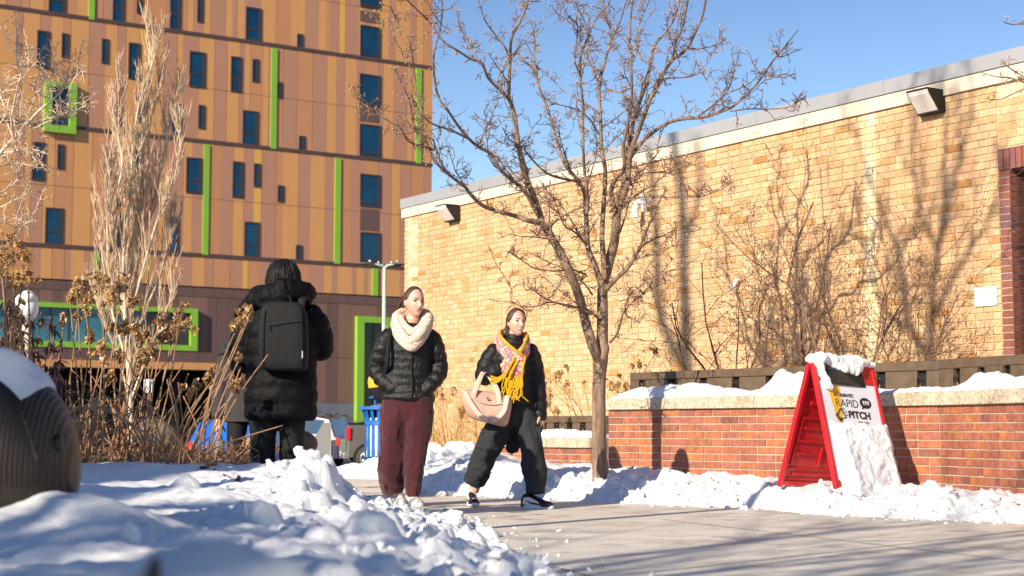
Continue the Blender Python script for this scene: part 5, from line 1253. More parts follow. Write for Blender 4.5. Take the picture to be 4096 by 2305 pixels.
v = P(1392, 1800, 50.5)
sv = [(0, .35), (0.02, .95), (.15, 1.05), (.35, 1.58), (.9, 1.68), (2.9, 1.70), (3.6, 1.15), (4.5, 1.02), (4.75, .85), (4.75, .35)]
car((v.x, 50.5, -.65), math.radians(180-12), 4.75, 1.85, sv, [[(.45, 1.12), (.55, 1.55), (1.3, 1.60), (1.3, 1.12)], [(1.4, 1.12), (1.4, 1.60), (2.3, 1.60), (2.3, 1.12)], [(2.4, 1.12), (2.4, 1.6), (2.8, 1.6), (3.3, 1.15)]], carpaint('navy paint', (.008, .012, .045)), 'navy blue estate car with a grey roof parked left of the pickup', 'parked vehicles', (.85, 3.85), .34, tail=(.05, .75, 1.0))
v = P(735, 1800, 38)
car((v.x+.9, 38.0, -.65), math.radians(78), 4.2, 1.75, [(0, .35), (0, .95), (.35, 1.42), (.9, 1.50), (2.3, 1.50), (3.1, 1.02), (4.0, .90), (4.2, .7), (4.2, .35)], [[(.35, 1.0), (.55, 1.38), (1.2, 1.42), (1.2, 1.0)], [(1.3, 1.0), (1.3, 1.42), (2.2, 1.42), (2.75, 1.02)]], carpaint('bright blue paint', (.015, .13, .55)), 'bright blue small car parked beyond the dry plants', 'parked vehicles', (.8, 3.4), .32, tail=(.04, .7, .95))
# ------------------------------------------------------------------ small things behind the bank
D_ = 15.5; a = P(940, 1752, D_); b = P(1012, 1860, D_)
mb = MB(); c = Vector(((a.x+b.x)/2, D_, (a.z+0)/2)); mb.box(c, ((b.x-a.x)/2, .16, a.z/2)); o = mb.build('stone_block', M['stone']); bv = o.modifiers.new('b', 'BEVEL'); bv.width = .02; bv.segments = 3; tag(o, 'tan sandstone block standing between the two dark coated people', 'stone')
a = P(1235, 1690, 16.0); e = empty('information_panel', (P(1290, 1700, 16).x, 16, 0)); tag(e, 'slanted steel information panel behind the crest of the snow bank', 'sign')
mb = MB(); x0, x1 = P(1252, 1700, 16).x-e.location.x, P(1312, 1700, 16).x-e.location.x; zt_ = P(1300, 1692, 16).z; zb_ = P(1300, 1800, 16).z
mb.rings([[Vector((x1, y, zt_)), Vector((x1-.05, y, zt_)), Vector((x0-.02, y, zb_+.05)), Vector((x0+.02, y, zb_-.05)), Vector((x1, y, zb_-.1))] for y in (-.015, .015)]); mb.build('panel', M['steel'], e)
mb = MB(); mb.box((x1+.012, 0, (zt_+0)/2), (.014, .05, zt_/2)); mb.build('post', M['steel'], e)
a = P(593, 1545, 30); e = empty('notice_sign', (a.x, 30, -.65)); tag(e, 'small white notice board on a post in the dark behind the dry stems', 'sign')
mb = MB(); mb.box((0, 0, a.z+.65), (.085, .012, .13), rz=0); bo_ = mb.build('board', M['whiteplastic'], e); bv = bo_.modifiers.new('b', 'BEVEL'); bv.width = .02
mb = MB(); mb.tube([Vector((0, .03, 0)), Vector((0, .03, a.z+.8))], [.025, .025], 8); mb.build('post', M['blackmetal'], e)
# round snow topped post at far left
a = P(108, 1235, 14); e = empty('bollard_lamp', (a.x, 14, 0)); tag(e, 'round white globe on a post capped with snow at far left', 'lamp')
mb = MB(); mb.tube([Vector((0, 0, 0)), Vector((0, 0, a.z-.1))], [.045, .04], 12); mb.build('post', M['palebark'], e, True)
mb = MB(); mb.ball((0, 0, a.z), (.10, .10, .135), 20, 14, nz=.12, fr=6); mb.build('globe', M['whiteplastic'], e, True)
mb = MB(); mb.ball((.0, 0, a.z+.075), (.098, .10, .085), 22, 14, nz=.35, fr=9); q = mb.build('snow_pile', M['snow'], None, True); q.location = e.location; tag(q, 'pointed cap of snow on the round white globe', 'snow')
# rocks and mulch mound behind the bank
for i, (x, y, r, D_, lb) in enumerate(((1185, 1765, .11, 13.5, 'dark brown boulder right of the black trousers'), (620, 1735, .15, 13.0, 'brown boulder among the dry stems, nearer the coat'), (300, 1770, .17, 11.5, 'low brown boulder among the dry stems, beside the sculpture'))):
    p = P(x, y, D_); mb = MB(); mb.ball((0, 0, 0), (r*1.3, r, r*.9), 24, 16, nz=.7, fr=5); q = mb.build('boulder', M['rock'], None, True); q.location = p; tag(q, lb, 'boulder')
mound = grid(axis([(-7.5, -1.2, .06)]), axis([(9.6, 14.5, .06)]), lambda x, y: max(-.02, (.40+.04*fbm(Vector((x*4, y*4, 0)), 4))*sm(0, 1, (min(y-9.5, 14.6-y, -1.5-x+.35*noise.noise(Vector((y, 0, 0)))))*1.2)), 'soil_mound', M['soil']); tag(mound, 'brown mulch bed under the dry plants', kind='structure')
# fallen leaves and litter of dry stems on the mulch
rg = random.Random(8); mb = MB()
for _ in range(1500):
    x = rg.uniform(-4.6, -1.6); y = rg.uniform(9.9, 11.8); z = .40+rg.uniform(-.02, .08); d = rdir(rg, Vector((0, 0, .2)), 1); L_ = rg.uniform(.04, .16); mb.tube([Vector((x, y, z)), Vector((x, y, z))+d*L_], [.004, .002], 3, caps=False)
tag(mb.build('plant_litter', M['stem']), 'tangle of short broken dry stems on the mulch behind the snow bank', 'plant litter', kind='stuff')
# dark hedge before the building, black hedges added for canopy shade
def hedge(x0, x1, D_, z0, z1, label, seed, dep=.8, dens=420, mat='hedge', name='hedge', cat='hedge', group=None):
    rg = random.Random(seed); a, b = P(x0, 1700, D_).x, P(x1, 1700, D_).x; e = empty(name, ((a+b)/2, D_, z0)); tag(e, label, cat, group); w = (b-a)/2; H_ = z1-z0
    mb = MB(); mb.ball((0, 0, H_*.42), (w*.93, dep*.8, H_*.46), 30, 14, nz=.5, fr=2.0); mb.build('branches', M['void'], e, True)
    mb = MB()
    for _ in range(int(dens*w*2*H_)):
        u = Vector((rg.gauss(0, 1), rg.gauss(0, 1), rg.gauss(0, 1))).normalized(); k = 1+.14*noise.noise(u*4+Vector((seed, 0, 0)))
        p = Vector((u.x*w*k, u.y*dep*k, H_*.5+u.z*H_*.52*k)); p.x = max(min(p.x*1.08, w), -w); s = rg.uniform(.03, .07); a_ = rdir(rg, u, .8); b_ = a_.orthogonal().normalized(); c_ = a_.cross(b_)
        mb.add([p-b_*s, p+c_*s*.5+a_*s*.3, p+b_*s, p-c_*s*.5], [(0, 1, 2, 3)])
    mb.build('foliage', M[mat], e); return e
hedge(1150, 1460, 58, -.65, P(1300, 1655, 58).z, 'low dark clipped hedge before the grey building base', 51, 1.0, 150, group=None)
hedge(180, 560, 27, -.5, P(300, 1560, 27).z, 'black hedge added for the canopy shade behind the dry plants on the left', 52, .8, 260)
hedge(540, 715, 29, -.6, P(700, 1640, 29).z, 'lower black hedge added for the canopy shade, next to the blue car', 53, .8, 240)
# shade trees left of and behind the camera: their shadows fall into the picture
def shade_tree(x, y, h, label, seed, r=.14, maxl=4, spread=.5, fork=.35):
    rg = random.Random(seed); tr, tw, bd_ = MB(), MB(), MB(); e = empty('shade_tree', (x, y, 0)); tag(e, label, 'tree')
    p = Vector((0, 0, 0)); top = Vector((rg.gauss(0, .1), rg.gauss(0, .1), h*fork)); tr.tube(spline([p, p.lerp(top, .5)+Vector((.05, 0, 0)), top], 4), [r*(1-.03*i) for i in range(9)], 10)
    for k in range(6):
        a = k*1.05+rg.random()*.6; d = Vector((math.cos(a)*.45, math.sin(a)*.45, 1)).normalized(); grow(tr, tw, bd_, p.lerp(top, rg.uniform(.75, 1)), d, h*.42, r*.5, rg, 0, maxl-1, spread, .2, (2, 3), .007)
    tr.build('trunk', M['bark'], e, True); tw.build('crown', M['twig'], e, True)
def upwind(x, y, k): s_, z_ = hit(x, y, YB_O, YB_U); return yb(s_, 0, z_) - SUNV*k
def wall_shadow_tree(limbs, K, label, seed, dens=6, side=1.0):
    rg = random.Random(seed); tr, tw, bd_ = MB(), MB(), MB(); b0 = upwind(*limbs[0][0][0], K); e = empty('shade_tree', (b0.x, b0.y, 0)); tag(e, label, 'tree')
    for i, (px, r0, r1, dk) in enumerate(limbs):
        pts = [upwind(x, y, K+dk*j/(len(px)-1)+(rg.gauss(0, .1) if j else 0)) for j, (x, y) in enumerate(px)]
        if i == 0: pts = [Vector((b0.x-.1, b0.y, 0)), Vector((b0.x-.06, b0.y+.05, b0.z*.5))] + pts
        rr = [r0+(r1-r0)*j/(len(pts)-1) for j in range(len(pts))]; sp, sr = spline(pts, 5, rr); tr.tube(sp, sr, 8)
        Lg = sum((sp[j+1]-sp[j]).length for j in range(len(sp)-1)) if i else 2.0
        for _ in range(int(Lg*dens)):
            j = rg.randrange(len(sp)//3 if i == 0 else 1, len(sp)-1); d = (sp[j+1]-sp[j]).normalized(); grow(tw, tw, bd_, sp[j], rdir(rg, d*.7+Vector((0, 0, .4)), .7), rg.uniform(.25, .7), .009, rg, 1, 3, .6, .15, (1, 2), .005)
    o = e.location
    for q in (tr, tw): q.v = [(v[0]-o.x, v[1]-o.y, v[2]-o.z) for v in q.v]
    tr.build('trunk', M['bark'], e, True); tw.build('crown', M['twig'], e, True)
wall_shadow_tree([
 ([(3716, 1500), (3720, 1418), (3729, 1224), (3741, 1084), (3755, 996), (3790, 860), (3799, 820), (3852, 591), (3887, 468), (3890, 360)], .062, .010, .5),
 ([(3755, 996), (3685, 873), (3658, 679), (3650, 500), (3640, 400)], .028, .008, -.5), ([(3760, 960), (3773, 820), (3778, 662), (3781, 468), (3773, 345), (3790, 240)], .034, .008, .3),
 ([(3728, 1295), (3790, 1154), (3861, 1031), (3948, 890), (3992, 785), (4020, 640)], .036, .009, .8), ([(3861, 1031), (3900, 900), (3905, 760), (3900, 640)], .018, .006, .2),
 ([(3720, 1440), (3650, 1330), (3623, 1224), (3597, 1031), (3544, 890), (3492, 750), (3439, 591), (3425, 486)], .045, .009, -.8), ([(3597, 1031), (3640, 930), (3700, 767), (3658, 504)], .02, .006, -.3), ([(3640, 1320), (3540, 1250), (3492, 1119), (3448, 925), (3420, 760)], .03, .007, -1.0)],
 11.6, 'tall slim bare tree standing left of the picture beside the snow bank', 91)
wall_shadow_tree([([(2745, 1500), (2735, 1100), (2728, 800), (2700, 560), (2680, 400)], .13, .06, .3), ([(2745, 1480), (2640, 1250), (2625, 900), (2600, 600)], .09, .05, -.5), ([(2735, 1000), (2790, 800), (2800, 560)], .06, .03, .4)], 21.0, 'bare tree with a stout double trunk farther left of the picture', 98, dens=2)
shade_tree(-5.8, -2.0, 9, 'bare tree standing behind the viewer on the left', 92, .09)
shade_tree(-4.6, -4.2, 8.5, 'bare tree further behind the viewer on the plaza', 93, .09)
shade_tree(-6.6, -4.6, 8, 'bare tree behind the viewer, nearest the added evergreens', 94, .09)
def evergreen(x, y, h, r, label, seed, z0=.6, n=9000):  # unseen evergreens, added to shade the snow bank
    rg = random.Random(seed); e = empty('added_pine', (x, y, 0)); tag(e, label, 'tree'); mb = MB(); mb.tube([Vector((0, 0, 0)), Vector((0, 0, h))], [.14, .02], 8); mb.build('trunk', M['bark'], e, True); mb = MB()
    for _ in range(n):
        t_ = rg.random()**.8; z = z0+(h-z0)*t_; rr = r*(1-t_)**.65*(.6+.4*abs(math.sin(t_*34))); a = rg.uniform(0, 6.28); q = rr*rg.uniform(.3, 1)**.5; p = Vector((math.cos(a)*q, math.sin(a)*q, z)); s = rg.uniform(.06, .14)
        b_ = Vector((math.cos(a), math.sin(a), -.35)).normalized(); c_ = b_.cross(Vector((0, 0, 1))).normalized(); mb.add([p-b_*s, p+c_*s*.45, p+b_*s*1.4, p-c_*s*.45], [(0, 1, 2, 3)])
    mb.build('crown', M['hedge'], e)
evergreen(-11.0, -1.9, 7.6, 2.2, 'tallest conical evergreen, added left of the viewer to shade the snow bank', 95)
evergreen(-9.0, -3.1, 6.2, 1.6, 'middle evergreen, added behind the viewer on the left to shade the snow bank', 96)
evergreen(-8.4, -4.6, 5.4, 1.7, 'smallest evergreen, added behind the viewer on the left to shade the snow bank', 97)
evergreen(-9.6, -1.2, 6.6, 1.3, 'slender evergreen, added for snow shade between its broader neighbours left of the viewer', 99)
evergreen(-9.9, -2.9, 6.6, 1.6, 'densest evergreen, added for snow shade in the middle of the group left of the viewer', 100)
# ------------------------------------------------------------------ people
def xf(yaw, pitch=0.0): return Matrix.Rotation(yaw, 3, 'Z') @ Matrix.Rotation(pitch, 3, 'X')
def gs(x, c, w): return math.exp(-((x-c)/w)**2)
def head_point(u, s=1.0, off=0.0, smile=0.0):
    """u unit direction, face towards -y; returns a point of the head surface (z 0 at eye/ear centre height)"""
    x, y, z = u
    rx, ry, rz = .0755, .094, .118
    p = Vector((x*rx, y*ry, z*rz))
    if z < 0:
        k = (-z)**1.25
        p.x *= 1-.40*k
        if y > 0: p.y *= 1-.45*(-z)**.8
        else: p.y *= 1+.02*k
        p.y -= .016*k
    if y < 0:
        X, Z = p.x, p.z; ax = abs(X); f = min(1, -y*1.8)
        d = 0
        d += .0235*gs(X, 0, .0095+.16*max(0, -(Z)-.0)*(1 if Z < 0 else 0)*.5)*max(0, min(1, (.022-Z)/.052))*(1 if Z > -.036 else gs(Z, -.036, .006))   # nose
        d += .006*gs(ax, .014, .007)*gs(Z, -.033, .008)                               # nostril wings
        d -= .010*gs(ax, .031, .014)*gs(Z, .004, .011)                                # eye sockets
        d += .005*gs(ax, .030, .020)*gs(Z, .024, .008)                                # brow
        d += (.006+.006*smile)*gs(ax, .040, .018)*gs(Z, -.026-.0+.006*smile, .018)    # cheeks
        d += .0065*gs(X, 0, .020)*gs(Z, -.054, .006) + .0065*gs(X, 0, .018)*gs(Z, -.068, .006) - .005*gs(X, 0, .022)*gs(Z, -.061, .0035)
        d -= .004*gs(X, 0, .018)*gs(Z, -.080, .006); d += .009*gs(X, 0, .018)*gs(Z, -.098, .014)
        p.y -= d*f
    n = Vector((x/rx, y/ry, z/rz)).normalized()
    return (p + n*off)*s
def head_mesh(mb, c, R, s=1.0, n=72, k=64, smile=0.0, m=0):
    rings = []
    for i in range(k+1):
        th = math.pi*i/k; z = -math.cos(th); q = max(math.sin(th), .01); ring = []
        for j in range(n):
            a = 2*math.pi*j/n; ring.append(Vector(c) + R @ head_point((q*math.cos(a), q*math.sin(a), z), s, 0, smile))
        rings.append(ring)
    mb.rings(rings, m)
def on_face(c, R, X, Z, s=1.0, off=0.0, smile=0.0):
    """surface point at face coordinates (X right, Z up) in metres"""
    X /= s; Z /= s; z = max(min(Z/.118, .98), -.98); w = 1-.40*((-z)**1.25 if z < 0 else 0); q = math.sqrt(max(1-z*z, .001)); x = max(min(X/(.0755*w*1), q*.99), -q*.99)
    y = -math.sqrt(max(q*q-x*x, 0)); return Vector(c) + R @ head_point((x, y, z), s, off, smile)
def face_parts(c, R, s, body, haircol, lipw=.021, smile=0.0, brow=True):
    for sx_ in (-1, 1):
        mb = MB(); p = on_face(c, R, sx_*.0305*s, .005*s, s, -.0070, smile)
        mb.ball(p, (.0112*s, .0105*s, (.0080-.0022*smile)*s), 14, 10, M=R); mb.build('eye', M['eyewhite'], body, True)
        mb = MB(); p2 = on_face(c, R, (sx_*.0305+.002)*s, .0045*s, s, .0020, smile); mb.ball(p2, (.0064*s, .0028*s, (.0056-.001*smile)*s), 10, 8, M=R); mb.build('iris', M['iris'], body, True)
        # upper lid / lash line
        mb = MB(); pts = [on_face(c, R, sx_*(.0305+t_*.0125)*s, (.0085+.0038*(1-t_*t_)-.001*smile)*s, s, .0018, smile) for t_ in (-1, -.5, 0, .5, 1)]; mb.tube(pts, [.0014*s, .0026*s, .0030*s, .0026*s, .0016*s], 6); mb.build('eyelashes', M['iris'], body, True)
        mb = MB(); pts = [on_face(c, R, sx_*(.030+t_*.017)*s, (.0245+.0045*(1-(t_-.2)**2))*s, s, .0016, smile) for t_ in (-1, -.6, -.2, .2, .6, 1)]; mb.tube(pts, [.0026*s, .0034*s, .0034*s, .0030*s, .0022*s, .001*s], 6); mb.build('eyebrow', haircol, body, True)
    lw = lipw*(1+.45*smile)
    up = [on_face(c, R, t_*lw*s, (-.0545+.0035*smile*t_*t_ - .0015*abs(t_))*s+.0035*smile*s*0, s, .0022, smile) for t_ in (-1, -.66, -.33, 0, .33, .66, 1)]
    lo = [on_face(c, R, t_*lw*.92*s, (-.0665-.006*smile+.0085*smile*t_*t_+.002*t_*t_)*s, s, .0024, smile) for t_ in (-1, -.66, -.33, 0, .33, .66, 1)]
    mb = MB(); mb.tube(up, [.0012*s, .0028*s, .0036*s, .0034*s, .0036*s, .0028*s, .0012*s], 8); mb.build('upper_lip', M['lips'], body, True)
    mb = MB(); mb.tube(lo, [.0012*s, .003*s, .0042*s, .0045*s, .0042*s, .003*s, .0012*s], 8); mb.build('lower_lip', M['lips'], body, True)
    mb = MB(); mid = [on_face(c, R, t_*lw*.86*s, (-.0605-.0008*smile+.0055*smile*t_*t_)*s, s, .0012, smile) for t_ in (-1, -.66, -.33, 0, .33, .66, 1)]
    mb.tube(mid, [.0012*s]+[(.0022+.0048*smile)*s]*5+[.0012*s], 8); mb.build('teeth' if smile > .5 else 'mouth', M['teeth'] if smile > .5 else M['iris'], body, True)
def ear(mb, c, R, s, sx_):
    p = Vector(c)+R @ Vector((sx_*.0745*s, .006*s, -.006*s)); mb.ball(p, (.009*s, .017*s, .030*s), 12, 10, M=R @ Matrix.Rotation(sx_*.35, 3, 'Z'))
def hair_cap(c, R, s, line, thick, mat, body, name='hair', n=150, k=110, seed=0, low=-.55, strand=.0022, front=None):
    """scalp shell: keeps the cells where line(x,y,z) is positive"""
    mb = MB(); V = []; keep = []
    for i in range(k+1):
        th = math.pi*i/k; z = -math.cos(th); q = math.sin(th)
        for j in range(n):
            a = 2*math.pi*j/n; u = Vector((q*math.cos(a), q*math.sin(a), z)); L_ = line(u); t_ = thick*min(1, max(L_, 0)/.28+.18)+strand*noise.noise(Vector((a*14 if front is None else u.x*26, u.y*4 if front is None else u.y*4, z*3+seed)))*min(1, max(L_, 0)*5)
            V.append(Vector(c)+R @ head_point(u, s, t_)); keep.append(L_)
    fs = []
    for i in range(k):
        for j in range(n):
            q4 = (i*n+j, i*n+(j+1) % n, (i+1)*n+(j+1) % n, (i+1)*n+j)
            if sum(keep[t_] for t_ in q4)/4 > 0: fs.append(q4)
    mb.v = [tuple(v_) for v_ in V]; mb.f = fs; mb.m = [0]*len(fs); mb.r = [.5]*len(fs)
    o = mb.build(name, mat, body, True); sd = o.modifiers.new('s', 'SOLIDIFY'); sd.thickness = .004; sd.offset = -1; return o
def hand(mb, wrist, d, pn, s=1.0, curl=.5, side=1, spread=.16):
    """d: pointing direction, pn: palm normal; palm, five bent tapering fingers"""
    d = Vector(d).normalized(); pn = Vector(pn); pn = (pn-d*pn.dot(d)).normalized(); w = d.cross(pn).normalized()*side
    W_ = Vector(wrist); R = Matrix((w, pn, d)).transposed()
    mb.tube(spline([W_-d*.03, W_+d*.02, W_+d*.055, W_+d*.085], 4), [.027*s]*4+[.031*s]*4+[.036*s]*4+[.032*s], 10)
    mb.ball(W_+d*.05*s, (.041*s, .016*s, .050*s), 14, 10, M=R)
    for i, (o, L_, r_) in enumerate(((-.030, .072, .0088), (-.010, .080, .0092), (.010, .075, .0088), (.029, .060, .0078))):
        p = W_+d*.085*s+w*o*s; v = (d+w*o*spread*6).normalized(); pts = [p-v*.015*s]
        for k, f in enumerate((.45, .30, .25)):
            pts.append(pts[-1]+v*L_*f*s*(1.2 if k == 0 else 1)); a = curl*(.7+.25*k); v = (v*math.cos(a)+pn*math.sin(a)).normalized()
        mb.tube(pts, [r_*s, r_*s, r_*.9*s, r_*.72*s], 8)
        mb.ball(pts[-1], (r_*.75*s,)*3, 8, 6)
    p = W_+d*.028*s-w*.034*s; v = (d*.75-w*.65+pn*.25).normalized(); pts = [p, p+v*.034*s]; v = (v*.7+d*.35+pn*curl*.6).normalized(); pts.append(pts[-1]+v*.030*s); pts.append(pts[-1]+v*.020*s)
    mb.tube(pts, [.0135*s, .0115*s, .0098*s, .0075*s], 8); mb.ball(pts[-1], (.0075*s,)*3, 8, 6)
def etube(mb, pts, rx, ry=None, n=28, k=6, disp=None, X=None, m=0):
    """smooth tube with elliptical sections; disp(t, angle, point) scales the radius"""
    ry = ry or rx; sp, sx_ = spline(pts, k, list(rx)); _, sy = spline(pts, k, list(ry)); R = []; N = len(sp)
    X = Vector(X) if X is not None else Vector((1, 0, 0))
    acc = 0
    for i in range(N):
        t_ = (sp[min(i+1, N-1)]-sp[max(i-1, 0)]).normalized(); x = (X-t_*X.dot(t_)); x = x.normalized() if x.length > .15 else Vector((0, 1, 0)); y = t_.cross(x).normalized()
        if i: acc += (sp[i]-sp[i-1]).length
        ring = []
        for j in range(n):
            a = 2*math.pi*j/n; d = x*math.cos(a)*sx_[i]+y*math.sin(a)*sy[i]; q = sp[i]+d
            f = disp(acc, a, q) if disp else 0.0; ring.append(q+d.normalized()*f)
        R.append(ring)
    mb.rings(R, m); return sp
def puff(pitch, amp, wr=.004, ph=0.0, fr=16):
    def f(t_, a, q): return amp*(abs(math.sin((t_+ph)*math.pi/pitch))**.55-.6) + wr*fbm(q*fr, 3)
    return f
def folds(amp, fr=6, st=.35):
    def f(t_, a, q): return amp*fbm(Vector((q.x*fr, q.y*fr, q.z*fr*st)), 3)
    return f
def creases(amp, fr, st, rid=.009):
    base = folds(amp, fr, st)
    def f(t_, a, q):
        n_ = noise.noise(Vector((q.x*11+q.z*5, q.y*11, q.z*7))); return base(t_, a, q) + rid*(max(0, 1-abs(n_)*3.2)**2)
    return f
def shoe(mb_up, mb_so, c, yaw, s=1.0, L_=.27, pitch=0.0, mb_b=None):
    R = xf(yaw, pitch); C = Vector(c)
    def T(x, y, z): return C + R @ Vector((x*s, y*s, z*s))
    st = [(-.100, .032, .075), (-.085, .036, .092), (-.04, .036, .098), (-.005, .037, .088), (.035, .042, .068), (.08, .047, .050), (.12, .046, .042), (.15, .036, .034), (.165, .018, .024)]
    rr_ = []
    for y, w, h in st:
        rr_.append([T(w*math.cos(a)*(1-.25*max(0, math.sin(a))), -y, .022+h*max(0, math.sin(a))**.8 if math.sin(a) > 0 else .016) for a in [2*math.pi*j/20 for j in range(20)]])
    mb_up.rings(rr_)
    so_r = []
    for z, k in ((0.0, .96), (.004, 1.02), (.022, 1.03), (.030, .99)):
        ring = []
        for j in range(36):
            a = 2*math.pi*j/36; yy = .028+.140*math.sin(a); wx = .046*math.cos(a)*(1+.10*math.sin(a))*(abs(math.cos(a))**-.25 if abs(math.cos(a)) > .2 else 1.2)
            ring.append(T(max(min(wx, .052), -.052)*k, -yy*k-.0*k, z))
        so_r.append(ring)
    mb_so.rings(so_r); return T
def person(name_label, loc, cat='person'):
    e = empty('person', loc); tag(e, name_label, cat); return e
# ================= P1: maroon trousers, black quilted jacket, cream scarf
p1c = P(1622, 2016, 12.56); e1 = person('person in a black quilted jacket, cream knitted scarf and maroon wide trousers', (p1c.x, 12.56, 0))
hc = Vector((.058, -.005, 1.612)); R1 = xf(math.radians(33), 0.02)
mb = MB(); head_mesh(mb, hc, R1, 1.03)
for s in (-1, 1): ear(mb, hc, R1, 1.03, s)
mb.tube(spline([(.04, .02, 1.30), (.042, .02, 1.42), (.052, .018, 1.50), (.056, .012, 1.56)], 4), [.07]*4+[.058]*4+[.054]*4+[.055], 16)
etube(mb, [(.0, .02, .80), (.0, .02, 1.0), (.02, .02, 1.2), (.03, .02, 1.36), (.035, .02, 1.42)], [.14, .12, .14, .13, .05], [.09, .09, .1, .08, .05])
for pts, r_ in (([(-.14, .02, 1.34), (-.22, .06, 1.08), (-.10, -.03, .93)], .035), ([(.18, .02, 1.34), (.25, .05, 1.06), (.15, -.03, .93)], .035), ([(-.08, .0, .85), (-.09, 0, .48), (-.07, .0, .08)], .036), ([(.09, .0, .85), (.085, -.03, .48), (.055, -.05, .08)], .036)): mb.tube(spline(pts, 5), [r_]*11, 10)
hand(mb, (-.10, -.03, .93), (.5, .1, -.8), (0, 1, 0), curl=.3); hand(mb, (.15, -.03, .93), (-.5, .1, -.8), (0, 1, 0), curl=.3, side=-1)
b1 = remesh(mb, 'body', M['skin'], .0036, e1, smooth_it=1)
face_parts(hc, R1, 1.03, b1, M['brownhair'])
def hl1(u): return (u.y*.95+u.z*.62+.02) if u.z > -.05 else (u.y*1.0+u.z*.9-.10)
def hline(u, a=.28, dz=0.0):
    z = u.z-dz
    return u.y+a+.30*z if z > .25 else u.y+a+.075-(.25-z)*1.4
hair_cap(hc, R1, 1.03, lambda u: min(hline(u, .27)+.02*noise.noise(Vector((u.x*9, u.z*9, 0))), u.z+.62), .009, M['brownhair'], b1, strand=.0016, front=1)
mb = MB(); 
pb = hc + R1 @ Vector((0, .100, .030))
rg = random.Random(2)
mb.ball(pb, (.030, .030, .026), 14, 10, M=R1)
for k in range(34):
    o = Vector((rg.gauss(0, .012), rg.gauss(0, .012), rg.gauss(0, .008))); e_ = Vector((-.10+rg.gauss(0, .018), .10+rg.gauss(0, .02), -.30+rg.gauss(0, .035)))
    pts = spline([pb+o*.4, pb+Vector((-.035, .035, -.01))+o, pb+Vector((-.06, .07, -.12))+o*1.6, pb+e_*.9], 6); mb.tube(pts, [.008-.0055*i/18 for i in range(19)], 5)
mb.build('ponytail', M['brownhair'], b1, True)
mb = MB(); n = 20; pe = hc + R1 @ Vector((-.079, .008, -.058)); mb.tube([pe+R1 @ Vector((0, .016*math.cos(2*math.pi*j/n), .018*math.sin(2*math.pi*j/n))) for j in range(n+1)], [.0022]*(n+1), 6); mb.build('earring', M['goldmetal'], b1, True)
# trousers
mb = MB(); fd = creases(.026, 6, .30, .011)
etube(mb, [(.01, .01, .93), (.01, .01, .84), (.01, .01, .72), (.0, .0, .64)], [.185, .205, .205, .17], [.12, .135, .135, .10], disp=folds(.008))
etube(mb, [(-.085, .01, .84), (-.092, .0, .66), (-.094, .0, .46), (-.108, -.01, .28), (-.100, .0, .14), (-.088, -.005, .085)], [.11, .112, .108, .108, .090, .072], [.12, .115, .105, .105, .092, .075], disp=fd, k=8)
etube(mb, [(.10, .01, .84), (.100, -.01, .66), (.088, -.03, .46), (.070, -.05, .28), (.058, -.06, .13), (.052, -.06, .075)], [.11, .112, .104, .090, .075, .062], [.12, .115, .10, .09, .08, .065], disp=fd, k=8)
remesh(mb, 'trousers', M['maroon'], .008, e1, smooth_it=2)
# jacket
mb = MB()
etube(mb, [(.008, .01, .815), (.01, .01, .86), (.006, .01, .96), (.012, .01, 1.10), (.022, .01, 1.24), (.03, .01, 1.34), (.036, .015, 1.40), (.04, .018, 1.445)], [.205, .216, .198, .188, .190, .172, .120, .075], [.135, .15, .138, .138, .14, .115, .085, .06], n=56, k=7, disp=puff(.063, .010, .004))
etube(mb, [(-.085, .012, 1.375), (-.150, .018, 1.325), (-.195, .03, 1.22), (-.232, .06, 1.08), (-.175, -.02, .985), (-.10, -.07, .92), (-.06, -.06, .885)], [.030, .075, .080, .074, .064, .056, .02], [.035, .080, .084, .078, .066, .058, .02], n=28, k=9, disp=puff(.070, .009, .007))
etube(mb, [(.13, .012, 1.375), (.195, .018, 1.325), (.236, .03, 1.22), (.258, .05, 1.08), (.225, -.02, .985), (.165, -.06, .92), (.12, -.05, .885)], [.030, .073, .076, .071, .061, .055, .02], [.035, .080, .082, .076, .065, .057, .02], n=28, k=9, disp=puff(.070, .009, .007))
etube(mb, [(.038, .03, 1.40), (.040, .04, 1.45)], [.075, .068], [.06, .05])
j1 = remesh(mb, 'jacket', M['puffer'], .0065, e1, smooth_it=0)
mb = MB(); zp = [(.055+.003*math.sin(i), -.132-.004*math.sin(i*.9), .83+.052*i) for i in range(10)]; mb.tube([Vector(p)+Vector((0, -.006, 0)) for p in zp], [.006]*10, 6); mb.build('zip', M['blackcloth'], j1, True)
mb = MB(); mb.tube(spline([(-.10, .06, 1.445), (-.125, -.06, 1.38), (-.135, -.135, 1.25), (-.14, -.13, 1.10), (-.17, .0, 1.02)], 6), [.017]*25, 6); mb.build('backpack_strap', M['blackcloth'], e1, True)
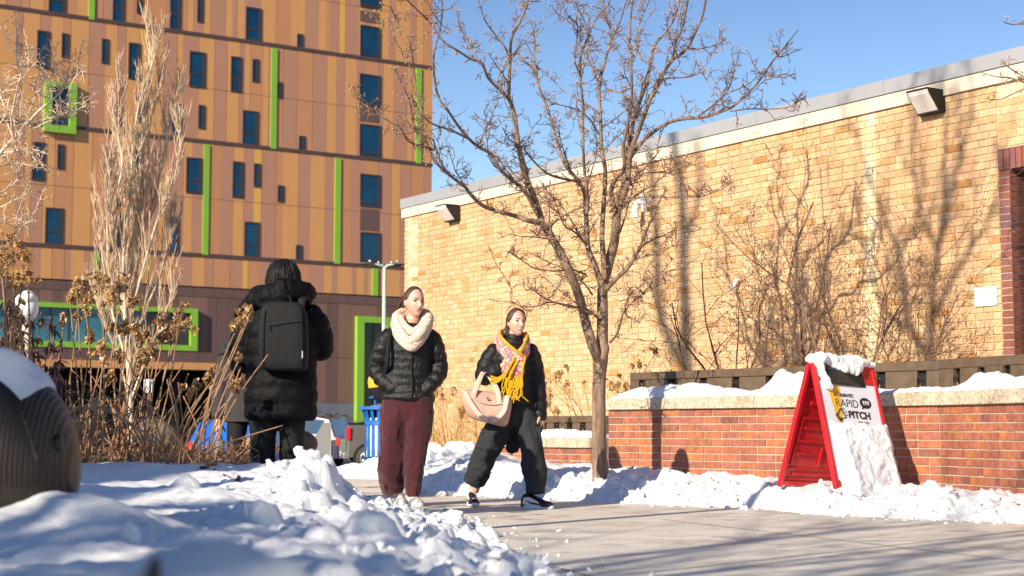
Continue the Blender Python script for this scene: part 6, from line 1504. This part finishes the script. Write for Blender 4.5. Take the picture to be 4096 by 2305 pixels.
# knitted loop scarf
def loop(mb, pts, r, k=7, n=16, fl=1.0, rib=.006):
    sp = []; N = len(pts); P_ = [Vector(p) for p in pts]
    for i in range(N):
        p0, p1, p2, p3 = P_[i-1], P_[i], P_[(i+1) % N], P_[(i+2) % N]
        for j in range(k):
            t_ = j/k; sp.append(.5*((2*p1)+(p2-p0)*t_+(2*p0-5*p1+4*p2-p3)*t_*t_+(3*p1-p0-3*p2+p3)*t_**3))
    c = sum(sp, Vector())/len(sp); R = []; M_ = len(sp)
    for i in range(M_):
        t_ = (sp[(i+1) % M_]-sp[i-1]).normalized(); o = (sp[i]-c); o = (o-t_*o.dot(t_)).normalized(); w = t_.cross(o); ring = []
        rr_ = r*(1+.12*noise.noise(sp[i]*14))
        for j in range(n):
            a = 2*math.pi*j/n; ring.append(sp[i]+(o*math.cos(a)*fl+w*math.sin(a))*(rr_+rib*math.sin(a*6+i*.25)*.5))
        R.append(ring)
    mb.rings(R, caps=False, closed=True)
mb = MB()
loop(mb, [(.05, .110, 1.52), (-.045, .08, 1.525), (-.080, .0, 1.49), (-.060, -.09, 1.405), (.01, -.165, 1.30), (.075, -.170, 1.30), (.145, -.12, 1.39), (.178, -.02, 1.48), (.145, .08, 1.52)], .046, fl=.85)
loop(mb, [(.05, .10, 1.50), (-.035, .06, 1.50), (-.045, -.03, 1.47), (.005, -.11, 1.40), (.065, -.135, 1.365), (.125, -.10, 1.41), (.150, -.01, 1.475), (.12, .07, 1.50)], .036, fl=.85)
loop(mb, [(.05, .11, 1.47), (-.07, .07, 1.475), (-.092, -.02, 1.42), (-.045, -.12, 1.325), (.045, -.175, 1.245), (.105, -.150, 1.29), (.170, -.05, 1.41), (.155, .06, 1.47)], .042, fl=.85)
mb.build('scarf', M['creamknit'], e1, True)
def sneakers(e, c, yaw, s, pitch, mu, ms, label=None, marks=None):
    a, b = MB(), MB(); T = shoe(a, b, c, yaw, s, pitch=pitch); o = a.build('shoe', mu, e, True)
    if label: o['label'] = label
    b.build('sole', ms, o, True)
    mb = MB()
    for k in range(4):
        y = .015+k*.020; z = .110-k*.013; mb.tube([T(-.020, -y, z-.004), T(0, -y-.004, z+.004), T(.020, -y, z-.004)], [.0030*s]*3, 6)
    mb.build('laces', marks['lace'] if marks else ms, o, True)
    if marks and marks.get('panels'):
        for sx_ in (-1, 1):
            # white quarter panel with a curved black tick on it, white toe box
            mb = MB(); pts = [(-.080, .036), (-.07, .084), (-.02, .090), (.02, .072), (.06, .052), (.07, .034), (0, .028)]
            ring = [T(sx_*(.0395+.0*y), -y, z) for y, z in pts]; mb.add(ring+[T(sx_*.030, -y, z) for y, z in pts], [tuple(range(7))]+[(i, (i+1) % 7, 7+(i+1) % 7, 7+i) for i in range(7)]); mb.build('side_panel', M['whiteleather'], o)
            mb = MB(); sw = [T(sx_*.0420, -y, z) for y, z in ((.045, .045), (.02, .040), (-.01, .046), (-.045, .066))]; mb.tube(sw, [.002*s, .008*s, .006*s, .0015*s], 6); mb.build('curved_tick', M['blackleather'], o, True)
        mb = MB(); mb.ball(T(0, -.105, .052), (.026*s, .030*s, .014*s), 12, 8, M=xf(yaw, pitch)); mb.build('toe_box', M['whiteleather'], o, True)
    return o
sneakers(e1, (-.045, .01, .0), math.radians(12), 1.0, 0, M['greyleather'], M['whiteleather']); sneakers(e1, (.055, -.06, .0), math.radians(28), 1.0, 0, M['greyleather'], M['whiteleather'])
# small black bag with a yellow patch carried behind her arm
bg = empty('bag', (p1c.x-.235, 12.66, .98)); tag(bg, 'black bag with a yellow patch slung behind the quilted jacket sleeve', 'bag')
mb = MB(); etube(mb, [(.06, 0, -.16), (.02, 0, -.10), (-.01, 0, .0), (.0, 0, .10), (.02, 0, .14)], [.03, .06, .065, .055, .03], [.03, .05, .05, .045, .03], n=20); mb.build('pouch', M['blackcloth'], bg, True)
mb = MB(); etube(mb, [(-.008, 0, -.045), (-.012, 0, .0), (-.010, 0, .035)], [.066, .0685, .064], [.052, .0535, .050], n=20); mb.build('patch', M['yink'], bg, True)
mb = MB(); etube(mb, [(-.008, 0, .052), (-.004, 0, .085)], [.0635, .060], [.049, .046], n=20); mb.build('tag', M['strapcloth'], bg, True)
# ================= P2: smiling, colourful scarf, charcoal cargo trousers
p2c = P(2030, 2024, 12.2); e2 = person('smiling person in a black puffer jacket, bright multicolour scarf and charcoal cargo trousers, mid stride', (p2c.x, 12.2, 0))
hc = Vector((.068, -.01, 1.424)); R2 = xf(math.radians(27), -0.03); S2 = .90
mb = MB(); head_mesh(mb, hc, R2, S2, smile=1.0)
for s in (-1, 1): ear(mb, hc, R2, S2, s)
mb.tube(spline([(.05, .02, 1.20), (.05, .02, 1.28), (.06, .015, 1.34), (.066, .008, 1.38)], 4), [.06]*4+[.05]*4+[.047]*4+[.048], 16)
etube(mb, [(.06, .02, .70), (.05, .02, .9), (.04, .02, 1.05), (.04, .02, 1.20), (.045, .02, 1.26)], [.12, .10, .12, .11, .045], [.08, .08, .09, .07, .045])
ptsA = [(-.10, .02, 1.20), (-.185, .03, 1.02), (-.035, -.17, 1.075)]; ptsB = [(.18, .01, 1.20), (.225, .02, .97), (.25, -.005, .72)]
for pts, r_ in ((ptsA, .03), (ptsB, .03), ([(-.01, .0, .74), (-.15, .06, .46), (-.265, .16, .12)], .042), ([(.13, .0, .74), (.185, -.07, .44), (.205, -.14, .12)], .042)): mb.tube(spline(pts, 5), [r_]*11, 10)
hand(mb, (-.045, -.165, 1.078), (.90, -.12, .42), (.25, .9, -.5), .92, curl=.85, side=-1); hand(mb, (.25, -.005, .72), (.05, -.05, -1), (-.9, .1, 0), .92, curl=.35)
b2 = remesh(mb, 'body', M['skin'], .0034, e2, smooth_it=1)
face_parts(hc, R2, S2, b2, M['brownhair'], smile=1.0)
hair_cap(hc, R2, S2, lambda u: min(hline(u, .30, -.03)+.12*abs(u.x+.2)-.03, u.z+.70), .013, M['brownhair'], b2, strand=.002, front=1)
mb = MB(); rg = random.Random(6); pb = hc+R2 @ Vector((-.02, .085, -.04))
for k in range(22):
    o = Vector((rg.gauss(0, .012), rg.gauss(0, .012), rg.gauss(0, .01))); pts = spline([pb+o+Vector((0, 0, .03)), pb+Vector((-.02, .0, -.05))+o*1.5, pb+Vector((-.035, -.0, -.14))+o*1.4], 5); mb.tube(pts, [.007-.005*i/10 for i in range(11)], 5)
mb.build('tied_hair', M['brownhair'], b2, True)
# trousers with cargo pockets
mb = MB(); fd = creases(.018, 9, .5, .012)
etube(mb, [(.065, .01, .80), (.06, .01, .70), (.055, .01, .62)], [.14, .15, .13], [.11, .12, .10], disp=folds(.006))
etube(mb, [(-.0, .01, .74), (-.07, .03, .60), (-.155, .07, .44), (-.215, .12, .30), (-.265, .165, .185)], [.098, .105, .098, .092, .085], [.105, .108, .10, .092, .080], disp=fd, k=8)
etube(mb, [(.115, .0, .74), (.155, -.03, .60), (.185, -.07, .44), (.205, -.11, .28), (.212, -.14, .115)], [.095, .092, .086, .082, .068], [.105, .10, .095, .090, .080], disp=fd, k=8)
tq = remesh(mb, 'trousers', M['cargo'], .0075, e2, smooth_it=2)
for c_, h_, a_, in (((-.17, .02, .52), (.022, .055, .085), .45), ((.245, -.055, .53), (.018, .055, .09), -.15)):
    mb = MB(); mb.box(c_, h_, M=Matrix.Rotation(a_, 3, 'Y')); o = mb.build('cargo_pocket', M['cargo'], tq); bv = o.modifiers.new('b', 'BEVEL'); bv.width = .012; bv.segments = 3
    mb = MB(); mb.box(Vector(c_)+Vector((0, -.0, h_[2]*.75)), (h_[0]*1.15, h_[1]*1.05, .022), M=Matrix.Rotation(a_, 3, 'Y')); o = mb.build('pocket_flap', M['cargo'], tq); bv = o.modifiers.new('b', 'BEVEL'); bv.width = .006
mb = MB(); etube(mb, [(.06, .10, .62), (.055, .12, .52), (.045, .13, .46), (.06, .13, .42)], [.04, .055, .06, .03], [.012, .014, .014, .01], n=16); mb.build('hanging_strap', M['cargo'], tq, True)
# jacket
mb = MB()
etube(mb, [(.066, .01, .715), (.066, .01, .76), (.058, .01, .88), (.045, .01, 1.02), (.038, .01, 1.14), (.036, .012, 1.22), (.042, .015, 1.265), (.05, .018, 1.30)], [.148, .158, .150, .154, .160, .140, .098, .062], [.115, .125, .12, .125, .13, .105, .075, .055], n=52, k=7, disp=puff(.078, .010, .003))
etube(mb, [(-.055, .012, 1.235), (-.105, .015, 1.195), (-.152, .025, 1.10), (-.175, .015, 1.02), (-.105, -.085, 1.035), (-.030, -.165, 1.08)], [.03, .070, .079, .076, .068, .056], [.035, .078, .082, .078, .070, .056], n=28, k=9, disp=puff(.075, .011, .004))
etube(mb, [(.125, .012, 1.235), (.175, .014, 1.195), (.208, .02, 1.09), (.228, .02, .96), (.245, .01, .80), (.254, .0, .665)], [.03, .068, .068, .064, .060, .046], [.035, .076, .074, .068, .064, .05], n=28, k=8, disp=puff(.075, .010, .004))
etube(mb, [(.045, .015, 1.25), (.055, .015, 1.335)], [.068, .060], [.066, .058])
j2 = remesh(mb, 'jacket', M['puffer2'], .006, e2, smooth_it=1)
# scarf: bright body, mustard edges, tail with fringe
mb = MB(); lp = [(.055, .095, 1.33), (-.035, .07, 1.335), (-.062, .0, 1.31), (-.045, -.09, 1.255), (.02, -.15, 1.19), (.075, -.155, 1.165), (.125, -.12, 1.21), (.150, -.02, 1.275), (.125, .06, 1.32)]
loop(mb, lp, .036, fl=.75, rib=.003)
loop(mb, [(x+(.0 if x < .05 else .004), y*1.03, z-.045) for x, y, z in lp], .034, fl=.75, rib=.003)
sc2 = MB()
etube(mb, [(.11, -.15, 1.17), (.06, -.185, 1.13), (.015, -.195, 1.07), (.0, -.19, 1.02)], [.045, .05, .05, .048], [.018, .02, .018, .016], n=20, disp=folds(.004, 20)); etube(mb, [(.03, -.175, 1.19), (.07, -.195, 1.13), (.085, -.195, 1.06), (.075, -.185, .99)], [.04, .048, .045, .042], [.018, .02, .018, .016], n=20, disp=folds(.004, 20))
sf = mb.build('scarf', M['multiknit'], e2, True)
def band(pts, r=.011, n=8, nm='scarf_edge'):
    mb = MB(); sp = spline(pts, 7); mb.tube(sp, [r*.85*(1+.15*math.sin(i*1.7)) for i in range(len(sp))], n); mb.build(nm, M['yellowknit'], sf, True)
band([(-.035, .075, 1.372), (-.058, -.0, 1.352), (-.045, -.085, 1.305), (.02, -.165, 1.235), (.085, -.195, 1.185), (.135, -.165, 1.155)], .013)
band([(.155, -.02, 1.325), (.135, -.11, 1.265), (.115, -.16, 1.215), (.095, -.19, 1.19)], .015); band([(.145, .02, 1.35), (.150, -.06, 1.31), (.13, -.125, 1.255), (.105, -.17, 1.22)], .010)
band([(.06, -.215, 1.15), (.03, -.222, 1.10), (.0, -.220, 1.04), (-.02, -.21, 1.0)], .012); band([(.085, -.218, 1.13), (.05, -.225, 1.07), (.025, -.225, 1.02), (.015, -.215, .98)], .012); band([(.135, -.165, 1.155), (.13, -.205, 1.12), (.115, -.21, 1.06), (.11, -.20, 1.0)], .010)
mb = MB(); rg = random.Random(12)
for k in range(26):
    x = -.02+.135*k/25; pts = spline([(x, -.200, 1.0), (x+rg.gauss(0, .01)-.008, -.215, .93), (x+rg.gauss(0, .018)-.016, -.21, .87), (x+rg.gauss(0, .02)-.02, -.205, .815+rg.gauss(0, .015))], 5); mb.tube(pts, [.0046]*len(pts), 5)
for k in range(5):
    pts = spline([(-.02, -.2, 1.0), (-.07, -.19, .96), (-.13, -.17, .935+.01*k)], 5); mb.tube([p+Vector((0, 0, .008*k)) for p in pts], [.006]*len(pts), 5)
mb.build('fringe', M['yellowknit'], sf, True)
mk2 = dict(lace=M['blackleather'], panels=True)
sneakers(e2, (-.275, .15, .012), math.radians(10), .93, .0, M['blackleather'], M['whiteleather'], None, mk2); sneakers(e2, (.200, -.14, .0), math.radians(62), .98, 0, M['blackleather'], M['whiteleather'], None, mk2)
# ================= tote bag on her forearm
tb = empty('tote_bag', (p2c.x-.155, 12.2-.17, .715)); tag(tb, 'large blush pink tote bag hanging from the forearm of the smiling person', 'bag')
def rr_ring(c, hx_, hy_, tilt=0.0, n=40, e_=.35, top=0):
    ring = []
    for j in range(n):
        a = 2*math.pi*j/n; ca_, sa_ = math.cos(a), math.sin(a); x = hx_*abs(ca_)**e_*(1 if ca_ >= 0 else -1); y = hy_*abs(sa_)**.6*(1 if sa_ >= 0 else -1); ring.append(Vector((c[0]+x, c[1]+y, c[2]+x*tilt)))
    return ring
mb = MB(); R = []
prof = [(-.075, .03, .10, -.28), (-.07, .065, .150, -.28), (-.02, .088, .172, -.25), (.04, .085, .184, -.20), (.10, .07, .190, -.17), (.145, .045, .190, -.15), (.165, .018, .186, -.15)]
for z, hy_, hx_, tl in prof:
    R.append([p+Vector((.007*fbm(p*9, 3), .016*fbm(p*8+Vector((3, 0, 0)), 3), .006*fbm(p*7, 2))) for p in rr_ring((0, 0, z+.01), hx_, hy_, tl)])
mb.rings(R); bb = mb.build('pouch', M['pinkcloth'], tb, True); sbd = bb.modifiers.new('s', 'SUBSURF'); sbd.levels = 1; sbd.render_levels = 1
def strap(pts, w, t_, nm, par, mat='strapcloth', X=(1, 0, 0)):
    t_ *= .7; mb = MB(); N = (len(pts)-1)*7+1; etube(mb, pts, [w]*len(pts), [t_]*len(pts), n=10, k=7, X=X); mb.build(nm, M[mat], par, True)
strap([(-.105, -.07, .11), (-.09, -.075, .18), (-.06, -.04, .26), (-.03, .03, .315), (.0, .06, .305), (.05, .0, .24), (.085, -.06, .16), (.095, -.075, .07)], .019, .0035, 'handle', tb)
strap([(-.09, .05, .12), (-.08, .06, .20), (-.055, .06, .27), (-.03, .075, .32), (.0, .09, .305), (.055, .06, .22), (.09, .05, .10)], .019, .0035, 'handle', tb)
strap([(-.190, -.02, .190), (-.165, -.06, .165), (-.12, -.098, .08), (-.06, -.105, .0), (.01, -.108, -.045), (.075, -.105, -.03), (.125, -.10, .02), (.145, -.08, .09), (.155, -.05, .14)], .019, .004, 'shoulder_strap', tb)
mb = MB(); mb.tube(spline([(-.13, -.078, .135), (-.03, -.094, .085), (.07, -.088, .075), (.16, -.06, .085)], 5), [.0035]*16, 6); mb.build('pocket_seam', M['strapcloth'], tb, True)
mb = MB(); mb.ball((.0, -.094, .12), (.016, .004, .009), 12, 6); mb.build('logo_badge', M['goldmetal'], tb, True)
# ================= P3: back view, long black puffer coat with hood, backpack
p3c = P(1110, 2000, 10.2); e3 = person('person seen from behind in a long black quilted coat with a big hood', (p3c.x, 10.2, 0))
hc = Vector((.018, .01, 1.565)); R3 = xf(math.radians(178), .12)
mb = MB(); head_mesh(mb, hc, R3, 1.0)
for s in (-1, 1): ear(mb, hc, R3, 1.0, s)
mb.tube(spline([(.01, .02, 1.36), (.012, .02, 1.44), (.016, .02, 1.52)], 4), [.065]*4+[.055]*5, 14)
etube(mb, [(.01, .02, .75), (.01, .02, 1.0), (.01, .02, 1.2), (.01, .02, 1.36), (.012, .02, 1.42)], [.14, .13, .15, .14, .05], [.09, .09, .1, .08, .05])
A3 = [(-.17, .02, 1.33), (-.255, .03, 1.09), (-.225, .16, .93)]; B3 = [(.19, .02, 1.33), (.262, .10, 1.13), (.10, .28, 1.16)]
for pts, r_ in ((A3, .035), (B3, .035), ([(-.09, .0, .8), (-.10, 0, .45), (-.10, .0, .06)], .05), ([(.085, .0, .8), (.08, 0, .45), (.08, .02, .06)], .05)): mb.tube(spline(pts, 5), [r_]*11, 10)
hand(mb, A3[-1], (.2, .5, -.8), (1, 0, 0), curl=.4); hand(mb, B3[-1], (-.7, .4, .3), (0, -.6, .8), curl=.7, side=-1)
b3 = remesh(mb, 'body', M['skin'], .0045, e3, smooth_it=1)
hair_cap(hc, R3, 1.0, lambda u: u.y*.8+u.z*.6+.35, .022, M['blackhair'], b3, strand=.010)
mb = MB(); rg = random.Random(3)
for k in range(430):
    a = math.pi*1.5+rg.uniform(-2.3, 2.3); u = Vector((math.cos(a), math.sin(a), 0)); r_ = rg.uniform(.0, .012); crown = hc+Vector((rg.gauss(0, .016), .005+rg.gauss(0, .016), .136)); pts = [crown]
    for el in (62, 40, 18, 0):
        e__ = math.radians(el); a += rg.gauss(0, .10); u = Vector((math.cos(a), math.sin(a), 0)); pts.append(hc+Vector((u.x*math.cos(e__)*(.098+r_), u.y*math.cos(e__)*(.112+r_), .012+math.sin(e__)*(.124+r_*.6))))
    pts.append(hc+Vector((u.x*(.101+r_), u.y*(.112+r_), -.05-rg.uniform(0, .045)))); pts = [p+Vector((rg.gauss(0, .004), rg.gauss(0, .004), 0)) for p in pts]
    sp = spline(pts, 3); mb.tube(sp, [.0034]*(len(sp)-3)+[.003, .002, .001], 4)
mb.build('long_hair', M['blackhair'], b3, True)
mb = MB(); fd = folds(.012, 8, .4)
etube(mb, [(-.098, .0, .82), (-.10, .0, .5), (-.10, .0, .25), (-.10, .0, .05)], [.095, .082, .068, .058], disp=fd, k=7); etube(mb, [(.088, .0, .82), (.085, .0, .5), (.08, .01, .25), (.08, .02, .05)], [.092, .078, .066, .058], disp=fd, k=7)
remesh(mb, 'trousers', M['blackcloth'], .009, e3)
mb = MB()
etube(mb, [(.012, .01, .655), (.012, .01, .70), (.01, .01, .84), (.008, .01, 1.0), (.008, .01, 1.14), (.01, .01, 1.26), (.012, .015, 1.35), (.014, .02, 1.41), (.015, .02, 1.45)], [.215, .232, .236, .230, .235, .238, .205, .14, .09], [.16, .175, .17, .165, .165, .16, .14, .11, .09], n=60, k=8, disp=puff(.105, .013, .006))
etube(mb, [(-.11, .02, 1.375), (-.175, .02, 1.325), (-.222, .03, 1.21), (-.252, .04, 1.08), (-.245, .10, .98), (-.225, .16, .92)], [.035, .088, .091, .082, .070, .056], [.04, .095, .096, .085, .072, .058], n=30, k=9, disp=puff(.095, .012, .006))
etube(mb, [(.13, .02, 1.375), (.20, .02, 1.325), (.24, .05, 1.24), (.262, .10, 1.14), (.19, .20, 1.13), (.11, .27, 1.15)], [.035, .088, .088, .080, .068, .056], [.04, .095, .094, .085, .070, .058], n=30, k=9, disp=puff(.095, .012, .006))
j3 = remesh(mb, 'coat', M['puffer3'], .0075, e3, smooth_it=1)
# hood lying on the shoulders: a thick puffed ring open to the front, drooping at the left
mb = MB(); loopp = [(.02, -.135, 1.475), (.10, -.125, 1.485), (.165, -.05, 1.49), (.165, .05, 1.475), (.08, .12, 1.46), (-.05, .12, 1.45), (-.14, .05, 1.455), (-.13, -.06, 1.46), (-.06, -.125, 1.465)]
loop(mb, loopp, .068, fl=.85, rib=.0, n=20)
etube(mb, [(.13, -.10, 1.50), (.05, -.16, 1.475), (-.05, -.15, 1.445), (-.13, -.12, 1.42)], [.06, .085, .08, .05], [.05, .055, .05, .035], disp=puff(.08, .012, .006), X=(0, 0, 1), n=24)
etube(mb, [(-.07, -.11, 1.475), (-.16, -.10, 1.43), (-.235, -.08, 1.37), (-.285, -.06, 1.325)], [.065, .050, .034, .012], [.035, .026, .018, .008], disp=puff(.07, .006, .004), X=(0, 0, 1), n=20)
remesh(mb, 'hood', M['puffer3'], .0065, e3, smooth_it=1, disp=lambda c: .006*fbm(c*17, 3)+.007*(abs(math.sin(c.x*28+c.z*9))**.5-.7))
for s in (-1, 1):
    a, b = MB(), MB(); shoe(a, b, (-.01+s*.09, .0, 0), math.pi, 1.0); o = a.build('shoe', M['blackleather'], e3, True); b.build('sole', M['blackleather'], o, True)
# backpack worn by P3
bp_ = empty('backpack', (p3c.x+.058, 10.2-.205, .97)); tag(bp_, 'dark grey rectangular backpack worn over the long black quilted coat', 'backpack')
mb = MB(); R = []
for z, hx_, hy_ in ((0.0, .130, .05), (.012, .150, .068), (.12, .160, .078), (.28, .158, .074), (.38, .148, .064), (.425, .125, .05), (.445, .08, .03)):
    R.append([p+Vector((0, .006*fbm(p*9, 3), .004*fbm(p*8, 2))) for p in rr_ring((.0-.012*z, 0, z), hx_, hy_, -.03, n=48, e_=.30)])
mb.rings(R); bo_ = mb.build('pouch', M['packcloth'], bp_, True); sbd = bo_.modifiers.new('s', 'SUBSURF'); sbd.levels = 1; sbd.render_levels = 1
mb = MB(); 
for x in (-.118, .125):
    mb = MB(); mb.tube(spline([(x, -.066, .02), (x-.004, -.082, .14), (x-.004, -.078, .28), (x*.93, -.062, .385)], 6), [.0035]*19, 6); mb.build('piping', M['blackcloth'], bo_, True)
mb = MB(); mb.tube(spline([(-.098, -.084, .285), (.0, -.0865, .300), (.112, -.080, .312)], 6), [.003]*13, 6); mb.tube([Vector((-.085, -.088, .283)), Vector((-.085, -.09, .262))], [.004, .004], 6); mb.build('pocket_zip', M['blackmetal'], bo_, True)
mb = MB(); mb.box((.128, -.086, .10), (.006, .002, .030)); mb.build('brand_tag', M['ink'], bo_)
text('Lenovo', 0, 0, .014, 'whiteink', .0003, 'lettering', 1.0, bo_, T=lambda u, w, d: Vector((.1325, -.0895, .078)), axes=(Vector((0, 0, 1)), Vector((-1, 0, 0)), Vector((0, -1, 0))))
for x in (-.10, .10):
    mb = MB(); etube(mb, [(x, .03, .40), (x*1.1, .06, .47), (x*1.25, .17, .44), (x*1.5, .30, .30)], [.026]*4, [.008]*4, n=12); mb.build('shoulder_strap', M['packcloth'], bo_, True)
mb = MB(); mb.tube(spline([(-.04, .0, .435), (-.03, .0, .475), (.03, .0, .475), (.04, .0, .43)], 5), [.008]*16, 8); mb.build('grab_handle', M['packcloth'], bo_, True)
# ================= P4: dark coat, mostly hidden
p4c = P(990, 2000, 13.0); e4 = person('person in a charcoal coat with one bare hand showing, hidden behind the hooded coat', (p4c.x, 13.0, 0))
hc = Vector((.0, .02, 1.55)); R4 = xf(math.radians(175), .05)
mb = MB(); head_mesh(mb, hc, R4, 1.0, 40, 36); mb.tube(spline([(0, .02, 1.33), (0, .02, 1.42), (0, .02, 1.50)], 4), [.06]*9, 12)
etube(mb, [(0, .02, .75), (0, .02, 1.0), (0, .02, 1.2), (0, .02, 1.33), (0, .02, 1.39)], [.14, .13, .15, .14, .05], [.09, .09, .1, .08, .05])
A4 = [(-.15, .02, 1.32), (-.215, .01, 1.0), (-.240, -.03, .685)]; B4 = [(.15, .02, 1.32), (.215, .03, 1.0), (.22, .0, .70)]
for pts, r_ in ((A4, .034), (B4, .034), ([(-.09, 0, .8), (-.1, 0, .45), (-.1, 0, .06)], .05), ([(.09, 0, .8), (.09, 0, .45), (.1, 0, .06)], .05)): mb.tube(spline(pts, 5), [r_]*11, 10)
hand(mb, A4[-1], (-.05, -.05, -1), (.9, -.2, 0), 1.0, curl=.55); hand(mb, B4[-1], (.05, 0, -1), (-1, 0, 0), 1.0, curl=.45, side=-1)
b4 = remesh(mb, 'body', M['skin'], .004, e4, smooth_it=1)
hair_cap(hc, R4, 1.0, lambda u: u.y*.8+u.z*.6+.3, .02, M['brownhair'], b4, strand=.006)
mb = MB(); etube(mb, [(0, .01, .66), (0, .01, .75), (0, .01, 1.0), (0, .01, 1.2), (0, .015, 1.32), (0, .02, 1.40)], [.215, .215, .195, .205, .185, .08], [.14, .14, .13, .135, .12, .08], n=40, disp=folds(.010, 7, .4))
etube(mb, [(-.15, .02, 1.32), (-.195, .015, 1.16), (-.218, .01, 1.0), (-.235, -.01, .84), (-.242, -.03, .69)], [.080, .078, .074, .070, .062], n=26, k=7, disp=folds(.012, 12, .8)); etube(mb, [(.15, .02, 1.32), (.215, .02, 1.0), (.222, .0, .70)], [.08, .07, .06], n=24, disp=folds(.01, 12))
remesh(mb, 'coat', M['greycloth'], .008, e4)
mb = MB(); etube(mb, [(-.09, 0, .8), (-.1, 0, .45), (-.1, 0, .05)], [.09, .075, .06], disp=folds(.01)); etube(mb, [(.09, 0, .8), (.09, 0, .45), (.1, 0, .05)], [.09, .075, .06], disp=folds(.01)); remesh(mb, 'trousers', M['blackcloth'], .01, e4)
for s in (-1, 1):
    a, b = MB(), MB(); shoe(a, b, (s*.1, .0, 0), math.pi, 1.0); o = a.build('shoe', M['blackleather'], e4, True); b.build('sole', M['blackleather'], o, True)
cb_ = empty('carrier_bag', (p4c.x-.235, 13.0-.05, .36)); tag(cb_, 'pale grey cloth bag carried in the bare hand of the charcoal coated person', 'bag')
M['greybag'] = cloth('pale grey bag cloth', (.26, .26, .29), .85, .5, 12)
mb = MB(); etube(mb, [(0, 0, -.12), (.0, 0, -.09), (.005, 0, .02), (.01, 0, .11), (.005, 0, .17), (.0, -.01, .22)], [.03, .055, .062, .048, .026, .012], [.03, .045, .05, .04, .022, .012], n=24, disp=folds(.02, 14, .5)); mb.build('pouch', M['greybag'], cb_, True)
